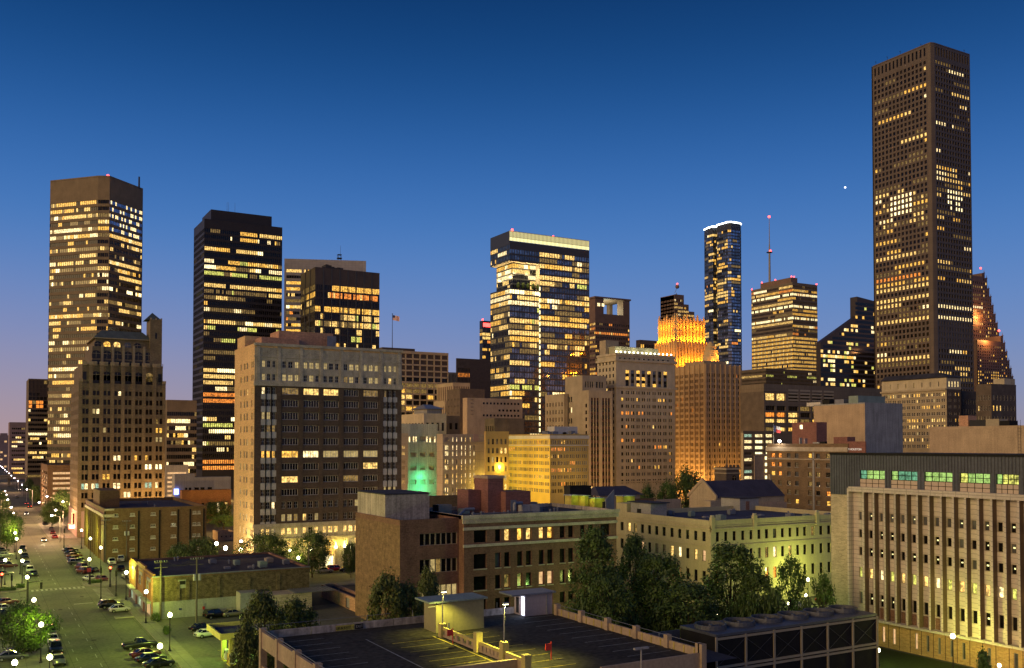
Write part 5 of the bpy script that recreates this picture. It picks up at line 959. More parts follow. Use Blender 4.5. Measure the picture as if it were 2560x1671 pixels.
# ---- four storey brown brick block at the corner
B = Bld('warehouse', 'four storey brown brick block with small white framed windows left of centre', 261, 1273, 270, 214, 516)
S_, W_ = B.S, B.W; z1 = B.z1
rows = S_.zs(292, (1284.5, 1291.5), (1314, 1321.5), (1343.5, 1350.5), (1372.5, 1379.5))
S_.wall(['brick_tan'], [dict(u0=0, u1=S_.L, v0=0, v1=z1, cols=S_.us((286, 298.5), (328.5, 340), (380, 392), (430.5, 443), (484, 493.5), (496.6, 503.5)), rows=rows, win=dict(p=.0, dark=('glass_brown', 'blind_tan'), frame='frame_white', nx=3, ny=1, fr=.12, seed=2))], .25)
for r0, r1 in rows:
    for (a_, c_) in S_.us((286, 298.5), (328.5, 340), (380, 392), (430.5, 443), (484, 493.5), (496.6, 503.5)): S_.strip('sill', 'frame_white', a_ - .15, c_ + .15, r0 - .22, r0 - .02, .12)
for x in (265.5, 350, 402, 448, 478, 512): u = S_.u(x); S_.strip('downpipe', 'panel_dark', u - .2, u + .2, .1, z1 - .8, .22)
W_.wall(['brick_rust'], [dict(u0=0, u1=W_.L, v0=0, v1=z1, cols=span(1, W_.L - 6, 8, .5), rows=[(1.5, z1 - 3)], win=dict(p=0, dark=('glass_brown',)))], .5)
for (a_, c_) in span(1, W_.L - 6, 8, .5): W_.strip('fin', 'brick_tan', a_ - 1.1, a_ - .5, .1, z1 - 2.6, .5)
W_.strip('cornice', 'trim_cream', .2, W_.L - .1, z1 - 2.4, z1 - 1.6, .3); S_.strip('cornice_return', 'trim_cream', 0, 2.6, z1 - 2.4, z1 - 1.6, .25); S_.strip('cornice_return', 'trim_cream', 0, 2.6, z1 - .5, z1 + .02, .25)
B.shell('brick_tan', 'roof_blue', .9, .5); b_ = B.Ly - B.W.u(246); B.block('stair_house', 'brick_tan', .8, 6.5, B.Ly * .38, B.Ly * .72, z1 - .9, z1 + 4.4)
clutter(B, 7, 3, z=z1 - .9)
# ---- white low shop and brown shed row behind it
B = quick('white walled low building with dark windows and a blue neon square', 437, 1195, 430, 430, 577, 'white_paint', zlow=8); f = B.S
f.strip('roof_step', 'white_paint', 0, f.u(489), B.z1 - .1, B.z1 + 1.6, -.1, 6)
for (x0, x1) in ((465, 470), (474, 480), (488, 499), (503, 513), (521, 532)): f.strip('window', 'glass_dark', f.u(x0), f.u(x1), f.z(490, 1233), f.z(490, 1219), .05)
bs = thing('neon_sign', 'square blue neon sign on the white low building', 'sign', (B.root.location.x, B.root.location.y - .6, 0)); b = MB(); b.box(-.4, 1.6, -.3, 0, f.z(440, 1237), f.z(440, 1222)); b.build('panel', 'neon_blue', bs); b = MB(); [b.box(-.1 + k * .55, .15 + k * .55, -.36, -.3, f.z(440, 1236) + .2, f.z(440, 1223) - .3) for k in range(3)]; b.build('tubes', 'neon_white', bs)
B = quick('brown two storey shop row behind the dark tree', 455, 1227, 400, 450, 578, 'brick_orange', S=(6, 1), zlow=2.0, p=.25, pal=LIME, frac=(.3, .6), top=4.0)
B = quick('small parking deck with peach lit levels beside the gothic tower', 414, 1164, 500, 410, 471, 'stone_grey', S=(1, 7), zlow=3, p=1, pal=(('lit_peach', 1),), frac=(.9, .45), top=3)
B = quick('small flat roofed shed in front of the peach side wall', 545, 1331, 330, 532, 586, 'tan_wall', S=(3, 1), zlow=1.0, p=0, frac=(.3, .5), top=1.2)
# ---- long low brick store in the foreground
B = Bld('store', 'long low brick store with a big dark flat roof and a white painted wall base', 383, 1443, 182.4, 326, 773)
S_, W_ = B.S, B.W; z1 = B.z1; zp = S_.z(383, 1507)
S_.wall(['brick_wild', 'white_paint'], [dict(u0=0, u1=S_.L, v0=zp, v1=z1), dict(u0=0, u1=S_.L, v0=0, v1=zp, m=1, cols=S_.us((602, 611.5), (612.5, 621.5), (628, 638)), rows=S_.zs(615, (1506, 1518)), win=dict(p=0, frame='frame_white', nx=1, fr=.1))], .25)
for x in (449, 473, 549, 625, 698): u = S_.u(x); S_.strip('pilaster', 'brick_wild', u - .35, u + .35, zp + .02, z1 - 1.2, .18)
S_.strip('fascia', 'metal_grey', -.2, S_.L + .2, z1 - .12, z1 + .1, .25)
for (x0, x1, ya, yb, mt) in ((450, 469, 1450, 1471, 'white_paint'), (510, 516, 1508, 1524, 'white_paint'), (452, 459, 1521, 1525, 'flag_blue'), (592, 598, 1508, 1516, 'white_paint')): S_.strip('wall_sign', mt, S_.u(x0), S_.u(x1), S_.z(x0, yb), S_.z(x0, ya), .1)
S_.strip('wall_sign', 'panel_dark', S_.u(452), S_.u(467), S_.z(450, 1462), S_.z(450, 1453), .14); S_.strip('wall_sign', 'red_paint', S_.u(510.3), S_.u(515.7), S_.z(510, 1523.5), S_.z(510, 1516), .14)
W_.wall(['brick_orange', 'white_paint'], [dict(u0=0, u1=W_.L, v0=3.2, v1=z1, cols=W_.us((333.5, 338.5), (349, 357), (368, 376)), rows=[(4.6, 6.6)], win=dict(p=.0, dark=('glass_grey', 'blind_tan'), frame='frame_white', nx=2, ny=2, fr=.1)), dict(u0=0, u1=W_.L, v0=0, v1=3.2, m=1, cols=W_.us((329, 337), (341, 345), (349, 357), (361, 364), (370, 380)), rows=[(.1, 2.7)], win=dict(p=.6, pal=(('lit_cool', 2), ('lit_white', 1), ('lit_peach', 2)), keep=.2, frame='frame_white', nx=3, fr=.1, seed=3))], .3)
for k in range(3): W_.strip('stepped_parapet', 'brick_orange', W_.L * k / 3 + .1, W_.L * (k + 1) / 3 - .1, z1 - .02, z1 + (.5, .9, .5)[k], 0, .4); W_.strip('name_board', 'white_paint', W_.L * (k + .3) / 3, W_.L * (k + .7) / 3, 7.1 - .3, 7.1 + .4, .12); W_.strip('awning', 'white_paint', W_.L * (k + .1) / 3, W_.L * (k + .9) / 3, 3.0, 3.25, 1.1)
for k in range(4): u = W_.L * k / 3; W_.strip('pier', 'brick_red', max(0, u - .3), min(W_.L, u + .3), .1, z1, .3)
B.shell('brick_rust', 'roof_dark', .35, .5)
clutter(B, 12, 8, 3, B.Lx - 3, 3, B.Ly - 3, z1 - .35)
B.block('lean_to', 'white_paint', S_.u(594), S_.u(642), -3.5, -.02, 0, 4.4); b = MB(); b.box(S_.u(646), S_.u(762), -5.5, -.02, 0, 3.8); b.build('shed', 'brick_pale', B.root)
b = MB()
for k in range(20): x0 = S_.u(720) + k * .42; b.box(x0, x0 + .26, -5.9, 0, 3.82, 3.95 + .04 * (k % 2))
b.build('tin_roof', 'metal_grey', B.root)
# ---- orange brick shed right of the lane
B = Bld('shed', 'orange brick shed with a ladder and flat roof beside the brown corner building', 893, 1499, 190, 803.5, 930)
B.W.wall(['brick_pink'], [dict(u0=0, u1=B.W.L, v0=0, v1=B.z1, cols=B.W.us((866, 876)), rows=[(.1, 2.4)], win=dict(p=0, dark=('white_paint',), frame='panel_dark', nx=1, fr=.08))], .2); B.S.wall(['brick_pink'], [solid(B.S)]); B.shell('brick_pink', 'roof_dark', .5)
b = MB()
for sx in (-.22, .22): b.tube((sx, 0, .6), (sx, 0, B.z1 + 1), .03, n=4)
for k in range(int(B.z1 / .4)): b.tube((-.22, 0, 1 + k * .4), (.22, 0, 1 + k * .4), .02, n=4)
q = B.W.loc(B.W.u(852), 0, .2); b.build('ladder', 'metal_grey', B.root, q, B.W.rz)
# ---- brown corner building, left block
B = Bld('office_building', 'brown textured brick block with ribbon windows and a concrete roof box', 1000, 1302, 168, 889, 1150)
S_, W_ = B.S, B.W; z1 = B.z1
rw = [S_.zs(1055, a_)[0] for a_ in ((1335, 1365.5), (1400, 1435), (1466, 1500))]
cols = span(S_.u(1050), S_.u(1144.5), 7, .95)
S_.wall(['brick_rust'], [dict(u0=0, u1=S_.L, v0=0, v1=z1, cols=cols, rows=rw, band=True, win=dict(p=.7, pal=(('lit_blind', 3), ('lit_gold', 1), ('lit_dim', 2)), keep=.5, seed=5, frame='frame_tan', fr=.09, fn=lambda j, c: 'dark' if j == 0 else ('dark' if c in (1, 6) and j == 1 else None)))], .4) if False else S_.wall(['brick_rust'], [dict(u0=0, u1=cols[0][0], v0=0, v1=z1), dict(u0=cols[0][0], u1=cols[-1][1], v0=0, v1=z1, cols=cols, rows=rw, band=True, win=dict(p=.7, pal=(('lit_blind', 3), ('lit_gold', 1), ('lit_dim', 2)), keep=.5, seed=5, frame='frame_tan', fr=.09, fn=lambda j, c: 'dark' if j == 0 else ('dark' if c in (1, 6) and j == 1 else ('lit_blind' if j == 2 else None)))), dict(u0=cols[-1][1], u1=S_.L, v0=0, v1=z1)], .4)
paint('brick_rough', (.205, .125, .068), .9, .5, 1.0, 7, brick=(.6, .2), bump=.5); W_.wall(['brick_rough'], [solid(W_)]); B.shell('brick_rust', 'roof_dark', .9, .4)
yp0 = W_.L - W_.u(960); B.block('roof_box', 'concrete_stained', .3, .3 + 9.0, yp0, W_.L - .3, z1 - .9, z1 + 4.2); B.block('roof_box_cap', 'roof_dark', .1, 9.5, yp0 - .2, W_.L - .1, z1 + 4.2, z1 + 4.4)
b = MB(); b.tube((0, 0, 0), (0, 0, .6), 1.2, 1.2, 14); b.tube((1.4, 0, .3), (4.5, 2, 2.0), .3, .3, 8); b.tube((4.5, 2, 2), (6.5, 2, 2), .3, .3, 8); b.build('roof_duct', 'metal_grey', B.root, (11.5, 4, z1 - .9)); leftB = B
# right block with cornice
B = Bld('office_building', 'dark red brick four storey building with cream cornice and tall windows', 1160, 1291, 172, 1147, 1541, wl=2.1)
S_, W_ = B.S, B.W; z1 = B.z1
print('corner building W length', B.Ly, 'left block Y', leftB.c.y, 'right', B.c.y)
rows = S_.zs(1190, (1327, 1357.5), (1386, 1423), (1442, 1476.5), (1500, 1528))
cx2 = [(1185, 1216.5), (1238, 1252), (1261, 1275), (1293, 1306.5), (1315, 1328.5), (1347, 1360), (1368, 1382), (1399, 1412), (1420, 1433), (1450, 1461.5), (1470, 1482), (1500.5, 1524)]
lw2 = {(0, 2): 'lit_warm', (0, 3): 'lit_gold', (0, 4): 'lit_warm', (0, 5): 'lit_warm', (0, 6): 'lit_gold', (2, 2): 'lit_dim', (2, 5): 'lit_peach', (2, 6): 'lit_peach', (3, 6): 'lit_dim', (2, 3): 'lit_dim', (1, 1): 'glass_grey'}
S_.wall(['brick_rust'], [dict(u0=0, u1=S_.L, v0=0, v1=z1, cols=S_.us(*cx2), rows=rows, win=dict(p=0, fn=lambda j, c: lw2.get((j, c)), dark=('glass_dark',), frame='panel_dark', nx=1, ny=1, fr=.1))], .45)
for r0, r1 in rows[1:3] if rows[0][0] > rows[1][0] else rows[1:]:
    for (a_, c_) in S_.us(*cx2): S_.strip('sill', 'trim_cream', a_ - .1, c_ + .1, r0 - .2, r0 - .02, .12)
zb0 = rows[0][0] if rows[0][0] > rows[1][0] else rows[-1][0]; zb1 = zb0 + (rows[0][1] - rows[0][0])
S_.strip('belt_course', 'trim_cream', -.2, S_.L + .15, zb0 - .75, zb0 - .25, .28); S_.strip('belt_course', 'trim_cream', -.2, S_.L + .15, zb1 + .12, zb1 + .65, .22)
S_.strip('cornice', 'trim_cream', -.35, S_.L + .35, z1 - 1.4, z1 - .5, .3); S_.strip('cornice', 'trim_cream', -.5, S_.L + .5, z1 - .5, z1 + .15, .55)
for k in range(90): u = S_.L * (k + .5) / 90; S_.strip('dentil', 'trim_cream', u - .11, u + .11, z1 - 1.25, z1 - .75, .42) if k % 1 == 0 else None
W_.wall(['brick_rust'], [solid(W_)]); z_ = z1
b = MB(); dpt = 24; b.quad((0, 0, z1 - .7), (B.Lx, 0, z1 - .7), (B.Lx, dpt, z1 - .7), (0, dpt, z1 - .7)); b.build('roof', 'roof_dark', B.root)
b = MB(); b.quad((B.Lx, 0, 0), (B.Lx, dpt, 0), (B.Lx, dpt, z1), (B.Lx, 0, z1)); b.quad((B.Lx, dpt, 0), (0, dpt, 0), (0, dpt, z1), (B.Lx, dpt, z1)); b.quad((0, dpt, 0), (0, B.Ly, 0), (0, B.Ly, z1), (0, dpt, z1)); b.build('rear_wall', 'brick_rust', B.root)
b = MB(); [b.box(*q) for q in ((0, .4, .5, dpt, z1 - .68, z1 + .05), (B.Lx - .4, B.Lx, .5, dpt, z1 - .68, z1 + .05), (.4, B.Lx - .4, dpt - .4, dpt, z1 - .68, z1 + .05), (0, B.Lx, .02, .45, z1 - .68, z1 + .05))]; b.build('parapet', 'concrete_stained', B.root)
def fS(x, y=1262): return S_.u(x)
B.block('lift_house', 'brick_red', S_.u(1290) + 1, S_.u(1330) + 1, 13, 19, z1 - .7, z1 + 6.2); B.block('lift_house_cap', 'tan_wall', S_.u(1290) + .8, S_.u(1330) + 1.2, 12.8, 19.2, z1 + 6.2, z1 + 6.7)
B.block('stair_house', 'brick_red', S_.u(1335), S_.u(1399) , 11, 17, z1 - .7, z1 + 3.6); B.block('stair_house', 'brick_red', S_.u(1268), S_.u(1290) + .9, 16, 21, z1 - .7, z1 + 3.8)
B.block('stair_door', 'metal_grey', S_.u(1347), S_.u(1362), 10.9, 10.99, z1 - .65, z1 + 1.9)
clutter(B, 16, 31, 4, B.Lx - 4, 3, 20, z1 - .7)
rr = random.Random(3)
for k in range(9):
    q = (S_.u(1180) + rr.random() * 20, 8 + rr.random() * 10); w_ = .8 + rr.random() * 2.4
    B.block('rooftop_unit', rr.choice(('metal_grey', 'panel_dark', 'frame_tan', 'metal_green')), q[0], q[0] + w_, q[1], q[1] + 1 + rr.random() * 1.5, z1 - .7, z1 + .2 + rr.random() * 1.2)
for k in range(2): B.block('rooftop_unit', 'white_paint', S_.u(1352) + k * 2.1, S_.u(1352) + k * 2.1 + 1.9, 7, 8.6, z1 - .7, z1 + 1.1)
b = MB()
for k in range(6): b.tube((k * 2.2, 0, .5), (k * 2.2 + 2.2, 0, .5), .12, n=6); b.tube((k * 2.2, 0, 0), (k * 2.2, 0, .9), .1, n=6)
b.tube((9, 0, .9), (9, 0, 2.2), .35, n=8); b.tube((9, 0, 2.2), (11, .6, 2.2), .35, n=8); b.build('roof_pipe_run', 'metal_grey', B.root, (S_.u(1225), 6.5, z1 - .7))
# ---- cream stucco corner building
B = Bld('office_building', 'cream stucco building with dark roof and regular tall windows behind the trees', 1777, 1303, 196, 1541, 2130)
S_, W_ = B.S, B.W; z1 = B.z1
rows = S_.zs(1777, (1332, 1356), (1379, 1406), (1431, 1460)); zc3 = [(a_, b_) for a_, b_ in rows]
wx = [1500 + q / 3.967 for q in (200, 230, 268, 300, 333, 362, 400, 430, 470, 500, 540, 572, 613, 645, 690, 723, 767, 800, 845, 878, 925, 958, 1005, 1040)]
sx = [1500 + q / 3.967 for q in (1142, 1175, 1225, 1258, 1308, 1340, 1393, 1425, 1475, 1505, 1553, 1585, 1627, 1660, 1707, 1740, 1785, 1815, 1860, 1890, 1935, 1965, 2005, 2035, 2083, 2115, 2165, 2197, 2243, 2275)]
lwW = {(0, 1): 'lit_warm', (0, 2): 'lit_dim', (1, 7): 'lit_warm', (1, 8): 'lit_white', (1, 10): 'lit_warm', (1, 11): 'lit_peach', (2, 7): 'lit_orange', (2, 8): 'lit_dim', (1, 2): 'lit_peach', (1, 3): 'lit_peach', (1, 5): 'blind_tan', (1, 6): 'blind_tan'}
lwS = {(1, 2): 'lit_dim', (1, 5): 'blind_tan', (1, 7): 'lit_white', (1, 9): 'lit_warm', (2, 6): 'lit_orange', (2, 7): 'lit_orange', (2, 0): 'lit_orange', (0, 7): 'glass_grey', (0, 12): 'lit_dim', (1, 6): 'lit_dim'}
for f, xx, lw_ in ((W_, wx, lwW), (S_, sx, lwS)):
    f.wall(['stucco_cream'], [dict(u0=0, u1=f.L, v0=0, v1=z1, cols=f.us(*[(xx[k], xx[k + 1]) for k in range(0, len(xx), 2)]), rows=rows, win=dict(p=0, fn=lambda j, c, q=lw_: q.get((j, c)), frame='panel_dark', nx=1, ny=2, fr=.06, dark=('glass_dark', 'glass_brown')))], .3)
    for (y0, ot, hh) in ((1322, .25, .35), (1316, .12, .2), (1366, .15, .3), (1464, .15, .3)): zz = S_.z(1777, y0); f.strip('string_course', 'stucco_cream', -.1 if f is W_ else 0, f.L - (.02 if f is W_ else 0), zz - hh, zz, ot)
for f, x in ((S_, 1779.5), (S_, 1884.5), (S_, 2040)): u = f.u(x); f.strip('pilaster', 'stucco_cream', max(0, u - .5), u + .5, S_.z(1777, 1330), z1 + .7, .3, .4); f.strip('finial', 'trim_cream', max(.1, u - .35), u + .35, z1 + .7, z1 + 1.15, .2, .3)
B.shell('stucco_cream', 'roof_blue', 1.0, .45)
yy = lambda x: W_.L - W_.u(x)
B.block('raised_end', 'stucco_cream', 0.05, 6, yy(1566), W_.L - .02, z1 - 1, z1 + 2.0); B.block('stair_house', 'white_paint', .9, 5.5, yy(1618), yy(1568), z1 - 1, z1 + 2.4); B.block('stair_house_cap', 'roof_dark', .5, 6, yy(1622), yy(1562), z1 + 2.4, z1 + 2.6); B.block('wall_unit', 'panel_dark', .75, .9, yy(1594), yy(1585), z1, z1 + 1)
q0 = at_z(1850, 1277, z1 - 1); a0, b0 = q0.x - B.c.x, q0.y - B.c.y; B.block('stair_house', 'white_paint', a0, a0 + 6.5, b0, b0 + 7, z1 - 1, z1 + 2.0); B.block('stair_house_cap', 'roof_dark', a0 - .3, a0 + 6.9, b0 - .3, b0 + 7.4, z1 + 2, z1 + 2.2); B.block('stair_door', 'brick_rust', a0 + 2, a0 + 3.2, b0 - .06, b0, z1 - .9, z1 + 1.3)
clutter(B, 16, 21, 7, B.Lx - 3, 2, B.Ly - 4, z1 - 1.0)
# ---- gabled church with slate roof
B = Bld('church', 'tan gabled church with a dark slate roof behind the cream building', 1700, 1235, 300, 1690, 1905)
zr = at_d(1755, 1203, 300).z; ze = at_d(1795, 1243, 296).z
p_r0 = at_d(1755, 1203, 300); p_r1 = at_d(1903, 1200, 318); base = Vector((p_r0.x, p_r0.y)); u_ = Vector((1, 0)); Lr = max(18, (Vector((p_r1.x, p_r1.y)) - base).length)
o = B.root.location; ox, oy = p_r0.x - o.x, p_r0.y - o.y; hw = 6.2
b = MB(); b.quad((ox, oy - hw, 0), (ox + Lr, oy - hw, 0), (ox + Lr, oy - hw, ze), (ox, oy - hw, ze)); b.quad((ox, oy + hw, 0), (ox, oy - hw, 0), (ox, oy - hw, ze), (ox, oy + hw, ze)); b.tri((ox, oy + hw, ze), (ox, oy - hw, ze), (ox, oy, zr + .4)); b.build('wall', 'stone_buff', B.root)
for f0 in (1, ): 
    b = MB(); e_ = .5
    for sg in (-1, 1): b.quad((ox + .3, oy + sg * (hw + e_), ze - .3), (ox + Lr, oy + sg * (hw + e_), ze - .3), (ox + Lr, oy, zr), (ox + .3, oy, zr))
    b.build('roof', 'slate', B.root)
b = MB()
for sg in (-1, 1): b.prism([(ox - .2, oy), (ox + .4, oy), (ox + .4, oy + sg * (hw + .6)), (ox - .2, oy + sg * (hw + .6))][::sg], [zr - .3, zr - .3, ze - .6, ze - .6][::sg], [zr + .9, zr + .9, ze + .5, ze + .5][::sg])
b.build('gable_coping', 'stone_buff', B.root)
b = MB(); b.box(ox - 4.5, ox + .0, oy - 9, oy - hw + 1, 0, ze - 1); b.build('side_chapel', 'stone_buff', B.root)
b = MB(); b.box(ox + 2, ox + Lr - 2, oy - hw - 3.0, oy - hw - .02, 0, ze - 2.2); b.build('aisle', 'tan_wall', B.root)
b = MB(); b.box(ox + Lr - .4, ox + Lr + .2, oy - .4, oy + .4, zr - .5, zr + 1.6); b.build('finial', 'stone_buff', B.root)
tp = at_d(1817, 1162, 345); T = thing('church_tower', 'dark stone church tower with battlements and a pointed window behind the slate roof', 'tower', (tp.x, tp.y, 0)); r_ = 3.1
b = MB(); b.box(-r_, r_, -r_, r_, 0, tp.z - 1); b.build('shaft', 'brick_dark', T); b = MB(); b.box(-r_ - .3, r_ + .3, -r_ - .3, r_ + .3, tp.z - 1.8, tp.z - 1.2); b.box(-r_ - .2, r_ + .2, -r_ - .2, r_ + .2, tp.z - 3.2, tp.z - 2.9); b.build('string_course', 'stone_buff', T)
for k in range(4): b = MB(); b.box(-r_ + k * 1.75, -r_ + k * 1.75 + .9, -r_ - .05, -r_ + .4, tp.z - 1.2, tp.z); b.build('battlement', 'brick_dark', T)
put('arched_window', arch_mesh(1.8, 3.6, -.08, 'glass_dark'), T, (-.3, -r_, tp.z - 7.4)); b = MB(); b.tube((0, 0, tp.z - 1), (0, 0, tp.z + 3), .35, .06, 6); b.build('spirelet', 'brick_dark', T)
# ---- brick hotel with the name board
B = Bld('hotel_building', 'brown brick hotel with pale cornice, amber windows and a roof name board', 2120, 1110, 322, 1917, 2160)
W_ = B.W; z1 = B.z1; rx = lambda q: 1900 + q / 3.606
zc = W_.z(1990, 1129); 
rows = [(W_.z(1960, y + 11), W_.z(1960, y)) for y in (1133.5, 1156, 1178.5, 1201.5, 1223, 1246, 1269)]
colx = [(rx(a_), rx(c_)) for a_, c_ in ((95, 130), (160, 190), (240, 272), (310, 343), (428, 462), (500, 536), (590, 626), (690, 724))]
lwH = {(0, 0): 'lit_orange', (0, 1): 'lit_orange', (0, 4): 'lit_gold', (0, 6): 'lit_dim', (1, 0): 'lit_orange', (1, 1): 'lit_orange', (2, 0): 'lit_gold', (2, 1): 'lit_orange', (2, 5): 'lit_dim', (2, 4): 'lit_dim', (4, 6): 'lit_orange', (5, 3): 'lit_gold', (5, 6): 'lit_gold', (3, 4): 'lit_dim'}
W_.wall(['brick_hotel', 'trim_cream'], [dict(u0=0, u1=W_.L, v0=0, v1=zc, cols=W_.us(*colx), rows=rows, win=dict(p=0, fn=lambda j, c: lwH.get((j, c)), dark=('glass_dark', 'glass_dark', 'blind_tan', 'glass_grey'), frame='panel_dark', nx=1, ny=2, fr=.08, seed=4)), dict(u0=0, u1=W_.L, v0=zc, v1=z1 - 1.2, m=1), dict(u0=0, u1=W_.L, v0=z1 - 1.2, v1=z1)], .35)
for r0, r1 in rows:
    for (a_, c_) in W_.us(*colx): W_.strip('sill', 'white_paint', a_ - .1, c_ + .1, r0 - .2, r0 - .02, .12)
W_.strip('cornice', 'trim_cream', -.2, W_.L - .05, zc + .1, z1 - 1.3, .4); zz = W_.z(1960, 1147); W_.strip('belt_course', 'trim_cream', 0, W_.L - .05, zz - .25, zz, .2); W_.strip('downpipe', 'white_paint', W_.u(rx(471)), W_.u(rx(487)), 1, zc - .3, .2)
B.S.wall(['brick_hotel'], [solid(B.S)]); B.shell('brick_hotel', 'roof_dark', .6)
yy = lambda x: W_.L - W_.u(x)
sg = thing('roof_sign', 'brown roof board with pale lettering above the brick hotel', 'sign', (B.root.location.x + .3, B.root.location.y + yy(2104), 0)); Ls = yy(2104) - yy(2161)
b = MB(); b.box(0, .4, -Ls, 0, z1 - 3.1, z1 + .8); b.build('board', 'brick_red', sg)
tcu = bpy.data.curves.new('lettering', 'FONT'); tcu.body = 'SAM HOUSTON'; tcu.size = Ls * .66 / 6.4; tcu.extrude = .05; tcu.align_x = 'CENTER'; tcu.align_y = 'CENTER'
glow('letter_white', (.8, .72, .6), .55); tcu.materials.append(M('letter_white')); to = text_mesh('lettering', tcu, sg, (-.08, -Ls / 2 + .3, z1 - 1.9)); to.rotation_euler = (math.radians(90), 0, math.radians(-90))
B.block('stair_house', 'brick_red', 1.0, 5, yy(2112), yy(2078), z1 - .6, z1 + 2.4)
for k, x in enumerate((1992, 2003, 2026, 2044)): B.block('rooftop_unit', ('white_paint', 'stone_pink', 'white_paint', 'panel_dark')[k], 1, 2.2, yy(x + (2, 4, 16, 12)[k]), yy(x), z1 - .6, z1 + (2.2, 2.0, .6, .8)[k])
fp = thing('roof_flood_lamp', 'glaring white flood lamp on the hotel roof edge', 'lamp', (B.root.location.x - .2, B.root.location.y + yy(1949), z1)); b = MB(); b.tube((0, 0, 0), (0, 0, .6), .08, n=6); b.build('stem', 'pole_dark', fp); b = MB(); b.ball((0, 0, .95), .55, .55, .55, 10, 6); b.build('bulb', 'flood_white', fp)
l = bpy.data.lights.new('flood_light', 'POINT'); l.energy = 1600; l.color = (1, .95, .85); l.shadow_soft_size = .4; put('flood_light', l, fp, (-.8, 0, 1.4))
fl = thing('flagpole', 'short roof pole with a waving red white and blue flag above the hotel', 'flagpole', (B.root.location.x + 1, B.root.location.y + yy(1928.5), z1 - .6)); b = MB(); b.tube((0, 0, 0), (0, 0, 7.8), .07, .05, 6); b.build('pole', 'pole_grey', fl)
paint('cloth_white', (.6, .6, .6), .9, .1); paint('cloth_red', (.5, .07, .07), .9, .1); b = MB()
for i in range(8):
    for j in range(2):
        P = lambda i_, j_: (math.sin(i_ * .9) * .2, -i_ * .42, 7.6 - 1.2 * j_ - i_ * .09); b.quad(P(i, j), P(i, j + 1), P(i + 1, j + 1), P(i + 1, j), 0 if i < 3 else (1 + j))
b.build('flag', ['flag_blue', 'cloth_white', 'cloth_red'], fl)
# ---- finned office wing with ribbed metal attic at the right edge
P0 = at_z(2187, 1613, 0); X0 = P0.x; tt = (2700 - CX) / FPX; dD = X0 / (math.sin(YAW) + math.cos(YAW) * tt)
zM = HC - (1134 - 1110) / FPX * at_z(2187, 1613, 0).dot(FH)
B = Bld('office_building', 'tan finned office with dark ribbed metal attic and green lit clerestory, right edge', 2700, 1130, dD, 2076, 2900, z1=zM)
W_ = B.W; L = W_.L; u1 = W_.u(2128); dx = lambda q: 2000 + q / 3.691; ry = lambda q: 1250 + q / 3.691
zA = W_.z(2130, 1221); zA2 = W_.z(2100, 1236.5); zL = W_.z(2187, 1545); 
wxs = [(530, 560), (622, 657), (720, 753), (815, 852), (915, 952), (1015, 1055), (1118, 1162), (1228, 1270), (1338, 1382), (1447, 1495), (1563, 1612), (1682, 1732), (1803, 1855), (1925, 1978), (2052, 2107), (2190, 2250), (2330, 2393)]
colx = W_.us(*[(dx(a_), dx(c_)) for a_, c_ in wxs]); pit = colx[5][0] - colx[4][0]
rows = [W_.zs(dx(545), (ry(a_), ry(c_)))[0] for a_, c_ in ((105, 187), (268, 348), (430, 512), (617, 712), (842, 955))]
def fnD(j, c):
    if j == 3: return ('lit_green', 'lit_warm', 'lit_white', 'lit_green', 'lit_warm')[c % 5]
    return None
W_.wall(['brick_pale', 'fin_tan', 'brick_ochre'], [dict(u0=0, u1=u1, v0=0, v1=zA2, m=0), dict(u0=u1, u1=L, v0=zL, v1=zA, m=1, cols=colx, rows=rows, win=dict(p=0, fn=fnD, dark=('glass_dark', 'glass_green') if False else ('glass_dark', 'glass_grey', 'glass_dark'), frame='frame_tan', nx=1, ny=1, fr=.1, seed=3)),
    dict(u0=u1, u1=L, v0=0, v1=zL, m=2, cols=W_.us(*[(dx(a_), dx(c_)) for a_, c_ in ((735, 762), (830, 858), (1035, 1062), (1140, 1167), (1245, 1272), (1357, 1385), (1467, 1497), (1700, 1732), (1940, 1980))]), rows=[W_.zs(dx(745), (ry(1165), ry(1308)))[0]], win=dict(p=0, fn=lambda j, c: 'lit_peach' if c in (0, 1, 2) else None, dark=('glass_grey', 'glass_dark'), frame='white_paint', nx=1, fr=.06))], .25)
nf = len(colx)
for k in range(nf):
    u = colx[k][1] + (pit - (colx[k][1] - colx[k][0])) * .90; W_.strip('fin', 'fin_shade_brown', u - .12, u + .12, zL + .02, zA - .5, 1.05); W_.strip('fin_edge', 'fin_tan', u - .15, u + .15, zL + .02, zA - .5, 1.15, -1.07)  # shade on the fin flanks is put into their brown side colour
W_.strip('fin', 'fin_tan', u1 - .1, u1 + .25, zL - 1, zA + .1, 1.2); W_.strip('coping', 'fin_tan', u1 + .26, L, zA - .5, zA + .35, 1.25); W_.strip('ledge', 'fin_tan', u1 - .1, L, zL - .35, zL, 1.3)
for k in range(6): W_.strip('spandrel_panel', 'brick_rust', colx[k + 2][0], colx[k + 2][1], zL + .05, rows[-1][0] - .1, .04)
for k in range(nf): u = colx[k][0] - .45; W_.strip('panel_joint', 'panel_dark', u - .04, u + .04, .1, zL - .4, .02)
# window lamps seen through the glass
glow('office_lamp', (.9, .85, .35), 1.3); ro = random.Random(5)
for j, (r0, r1) in enumerate(rows):
    for k in range(nf):
        if k in (1, 2, 3, 5, 7, 9, 11, 13) and j != 3 and ro.random() < .75: a_, c_ = colx[k]; W_.strip('office_lamp', 'office_lamp', a_ + (c_ - a_) * (.3 + .2 * ro.random()), a_ + (c_ - a_) * .72, r0 + (r1 - r0) * .50, r0 + (r1 - r0) * (.60 + .06 * ro.random()), -.17, .2)
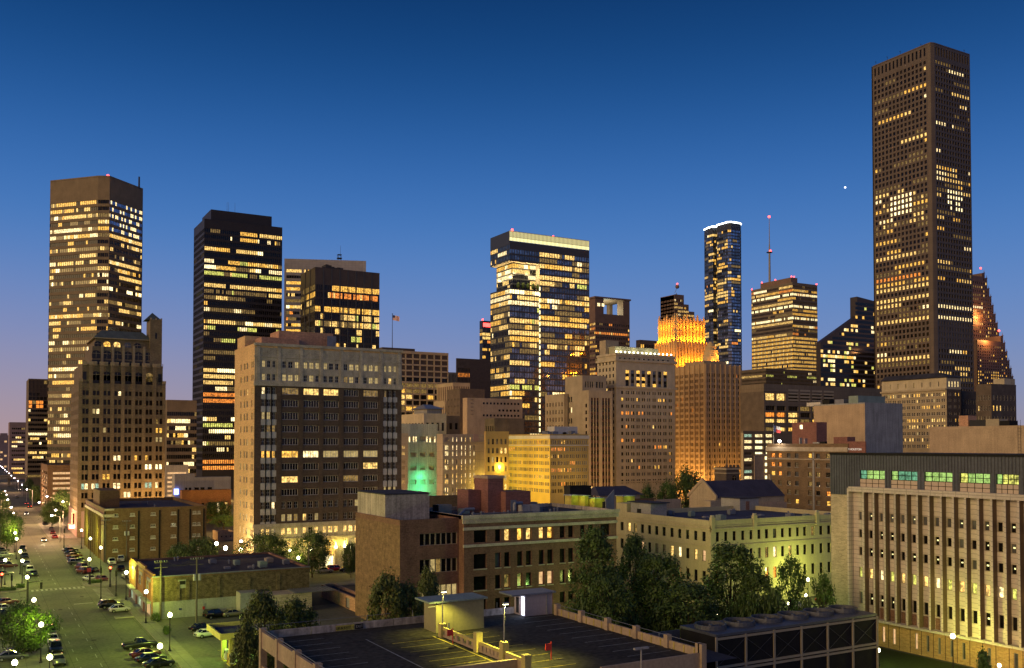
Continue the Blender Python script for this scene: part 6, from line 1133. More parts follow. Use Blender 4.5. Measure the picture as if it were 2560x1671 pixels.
# ribbed attic
b = MB(); uL_ = 0; n = int(L / .55)
cl = W_.us(*[(rx(a_), rx(c_)) for a_, c_ in ((893, 1118), (1172, 1410), (1472, 1725), (1790, 2063), (2118, 2321))]); zcl = W_.zs(rx(893), (930 + 885 / 3.606, 930 + 1040 / 3.606))[0]
def inwin(u): return any(a_ - .05 < u < c_ + .05 for a_, c_ in cl)
for k in range(n):
    u = k * .55; lo = zA2 if u < u1 else zA + .36
    if inwin(u + .1) or inwin(u + .3): b.box(u, u + .3, -.1, .0, zcl[1] + .05, zM - .3); b.box(u, u + .3, -.1, 0, lo, zcl[0] - .05) if zcl[0] - .05 > lo + .1 else None
    else: b.box(u, u + .3, -.1, 0, lo, zM - .3)
b.build('metal_rib', 'metal_rib', B.root, W_.loc(), W_.rz)
W_.wall(['metal_rib'], [dict(u0=0, u1=u1, v0=zA2, v1=zM), dict(u0=u1, u1=L, v0=zA + .35, v1=zM, cols=cl, rows=[zcl])], .4, 'attic_wall')
for k, (a_, c_) in enumerate(cl):
    hm = (zcl[0] + zcl[1]) / 2
    for i in range(4):
        w4 = (c_ - a_) / 4
        for j in range(2):
            B.wins.append((W_, a_ + i * w4, hm + j * (zcl[1] - hm) / 2, w4, (zcl[1] - hm) / 2, .35, ('lit_bright_green', 'lit_teal', 'lit_bright_green', 'lit_bright_green', 'lit_green')[(k + (i == 0)) % 5], 'panel_dark', 1, 1, .05)); B.wins.append((W_, a_ + i * w4, zcl[0] + j * (hm - zcl[0]) / 2, w4, (hm - zcl[0]) / 2, .06, 'beige_panel', 'panel_dark', 1, 1, .04))
W_.strip('roof_edge', 'panel_dark', 0, L, zM - .3, zM + .1, .25)
B.S.wall(['brick_pale'], [solid(B.S)]); b = MB(); b.quad((0, 0, zM), (B.Lx, 0, zM), (B.Lx, B.Ly, zM), (0, B.Ly, zM)); b.build('roof', 'roof_dark', B.root); b = MB(); b.quad((B.Lx, B.Ly, 0), (0, B.Ly, 0), (0, B.Ly, zM), (B.Lx, B.Ly, zM)); b.build('rear_wall', 'brick_pale', B.root); finD = B
# ------------------------------------------------------------------ ground, avenue, cross streets, pavements
ground_mat('ground_dark', (.055, .05, .042), None, .9); ground_mat('road_concrete', (.105, .108, .07), (4.5, 6.0), .8, .5, .2, .45); ground_mat('lot_concrete', (.11, .107, .08), (5.0, 5.0), .75, .45, .4, .55); ground_mat('pavement_mat', (.17, .16, .13), (1.8, 1.8), .8, .25, .3, .6)
ground_mat('deck_asphalt', (.052, .047, .036), None, .9, .75, .12); ground_mat('lawn', (.022, .034, .01), None, .9, .4, .2); paint('kerb_mat', (.32, .29, .22), .8, .2)
ORD = ('first', 'second', 'third', 'fourth', 'fifth', 'sixth', 'seventh', 'eighth', 'ninth', 'tenth', 'eleventh', 'twelfth', 'thirteenth', 'fourteenth', 'fifteenth', 'sixteenth', 'seventeenth', 'eighteenth', 'nineteenth', 'twentieth', 'twenty-first', 'twenty-second', 'twenty-third', 'twenty-fourth', 'twenty-fifth', 'twenty-sixth')
def sheet(name, x0, x1, y0, y1, z, mat):
    b = MB(); b.quad((x0, y0, z), (x1, y0, z), (x1, y1, z), (x0, y1, z)); return structure(b.build(name, mat))
sheet('ground', -6000, 9000, -3000, 12000, -.03, 'ground_dark')
road = sheet('road', 10.8, 27.5, 60, 2400, 0.0, 'road_concrete')
for k, y in enumerate((222, 350, 452, 560, 670, 790, 920)): sheet('cross_street', -220 if k < 2 else -120, 420 if k < 2 else 250, y, y + 22, .008 if k else .008, 'road_concrete')
sheet('parking_lot', 27.6, 64, 246, 292, .004, 'lot_concrete'); sheet('parking_lot', 30.3, 76, 120, 193, .004, 'lot_concrete'); sheet('parking_lot', -60, 5.5, 90, 221, .004, 'lot_concrete'); sheet('parking_lot', -60, 4.5, 246, 348, .004, 'lot_concrete'); sheet('plaza', 64, 240, 246, 252.5, .006, 'pavement_mat')
def pavement(poly, name='pavement', h=.15):
    b = MB(); b.prism(poly, 0, h, 1, 0, False); return structure(b.build(name, ['pavement_mat', 'kerb_mat']))
def rect(x0, x1, y0, y1): return [(x0, y0), (x1, y0), (x1, y1), (x0, y1)]
def bulb(x0, x1, y0, y1, r, sx, sy):
    """a kerb bulb-out rounded at the street corner (sx, sy = -1/1 towards the rounded corner)"""
    pts = []; cx_ = (x0 + r) if sx < 0 else (x1 - r); cy_ = (y0 + r) if sy < 0 else (y1 - r)
    corners = [(x0, y0), (x1, y0), (x1, y1), (x0, y1)]; idx = {(-1, -1): 0, (1, -1): 1, (1, 1): 2, (-1, 1): 3}[(sx, sy)]; st = (math.pi, 1.5 * math.pi, 0, .5 * math.pi)[idx]
    for i, c_ in enumerate(corners):
        if i == idx: pts += [(cx_ + r * math.cos(st + .5 * math.pi * k / 6), cy_ + r * math.sin(st + .5 * math.pi * k / 6)) for k in range(7)]
        else: pts.append(c_)
    return pts
pavement(rect(27.5, 30.35, 120, 211)); pavement(bulb(22.9, 30.35, 211, 221.6, 4, -1, 1)); pavement(bulb(23.0, 32.5, 244.4, 252, 4, -1, -1)); pavement(rect(27.5, 32.3, 252, 348.5)); pavement(rect(23.5, 33.0, 372.5, 450)); pavement(rect(30.4, 120, 216.5, 221.6))
pavement(bulb(3.5, 10.8, 205, 221.5, 4, 1, 1)); pavement(rect(5.6, 10.8, 60, 204.9)); pavement(bulb(4, 10.8, 244.5, 262, 4, 1, -1)); pavement(rect(4.6, 10.8, 262.1, 349)); pavement(rect(2, 10.8, 372.5, 450)); pavement(rect(32.4, 62, 244.4, 245.9))
pl = pavement(rect(24, 27.4, 197.5, 199.2), 'planter', .25); pv = pavement(rect(9.0, 10.7, 165, 172), 'planter', .25)
# painted markings: each bar and dash is a piece of the road
def mark(name, x0, x1, y0, y1, mat='paint_white', z=.016, parent=None):
    b = MB(); b.quad((x0, y0, z), (x1, y0, z), (x1, y1, z), (x0, y1, z)); return b.build(name, mat, parent or road)
for k in range(12): mark('crosswalk_bar', 11.6 + k * .98, 12.1 + k * .98, 243.4, 246.0)
mark('crosswalk_line', 11.2, 23, 246.4, 246.6); mark('crosswalk_line', 11.2, 23, 242.8, 243.0)
for k in range(8): mark('crosswalk_bar', 24.2, 27.4, 225 + k * 2.1, 225.7 + k * 2.1)
for k in range(15):
    y = 112 + k * 7.2
    if y < 214: mark('lane_dash', 14.25, 14.38, y, y + 2.6); mark('lane_dash', 17.15, 17.28, y + 1, y + 3.6)
for k in range(12): y = 252 + k * 8; mark('lane_dash', 14.25, 14.4, y, y + 3); mark('lane_dash', 17.15, 17.3, y + 1, y + 4)
mark('stop_bar', 18.5, 22.3, 219.6, 220.3)
for k in range(5): b = MB(); b.tube((0, 0, .018), (0, 0, .024), .45, .45, 12); b.build('manhole_cover', 'panel_dark', road, ((15.5, 214), (13.2, 208), (18.2, 178), (16.4, 262), (21, 230))[k] + (0,))
for k, (x, y) in enumerate(((47, 160), (50, 158))): mark('bay_line', x - 12, x - 9, y - 1, y - .8, 'paint_yellow')
# ------------------------------------------------------------------ flyover far down the avenue
fo = thing('flyover', 'pale concrete road flyover crossing the avenue far away', 'bridge', (20, 860, 0)); b = MB(); b.box(-160, 160, 0, 14, 6.2, 7.8); b.build('deck', 'frame_tan', fo)
b = MB(); b.box(-160, 160, -.3, 0, 7.8, 8.8); b.build('barrier', 'frame_tan', fo)
for k in range(14): b = MB(); b.box(-1, 1, 5, 9, 0, 6.2); b.build('column', 'frame_tan', fo, (-150 + k * 22, 0, 0))
rr = random.Random(17)
for k, (x, y, ww, hh, lb) in enumerate(((24, 1500, 30, 46, 'pink hazy block at the very left end of the horizon'), (60, 1620, 40, 58, 'dim hazy block behind the pinkish low block'), (34, 1250, 14, 30, 'small dim block before the horizon on the left'))):
    T = thing('far_block', lb, 'building', (x, y, 0), 0, 'low blocks on the horizon'); b = MB(); b.box(0, ww, 0, 30, 0, hh); b.box(ww * .2, ww * .5, 5, 20, hh, hh + 3); b.build('wall', 'stone_pink', T)
    for i in range(int(ww / 5)):
        for j in range(int(hh / 5)):
            if rr.random() < .35: b = MB(); b.box(i * 5 + 1, i * 5 + 4, -.06, 0, j * 5 + 1, j * 5 + 3.4); b.build('window', 'lit_peach', T)
# ------------------------------------------------------------------ street lamps
glow('globe_glow', (1, .95, .55), 16, False); glow('cobra_glow', (.95, .85, 1), 22, False); paint('post_black', (.02, .02, .02), .4, .2)
def globe_lamp(x, y, h, label, energy=900, col=(1, .88, .22), r=.34, group='globe street lamps'):
    T = thing('street_lamp', label, 'street lamp', (x, y, 0), 0, group)
    if 'post' not in LM:
        b = MB(); b.tube((0, 0, .3), (0, 0, 1), .09, .06, 8); LM['post'] = None
    b = MB(); b.tube((0, 0, 0), (0, 0, .35), .30, .26, 10); b.tube((0, 0, .35), (0, 0, 1.1), .17, .10, 10); b.build('base', 'post_black', T)
    b = MB(); b.tube((0, 0, 1.1), (0, 0, h - r - .12), .085, .06, 8); b.tube((0, 0, h - r - .2), (0, 0, h - r + .02), .16, .2, 8); b.build('pole', 'post_black', T)
    b = MB(); b.ball((0, 0, h), r, r, r * 1.15, 12, 8); b.build('globe', 'globe_glow', T, smooth=True)
    if energy:
        l = bpy.data.lights.new('lamp_light', 'POINT'); l.energy = energy; l.color = col; l.shadow_soft_size = .45; put('lamp_light', l, T, (0, 0, h + r + .55))
    return T
LM = {}
def cobra_lamp(x, y, h, side, label, energy=0, col=(.95, .85, 1)):
    T = thing('cobra_lamp', label, 'street lamp', (x, y, 0), 0, 'tall arm street lamps'); b = MB(); b.tube((0, 0, 0), (0, 0, h - .6), .14, .08, 8); b.build('pole', 'pole_grey', T)
    b = MB(); b.tube((0, 0, h - .6), (side * 2.4, 0, h), .06, .05, 6); b.build('arm', 'pole_grey', T); b = MB(); b.box(side * 2.4 - .2, side * 2.4 + .5 * side + .2, -.18, .18, h - .02, h + .16); b.build('head', 'pole_grey', T)
    b = MB(); b.ball((side * 2.6, 0, h - .1), .26 if y > 500 else .36, .26 if y > 500 else .36, .26, 8, 5); b.build('lens', 'cobra_glow', T)
    if energy: l = bpy.data.lights.new('lamp_light', 'POINT'); l.energy = energy; l.color = col; l.shadow_soft_size = .4; put('lamp_light', l, T, (side * 2.6, 0, h - .7))
    return T
GH = 6.0
row_r = [(399, 1525 + 8), (425, 1536)] ; row_r = []
heads = {'on the pavement beside the store front': [(365.5, 1480), (316, 1431.7)], 'by the forecourt kerb': [(425, 1538), (400, 1616)], 'beside the brown brick block': [(252, 1369.7), (226, 1347), (204, 1326.5), (223.5, 1399)],
         'along the left kerb near the tree': [(124.5, 1643.5), (103, 1562), (85, 1500.5), (68, 1443.5)], 'along the left kerb past the crossing': [(56, 1402.5), (51, 1379.5), (41.5, 1347.5), (38, 1332.7), (13, 1401)]}
EN = {'by the forecourt kerb': 4600, 'on the pavement beside the store front': 2600, 'along the left kerb near the tree': 1900}
for ph, hs in heads.items():
    for k, (x, y) in enumerate(hs):
        p = at_z(x, y, GH); globe_lamp(p.x, p.y, GH, f'black globe lamp {ph}, {ORD[k]} from the near end', EN.get(ph, 2600), (.80, 1, .10) if k < 3 else (1, .9, .2))
p = at_z(37, 1657, GH); globe_lamp(p.x, p.y, GH, 'rust brown post lamp with a pinkish globe in the lower left corner', 900, (1, .75, .5))
for k, (x, y) in enumerate(((139, 1275), (129.5, 1288.5), (98, 1256), (117.5, 1241), (157, 1254))): p = at_z(x - (0), y, 9.5); cobra_lamp(p.x + 2.6, p.y, 9.5, -1, f'tall arm lamp with purple glare on the right kerb, {ORD[k]} by the garage', 11000, (1, .60, .28))
for k, (x, y) in enumerate(((33, 1282), (28.5, 1268), (19.5, 1249), (16.5, 1236.5), (13, 1227.7))): p = at_z(x, y, 9.5); cobra_lamp(p.x - 2.6, p.y, 9.5, 1, f'tall grey arm lamp on the left kerb, {ORD[k]} beyond the second crossing', 9000, (1, .55, .22))
for k in range(18):
    y = 560 + k * 62; cobra_lamp(26.5, y, 10, -1, f'distant lamp on the right side of the avenue, {ORD[k]} of the far string', 9000 if k % 3 == 0 and k < 12 else 0, (1, .55, .3))
for k in range(12):
    y = 520 + k * 45; cobra_lamp(8.5, y, 10, 1, f'distant lamp on the left side of the avenue, {ORD[k]} of the far string', 0)
def lampat(x, y, h, label, e, col=(.85, 1, .2), r=.3): p = at_z(x, y, h); return globe_lamp(p.x, p.y, h, label, e, col, r, 'park lamps')
lampat(2020, 1450, 5.0, 'tall globe lamp glowing green beside the round tree by the cream building', 4200); lampat(2015, 1489, 3.0, 'short globe lamp in front of the cream building', 300, (1, .8, .5), .25); lampat(1971, 1509, 2.6, 'low globe lamp among the shrubs left of the parked car', 500, r=.25); lampat(1796, 1538, 3.2, 'globe lamp glowing green beside the metal enclosure', 3500, r=.32)
lampat(2382, 1591, 5.5, 'globe lamp lighting the finned office yellow green', 1900, (.95, 1, .16), .34); lampat(2196, 1626, 2.4, 'low lamp at the foot of the black cooling plant', 400, r=.28); lampat(2498, 1664, 2.4, 'low warm lamp at the lower right corner', 500, (1, .7, .2), .25); lampat(1588, 1547, 3, 'green glowing lamp under the tall trees behind the parking deck', 2500, (.5, 1, .2), .25)
for k, (x, y, e) in enumerate(((862, 1366, 1600), (725, 1377, 900), (746, 1395, 1200), (840, 1368, 700), (778, 1373, 500), (877, 1369, 500))): lampat(x, y, 5.5, f'street lamp glowing yellow before the arched entrance, {ORD[k]} of six by brightness', e * .55, (1, .8, .12), .36)
for k, (x, y, e, nm) in enumerate(((563.5, 1371, 1900, 'brightest white lot lamp above the dark store roof'), (602, 1376, 1200, 'smaller bright lot lamp right of the brightest one'), (541, 1360, 700, 'purple tinted small lamp left of the brightest lot lamp'))):
    p = at_d(x, y, 250); T = globe_lamp(p.x, p.y, p.z, nm, e, (1, .9, .5), .5, 'lot lamps')
p = at_d(1230, 1236, 260); T = globe_lamp(p.x, p.y, p.z, 'dazzling white flood lamp beyond the dark red building roof', 1800, (1, .9, .7), .9, 'lot lamps'); p = at_d(1137, 1256, 250); globe_lamp(p.x, p.y, p.z, 'warm lamp behind the roof of the dark red building', 900, (1, .6, .2), .5, 'lot lamps')
# ------------------------------------------------------------------ small buildings behind the dark red building
B = quick('low brown shed with an open lit bay behind the dark red building', 1062, 1244, 235, 1040, 1200, 'brick_tan', S=(6, 1), zlow=1.5, p=.7, pal=GOLD, frac=(.5, .5), top=1.5)
B = quick('dark metal clad pavilion with lime green lit walls behind the roof plant', 1425, 1216, 260, 1410, 1478, 'panel_dark', S=(6, 1), zlow=14, p=.15, pal=WARM, frac=(.3, .5), top=1.5)
for k, (x0, x1, y0, y1, lb) in enumerate(((1428, 1450, 1240, 1256, 'small lime green lit kiosk behind the dark red building roof'), (1462, 1472, 1241, 1256, 'narrow lime green lit kiosk right of the metal pavilion'), (1486, 1514, 1247, 1257, 'low lime green canopy beside the tilted metal panel'), (1558, 1590, 1242, 1256, 'lime green lit hut left of the church'))):
    p = at_d(x0, y1, 245 - k); wdt = (x1 - x0) * 245 / FPX; hgt = (y1 - y0) * 245 / FPX; T = thing('kiosk', lb, 'kiosk', (p.x, p.y, 0)); b = MB(); b.box(0, wdt * 1.1, 0, 3, 0, p.z + hgt); b.build('wall', 'paint_yellow', T); b = MB(); b.box(-.3, wdt * 1.1 + .3, -.5, 3.3, p.z + hgt, p.z + hgt + .2); b.build('roof', 'metal_grey', T)
    l = bpy.data.lights.new('kiosk_light', 'POINT'); l.energy = 70; l.color = (.7, 1, .12); l.shadow_soft_size = .3; put('kiosk_light', l, T, (wdt * .5, -1.8, p.z + hgt * .8))
B = quick('long low shed with a dark pitched roof left of the church trees', 1500, 1240, 290, 1490, 1600, 'tan_wall', zlow=2)
b = MB(); X, Y, z1 = B.Lx + 1, 10, B.z1; b.quad((-1, -1, z1), (X, -1, z1), (X - 3, 5, z1 + 2.6), (1.5, 5, z1 + 2.6)); b.tri((X, -1, z1), (X, 10, z1), (X - 3, 5, z1 + 2.6)); b.tri((-1, 10, z1), (-1, -1, z1), (1.5, 5, z1 + 2.6)); b.build('hipped_roof', 'slate', B.root)
p = at_d(1515, 1255, 238); T = thing('metal_screen', 'tilted pale green metal screen behind the cream building', 'screen', (p.x, p.y, 0)); b = MB(); b.prism([(0, 0), (2.6, 0), (2.6, .4), (0, .4)], 0, [p.z + .6, p.z + 3.0, p.z + 3.0, p.z + .6]); b.build('panel', 'metal_grey', T); b = MB(); b.box(-.3, 2.8, .5, 1.2, 0, p.z); b.build('base', 'panel_dark', T)
for k, (x0, x1, yt_, d, mt, lb) in enumerate(((1590, 1640, 1248, 262, 'brick_tan', 'low tan brick wall building left of the church trees'), (1640, 1702, 1250, 258, 'tan_wall', 'low tan wall building in front of the church trees'), (1205, 1262, 1250, 250, 'brick_tan', 'low tan hut beside the dazzling lamp'))): quick(lb, x0, yt_, d, x0 - 3, x1, mt, S=(4, 1), zlow=12, p=.1, pal=GOLD, frac=(.2, .4), top=1)
# ------------------------------------------------------------------ filling station canopy
c0 = at_z(550, 1602, 4.2); X0, Y0 = c0.x, c0.y
T = thing('fuel_canopy', 'tan filling station canopy with a dark ribbed roof and green lit forecourt', 'canopy', (X0, Y0, 0)); CW, CL = 13.5, 9.5
b = MB(); [b.box(*q) for q in ((0, CW, 0, .25, 4.2, 5.15), (0, CW, CL - .25, CL, 4.2, 5.15), (0, .25, .25, CL - .25, 4.2, 5.15), (CW - .25, CW, .25, CL - .25, 4.2, 5.15))]; b.build('fascia', 'post_yellow', T)
b = MB(); b.box(.25, CW - .25, .25, CL - .25, 4.25, 4.5); b.build('roof_deck', 'roof_blue', T)
for k in range(14): b = MB(); b.box(5 + k * .55, 5.2 + k * .55, .3, CL - .3, 4.5, 4.58); b.build('roof_rib', 'metal_grey', T)
for k, (x, y) in enumerate(((2.2, 2.2), (2.2, 7.2), (10.5, 2.2), (10.5, 7.2))): b = MB(); b.box(x - .35, x + .35, y - .35, y + .35, 0, 4.25); b.build('column', 'post_yellow', T)
paint('pump_white', (.5, .52, .5), .5, .1)
for k, y in enumerate((1.2, 4.7)):
    P = thing('fuel_pump', f'pale fuel pump under the canopy, {("nearer", "farther")[k]} one', 'fuel pump', (X0 + 2.2, Y0 + y + .0 + .5, 0), 0, 'fuel pumps'); b = MB(); b.box(-.3, .3, -.45, .45, .15, 1.7); b.build('cabinet', 'pump_white', P); b = MB(); b.box(-.31, -.33, -.3, .3, 1.1, 1.5); b.build('screen', 'panel_dark', P); b = MB(); b.tube((-.3, .5, 1.2), (-.5, .6, .4), .03, n=5); b.build('hose', 'panel_dark', P); b = MB(); b.box(-.6, .6, -.9, .9, 0, .15); b.build('island', 'paint_yellow', P)
for x in (4, 9.5): l = bpy.data.lights.new('canopy_light', 'POINT'); l.energy = 1200; l.color = (.45, 1, .12); l.shadow_soft_size = .3; put('canopy_light', l, T, (x, 4.7, 3.9))
for k, (x, y) in enumerate(((574, 1656), )):
    p = at_z(x, y); T2 = thing('bollard', 'orange box bollard below the canopy', 'bollard', (p.x, p.y, 0)); b = MB(); b.box(-.3, .3, -.3, .3, 0, 1.3); b.box(-.34, .34, -.34, .34, 1.3, 1.42); b.build('body', 'brick_orange', T2)
# ------------------------------------------------------------------ parking deck in the foreground
GX0, GX1, GY0, GY1, GZ, GM = 26.8, 62.6, 71.5, 102.0, 13.0, 44.3
G = thing('parking_deck', 'foreground tan concrete parking deck with dark asphalt top and painted bays', 'parking garage', (GX0, GY0, 0)); W, D = GX1 - GX0, GY1 - GY0; m_ = GM - GX0
b = MB(); b.box(.4, W - .4, .3, D - .4, GZ - .5, GZ); b.build('top_slab', 'deck_asphalt', G)
for k in range(3): b = MB(); b.box(.5, W - .5, .5, D - .5, GZ - 3.5 * (k + 1) - .3, GZ - 3.5 * (k + 1)); b.build('floor_slab', 'garage_tan', G)
def gpart(name, mat, *bx): b = MB(); b.box(*bx); return b.build(name, mat, G)
posts = [D - .3 - k * 6.2 for k in range(5)]
for k, y in enumerate(posts): gpart('column', 'garage_tan', 0, .7, y - .35, y + .35, 0, GZ + 1.15)
for k in range(4):
    y1, y0 = posts[k] - .36, posts[k + 1] + .36
    for j in range(4): gpart('parapet_panel', 'garage_tan', .12, .42, y0, y1, GZ - 3.5 * j - .9, GZ - 3.5 * j + .85 - (.1 if j else 0))
    b = MB(); b.tube((.3, y0 - .36, GZ + 1.12), (.3, y1 + .36, GZ + 1.12), .03, n=5); b.build('guard_cable', 'metal_grey', G)
npx = 7
for k in range(npx): x0 = .8 + (W - 1.6) * k / npx; gpart('parapet_panel', 'concrete_stained', x0 + .05, x0 + (W - 1.6) / npx - .05, D - .3, D, GZ - .8, GZ + .75)
for k in range(6): x0 = 1 + (W - 2) * k / 6; b = MB(); b.tube((x0, D - .15, GZ + .75), (x0, D - .15, GZ + 1.5), .03, n=5); b.build('rail_post', 'metal_grey', G)
b = MB(); b.tube((.8, D - .15, GZ + 1.4), (W * .42, D - .15, GZ + 1.4), .025, n=5); b.build('guard_rail', 'metal_grey', G)
rp = [D - 4 - k * 5.3 for k in range(6)]
for k, y in enumerate(rp + [.4]): gpart('column', 'garage_tan', W - .6, W, y - .3, y + .3, 0 if k == 6 else GZ - 4, GZ + 1.35)
for k in range(6):
    ys = (rp + [.4])[k] - .31, (rp + [.4])[k + 1] + .31
    gpart('parapet_panel', 'garage_tan', W - .35, W - .1, ys[1], ys[0], GZ - .8, GZ + .8)
    for j in range(3): yy = ys[1] + (ys[0] - ys[1]) * (j + .5) / 3; gpart('panel_joint', 'paint_yellow', W - .40, W - .36, yy - .06, yy + .06, GZ + .02, GZ + .78)
    b = MB(); b.tube((W - .3, ys[1], GZ + 1.25), (W - .3, ys[0], GZ + 1.25), .025, n=5); b.build('guard_cable', 'metal_grey', G)
gpart('edge_beam', 'garage_tan', m_ + 6, W - .6, 0, .3, GZ - 1.1, GZ + .45); gpart('parapet_wall', 'garage_tan', W - 6, W - .62, 1.6, 1.9, GZ + .8, GZ + 1.1) if False else None
gpart('edge_beam', 'garage_tan', 0.8, m_ + 1, 5.0, 5.35, GZ - .6, GZ + .9)
# middle guard wall
mp = [94.0, 84.9, 79.9, 75.6]; mp = [y - GY0 for y in (92.9, 84.6, 79.2, 75.0)]
for k, y in enumerate(mp):
    gpart('post', 'post_yellow', m_ - .35, m_ + .35, y - .35, y + .35, GZ + .01, GZ + (1.5, 2.0, 2.0, 1.6)[k])
    if k < 3:
        y0, y1 = mp[k + 1] + .36, y - .36; gpart('guard_beam', 'post_yellow', m_ - .12, m_ + .12, y0, y1, GZ + .85, GZ + 1.15); gpart('guard_beam', 'garage_tan', m_ - .08, m_ + .08, y0, y1, GZ + .1, GZ + .35)
        for j in range(6): yy = y0 + (y1 - y0) * (j + .5) / 6; gpart('baluster', 'garage_tan', m_ - .07, m_ + .07, yy - .3, yy + .3, GZ + .36, GZ + .84)
def bay(name, mat, x0, x1, y, w_=.11): b = MB(); b.quad((x0, y - w_ / 2, GZ + .012), (x1, y - w_ / 2, GZ + .012), (x1, y + w_ / 2, GZ + .012), (x0, y + w_ / 2, GZ + .012)); return b.build(name, mat, G)
for k in range(9): y = D - 3.2 - k * 2.6; bay('bay_line', 'paint_white', 1.0, 6.2, y)
for k in range(9): y = D - 9.5 - k * 2.3; bay('bay_line', 'paint_yellow', m_ - 6.0, m_ - 1.0, y)
for k in range(9): y = D - 9.0 - k * 2.5; bay('bay_line', 'paint_yellow', m_ + .8, m_ + 5.8, y)
for k in range(10): y = D - 4.0 - k * 2.5; bay('bay_line', 'paint_white', W - 6.4, W - 1.0, y)
b = MB(); b.quad((m_ - .75, 4, GZ + .013), (m_ - .6, 4, GZ + .013), (m_ - .6, D - 8, GZ + .013), (m_ - .75, D - 8, GZ + .013)); b.build('kerb_line', 'paint_yellow', G)
b = MB(); b.quad((9.8, 6, GZ + .013), (9.95, 6, GZ + .013), (9.95, D - 6, GZ + .013), (9.8, D - 6, GZ + .013)); b.build('lane_line', 'paint_white', G)
gpart('deck_joint', 'panel_dark', .5, W - .5, D - 6.9, D - 6.75, GZ, GZ + .01)
def shack(label, x0, x1, y0, y1, h, wall, roofm, ov):
    T = thing('stair_shelter', label, 'shelter', (x0, y0, GZ)); a_, c_ = x1 - x0, y1 - y0; b = MB(); b.box(0, a_, 0, c_, 0, h); b.build('wall', wall, T); b = MB(); b.prism([(-ov, -.35), (a_ + .35, -.35), (a_ + .35, c_ + .35), (-ov, c_ + .35)], [h + .01] * 4, [h + .2, h + .2, h + .2, h + .2]); b.build('roof', roofm, T); return T, a_, c_
T, a_, c_ = shack('green tinted stair shelter with a sloping flat roof on the parking deck', 44.6, 50.6, 95.2, 98.4, 3.35, 'shack_green', 'metal_green', 1.0)
b = MB(); b.box(1.2, 2.1, -.05, -.01, .05, 2.1); b.build('door', 'shack_green', T); b = MB(); [b.tube((.5 + k * .7, -.6, 0), (.5 + k * .7, -.6, 1.1), .08, n=8) for k in range(1)]; b.build('blue_bollard', 'flag_blue', T); b = MB(); b.tube((1.3, -.6, 0), (1.3, -.6, 1.1), .08, n=8); b.build('blue_bollard', 'flag_blue', T); b = MB(); b.box(-.9, -.02, .1, .2, 2.9, 3.0); b.build('bracket', 'white_paint', T)
T, a_, c_ = shack('pinkish stair shelter with a blue lit doorway at the far corner of the deck', 58.3, 62.2, 99.0, 101.6, 2.6, 'shack_pink', 'metal_grey', 2.0)
glow('door_blue', (.55, .65, 1), 4.5, True); b = MB(); b.box(-.08, -.02, .15, .75, .1, 2.35); b.build('lit_door', 'door_blue', T); b = MB(); b.box(-.06, -.02, 1.5, 2.1, .2, 2.1); b.build('door', 'panel_dark', T)
b = MB(); b.box(a_ * .78, a_ * .78 + .12, -.1, -.01, 0, 2.6); b.build('downpipe', 'white_paint', T); l = bpy.data.lights.new('door_light', 'POINT'); l.energy = 40; l.color = (.6, .7, 1); l.shadow_soft_size = .2; put('door_light', l, T, (-1.0, .5, 1.6))
def deck_lamp(y, label, e, hh):
    T = thing('deck_lamp', label, 'lamp post', (GM, y, GZ), 0, 'parking deck lamps'); b = MB(); b.tube((0, 0, 1.4), (0, 0, hh), .07, .06, 8); b.build('pole', 'pole_grey', T); b = MB(); b.box(-.1, .45, -.16, .16, hh, hh + .14); b.build('head', 'metal_grey', T); b = MB(); b.box(-.06, .4, -.14, .14, hh - .05, hh - .01); b.build('lens', 'globe_glow', T)
    l = bpy.data.lights.new('deck_light', 'SPOT'); l.energy = e; l.color = (1, .9, .16); l.spot_size = math.radians(125); l.spot_blend = .5; l.shadow_soft_size = .12; o_ = put('deck_light', l, T, (.2, 0, hh - .12))
deck_lamp(92.9, 'slim lamp post shining on the green stair shelter', 2400, 4.9); deck_lamp(79.2, 'slim lamp post on the yellow guard post in the middle of the deck', 5200, 5.6)
def text_board(label, x0, x1, y0, y1, txt, bm, tm, size):
    q0 = at_z(x0, y1, GZ + .1); w_ = (x1 - x0) * 103 / FPX; T = thing('wall_sign', label, 'sign', (q0.x, GY1 - .42, GZ)); b = MB(); b.box(0, w_ * 1.08, 0, .08, .05, .62); b.build('board', bm, T)
    c = bpy.data.curves.new('lettering', 'FONT'); c.body = txt; c.size = size; c.extrude = .006; c.align_x = 'CENTER'; c.align_y = 'CENTER'; c.materials.append(M(tm)); o_ = text_mesh('lettering', c, T, (w_ * .54, -.02, .33)); o_.rotation_euler = (math.radians(90), 0, 0)
text_board('yellow UP and EXIT arrow sign on the far deck parapet', 819, 864, 1553, 1566, 'UP & EXIT \u2192', 'paint_yellow', 'panel_dark', .40); text_board('dark EXIT sign with pale letters beside the yellow parapet sign', 867, 887, 1551, 1562, 'EXIT', 'panel_dark', 'white_paint', .42)
for k, (x, y) in enumerate(((1132, 1612), (1378, 1650))):
    p = at_z(x, y, GZ); T = thing('stop_sign_post', f'small red sign on a red post on the deck, {("left", "right")[k]} one', 'sign', (p.x, p.y, GZ), 0, 'red deck signs'); b = MB(); b.tube((0, 0, 0), (0, 0, 1.75), .05, n=6); b.build('post', 'red_paint', T); b = MB(); b.box(-.65, -.04, -.03, .03, .95, 1.6); b.build('plate', 'red_paint', T)
p = at_d(1603, 1620, 82); T = thing('lamp_post', 'thin pale unlit twin headed lamp post in front of the deck', 'lamp post', (p.x, p.y, 0)); b = MB(); b.tube((0, 0, 0), (0, 0, p.z), .09, .07, 8); b.build('pole', 'pole_grey', T)
for sx in (-1, 1): b = MB(); b.box(min(.05 * sx, .75 * sx), max(.05 * sx, .75 * sx), -.15, .15, p.z - .12, p.z + .04); b.build('head', 'white_paint', T)
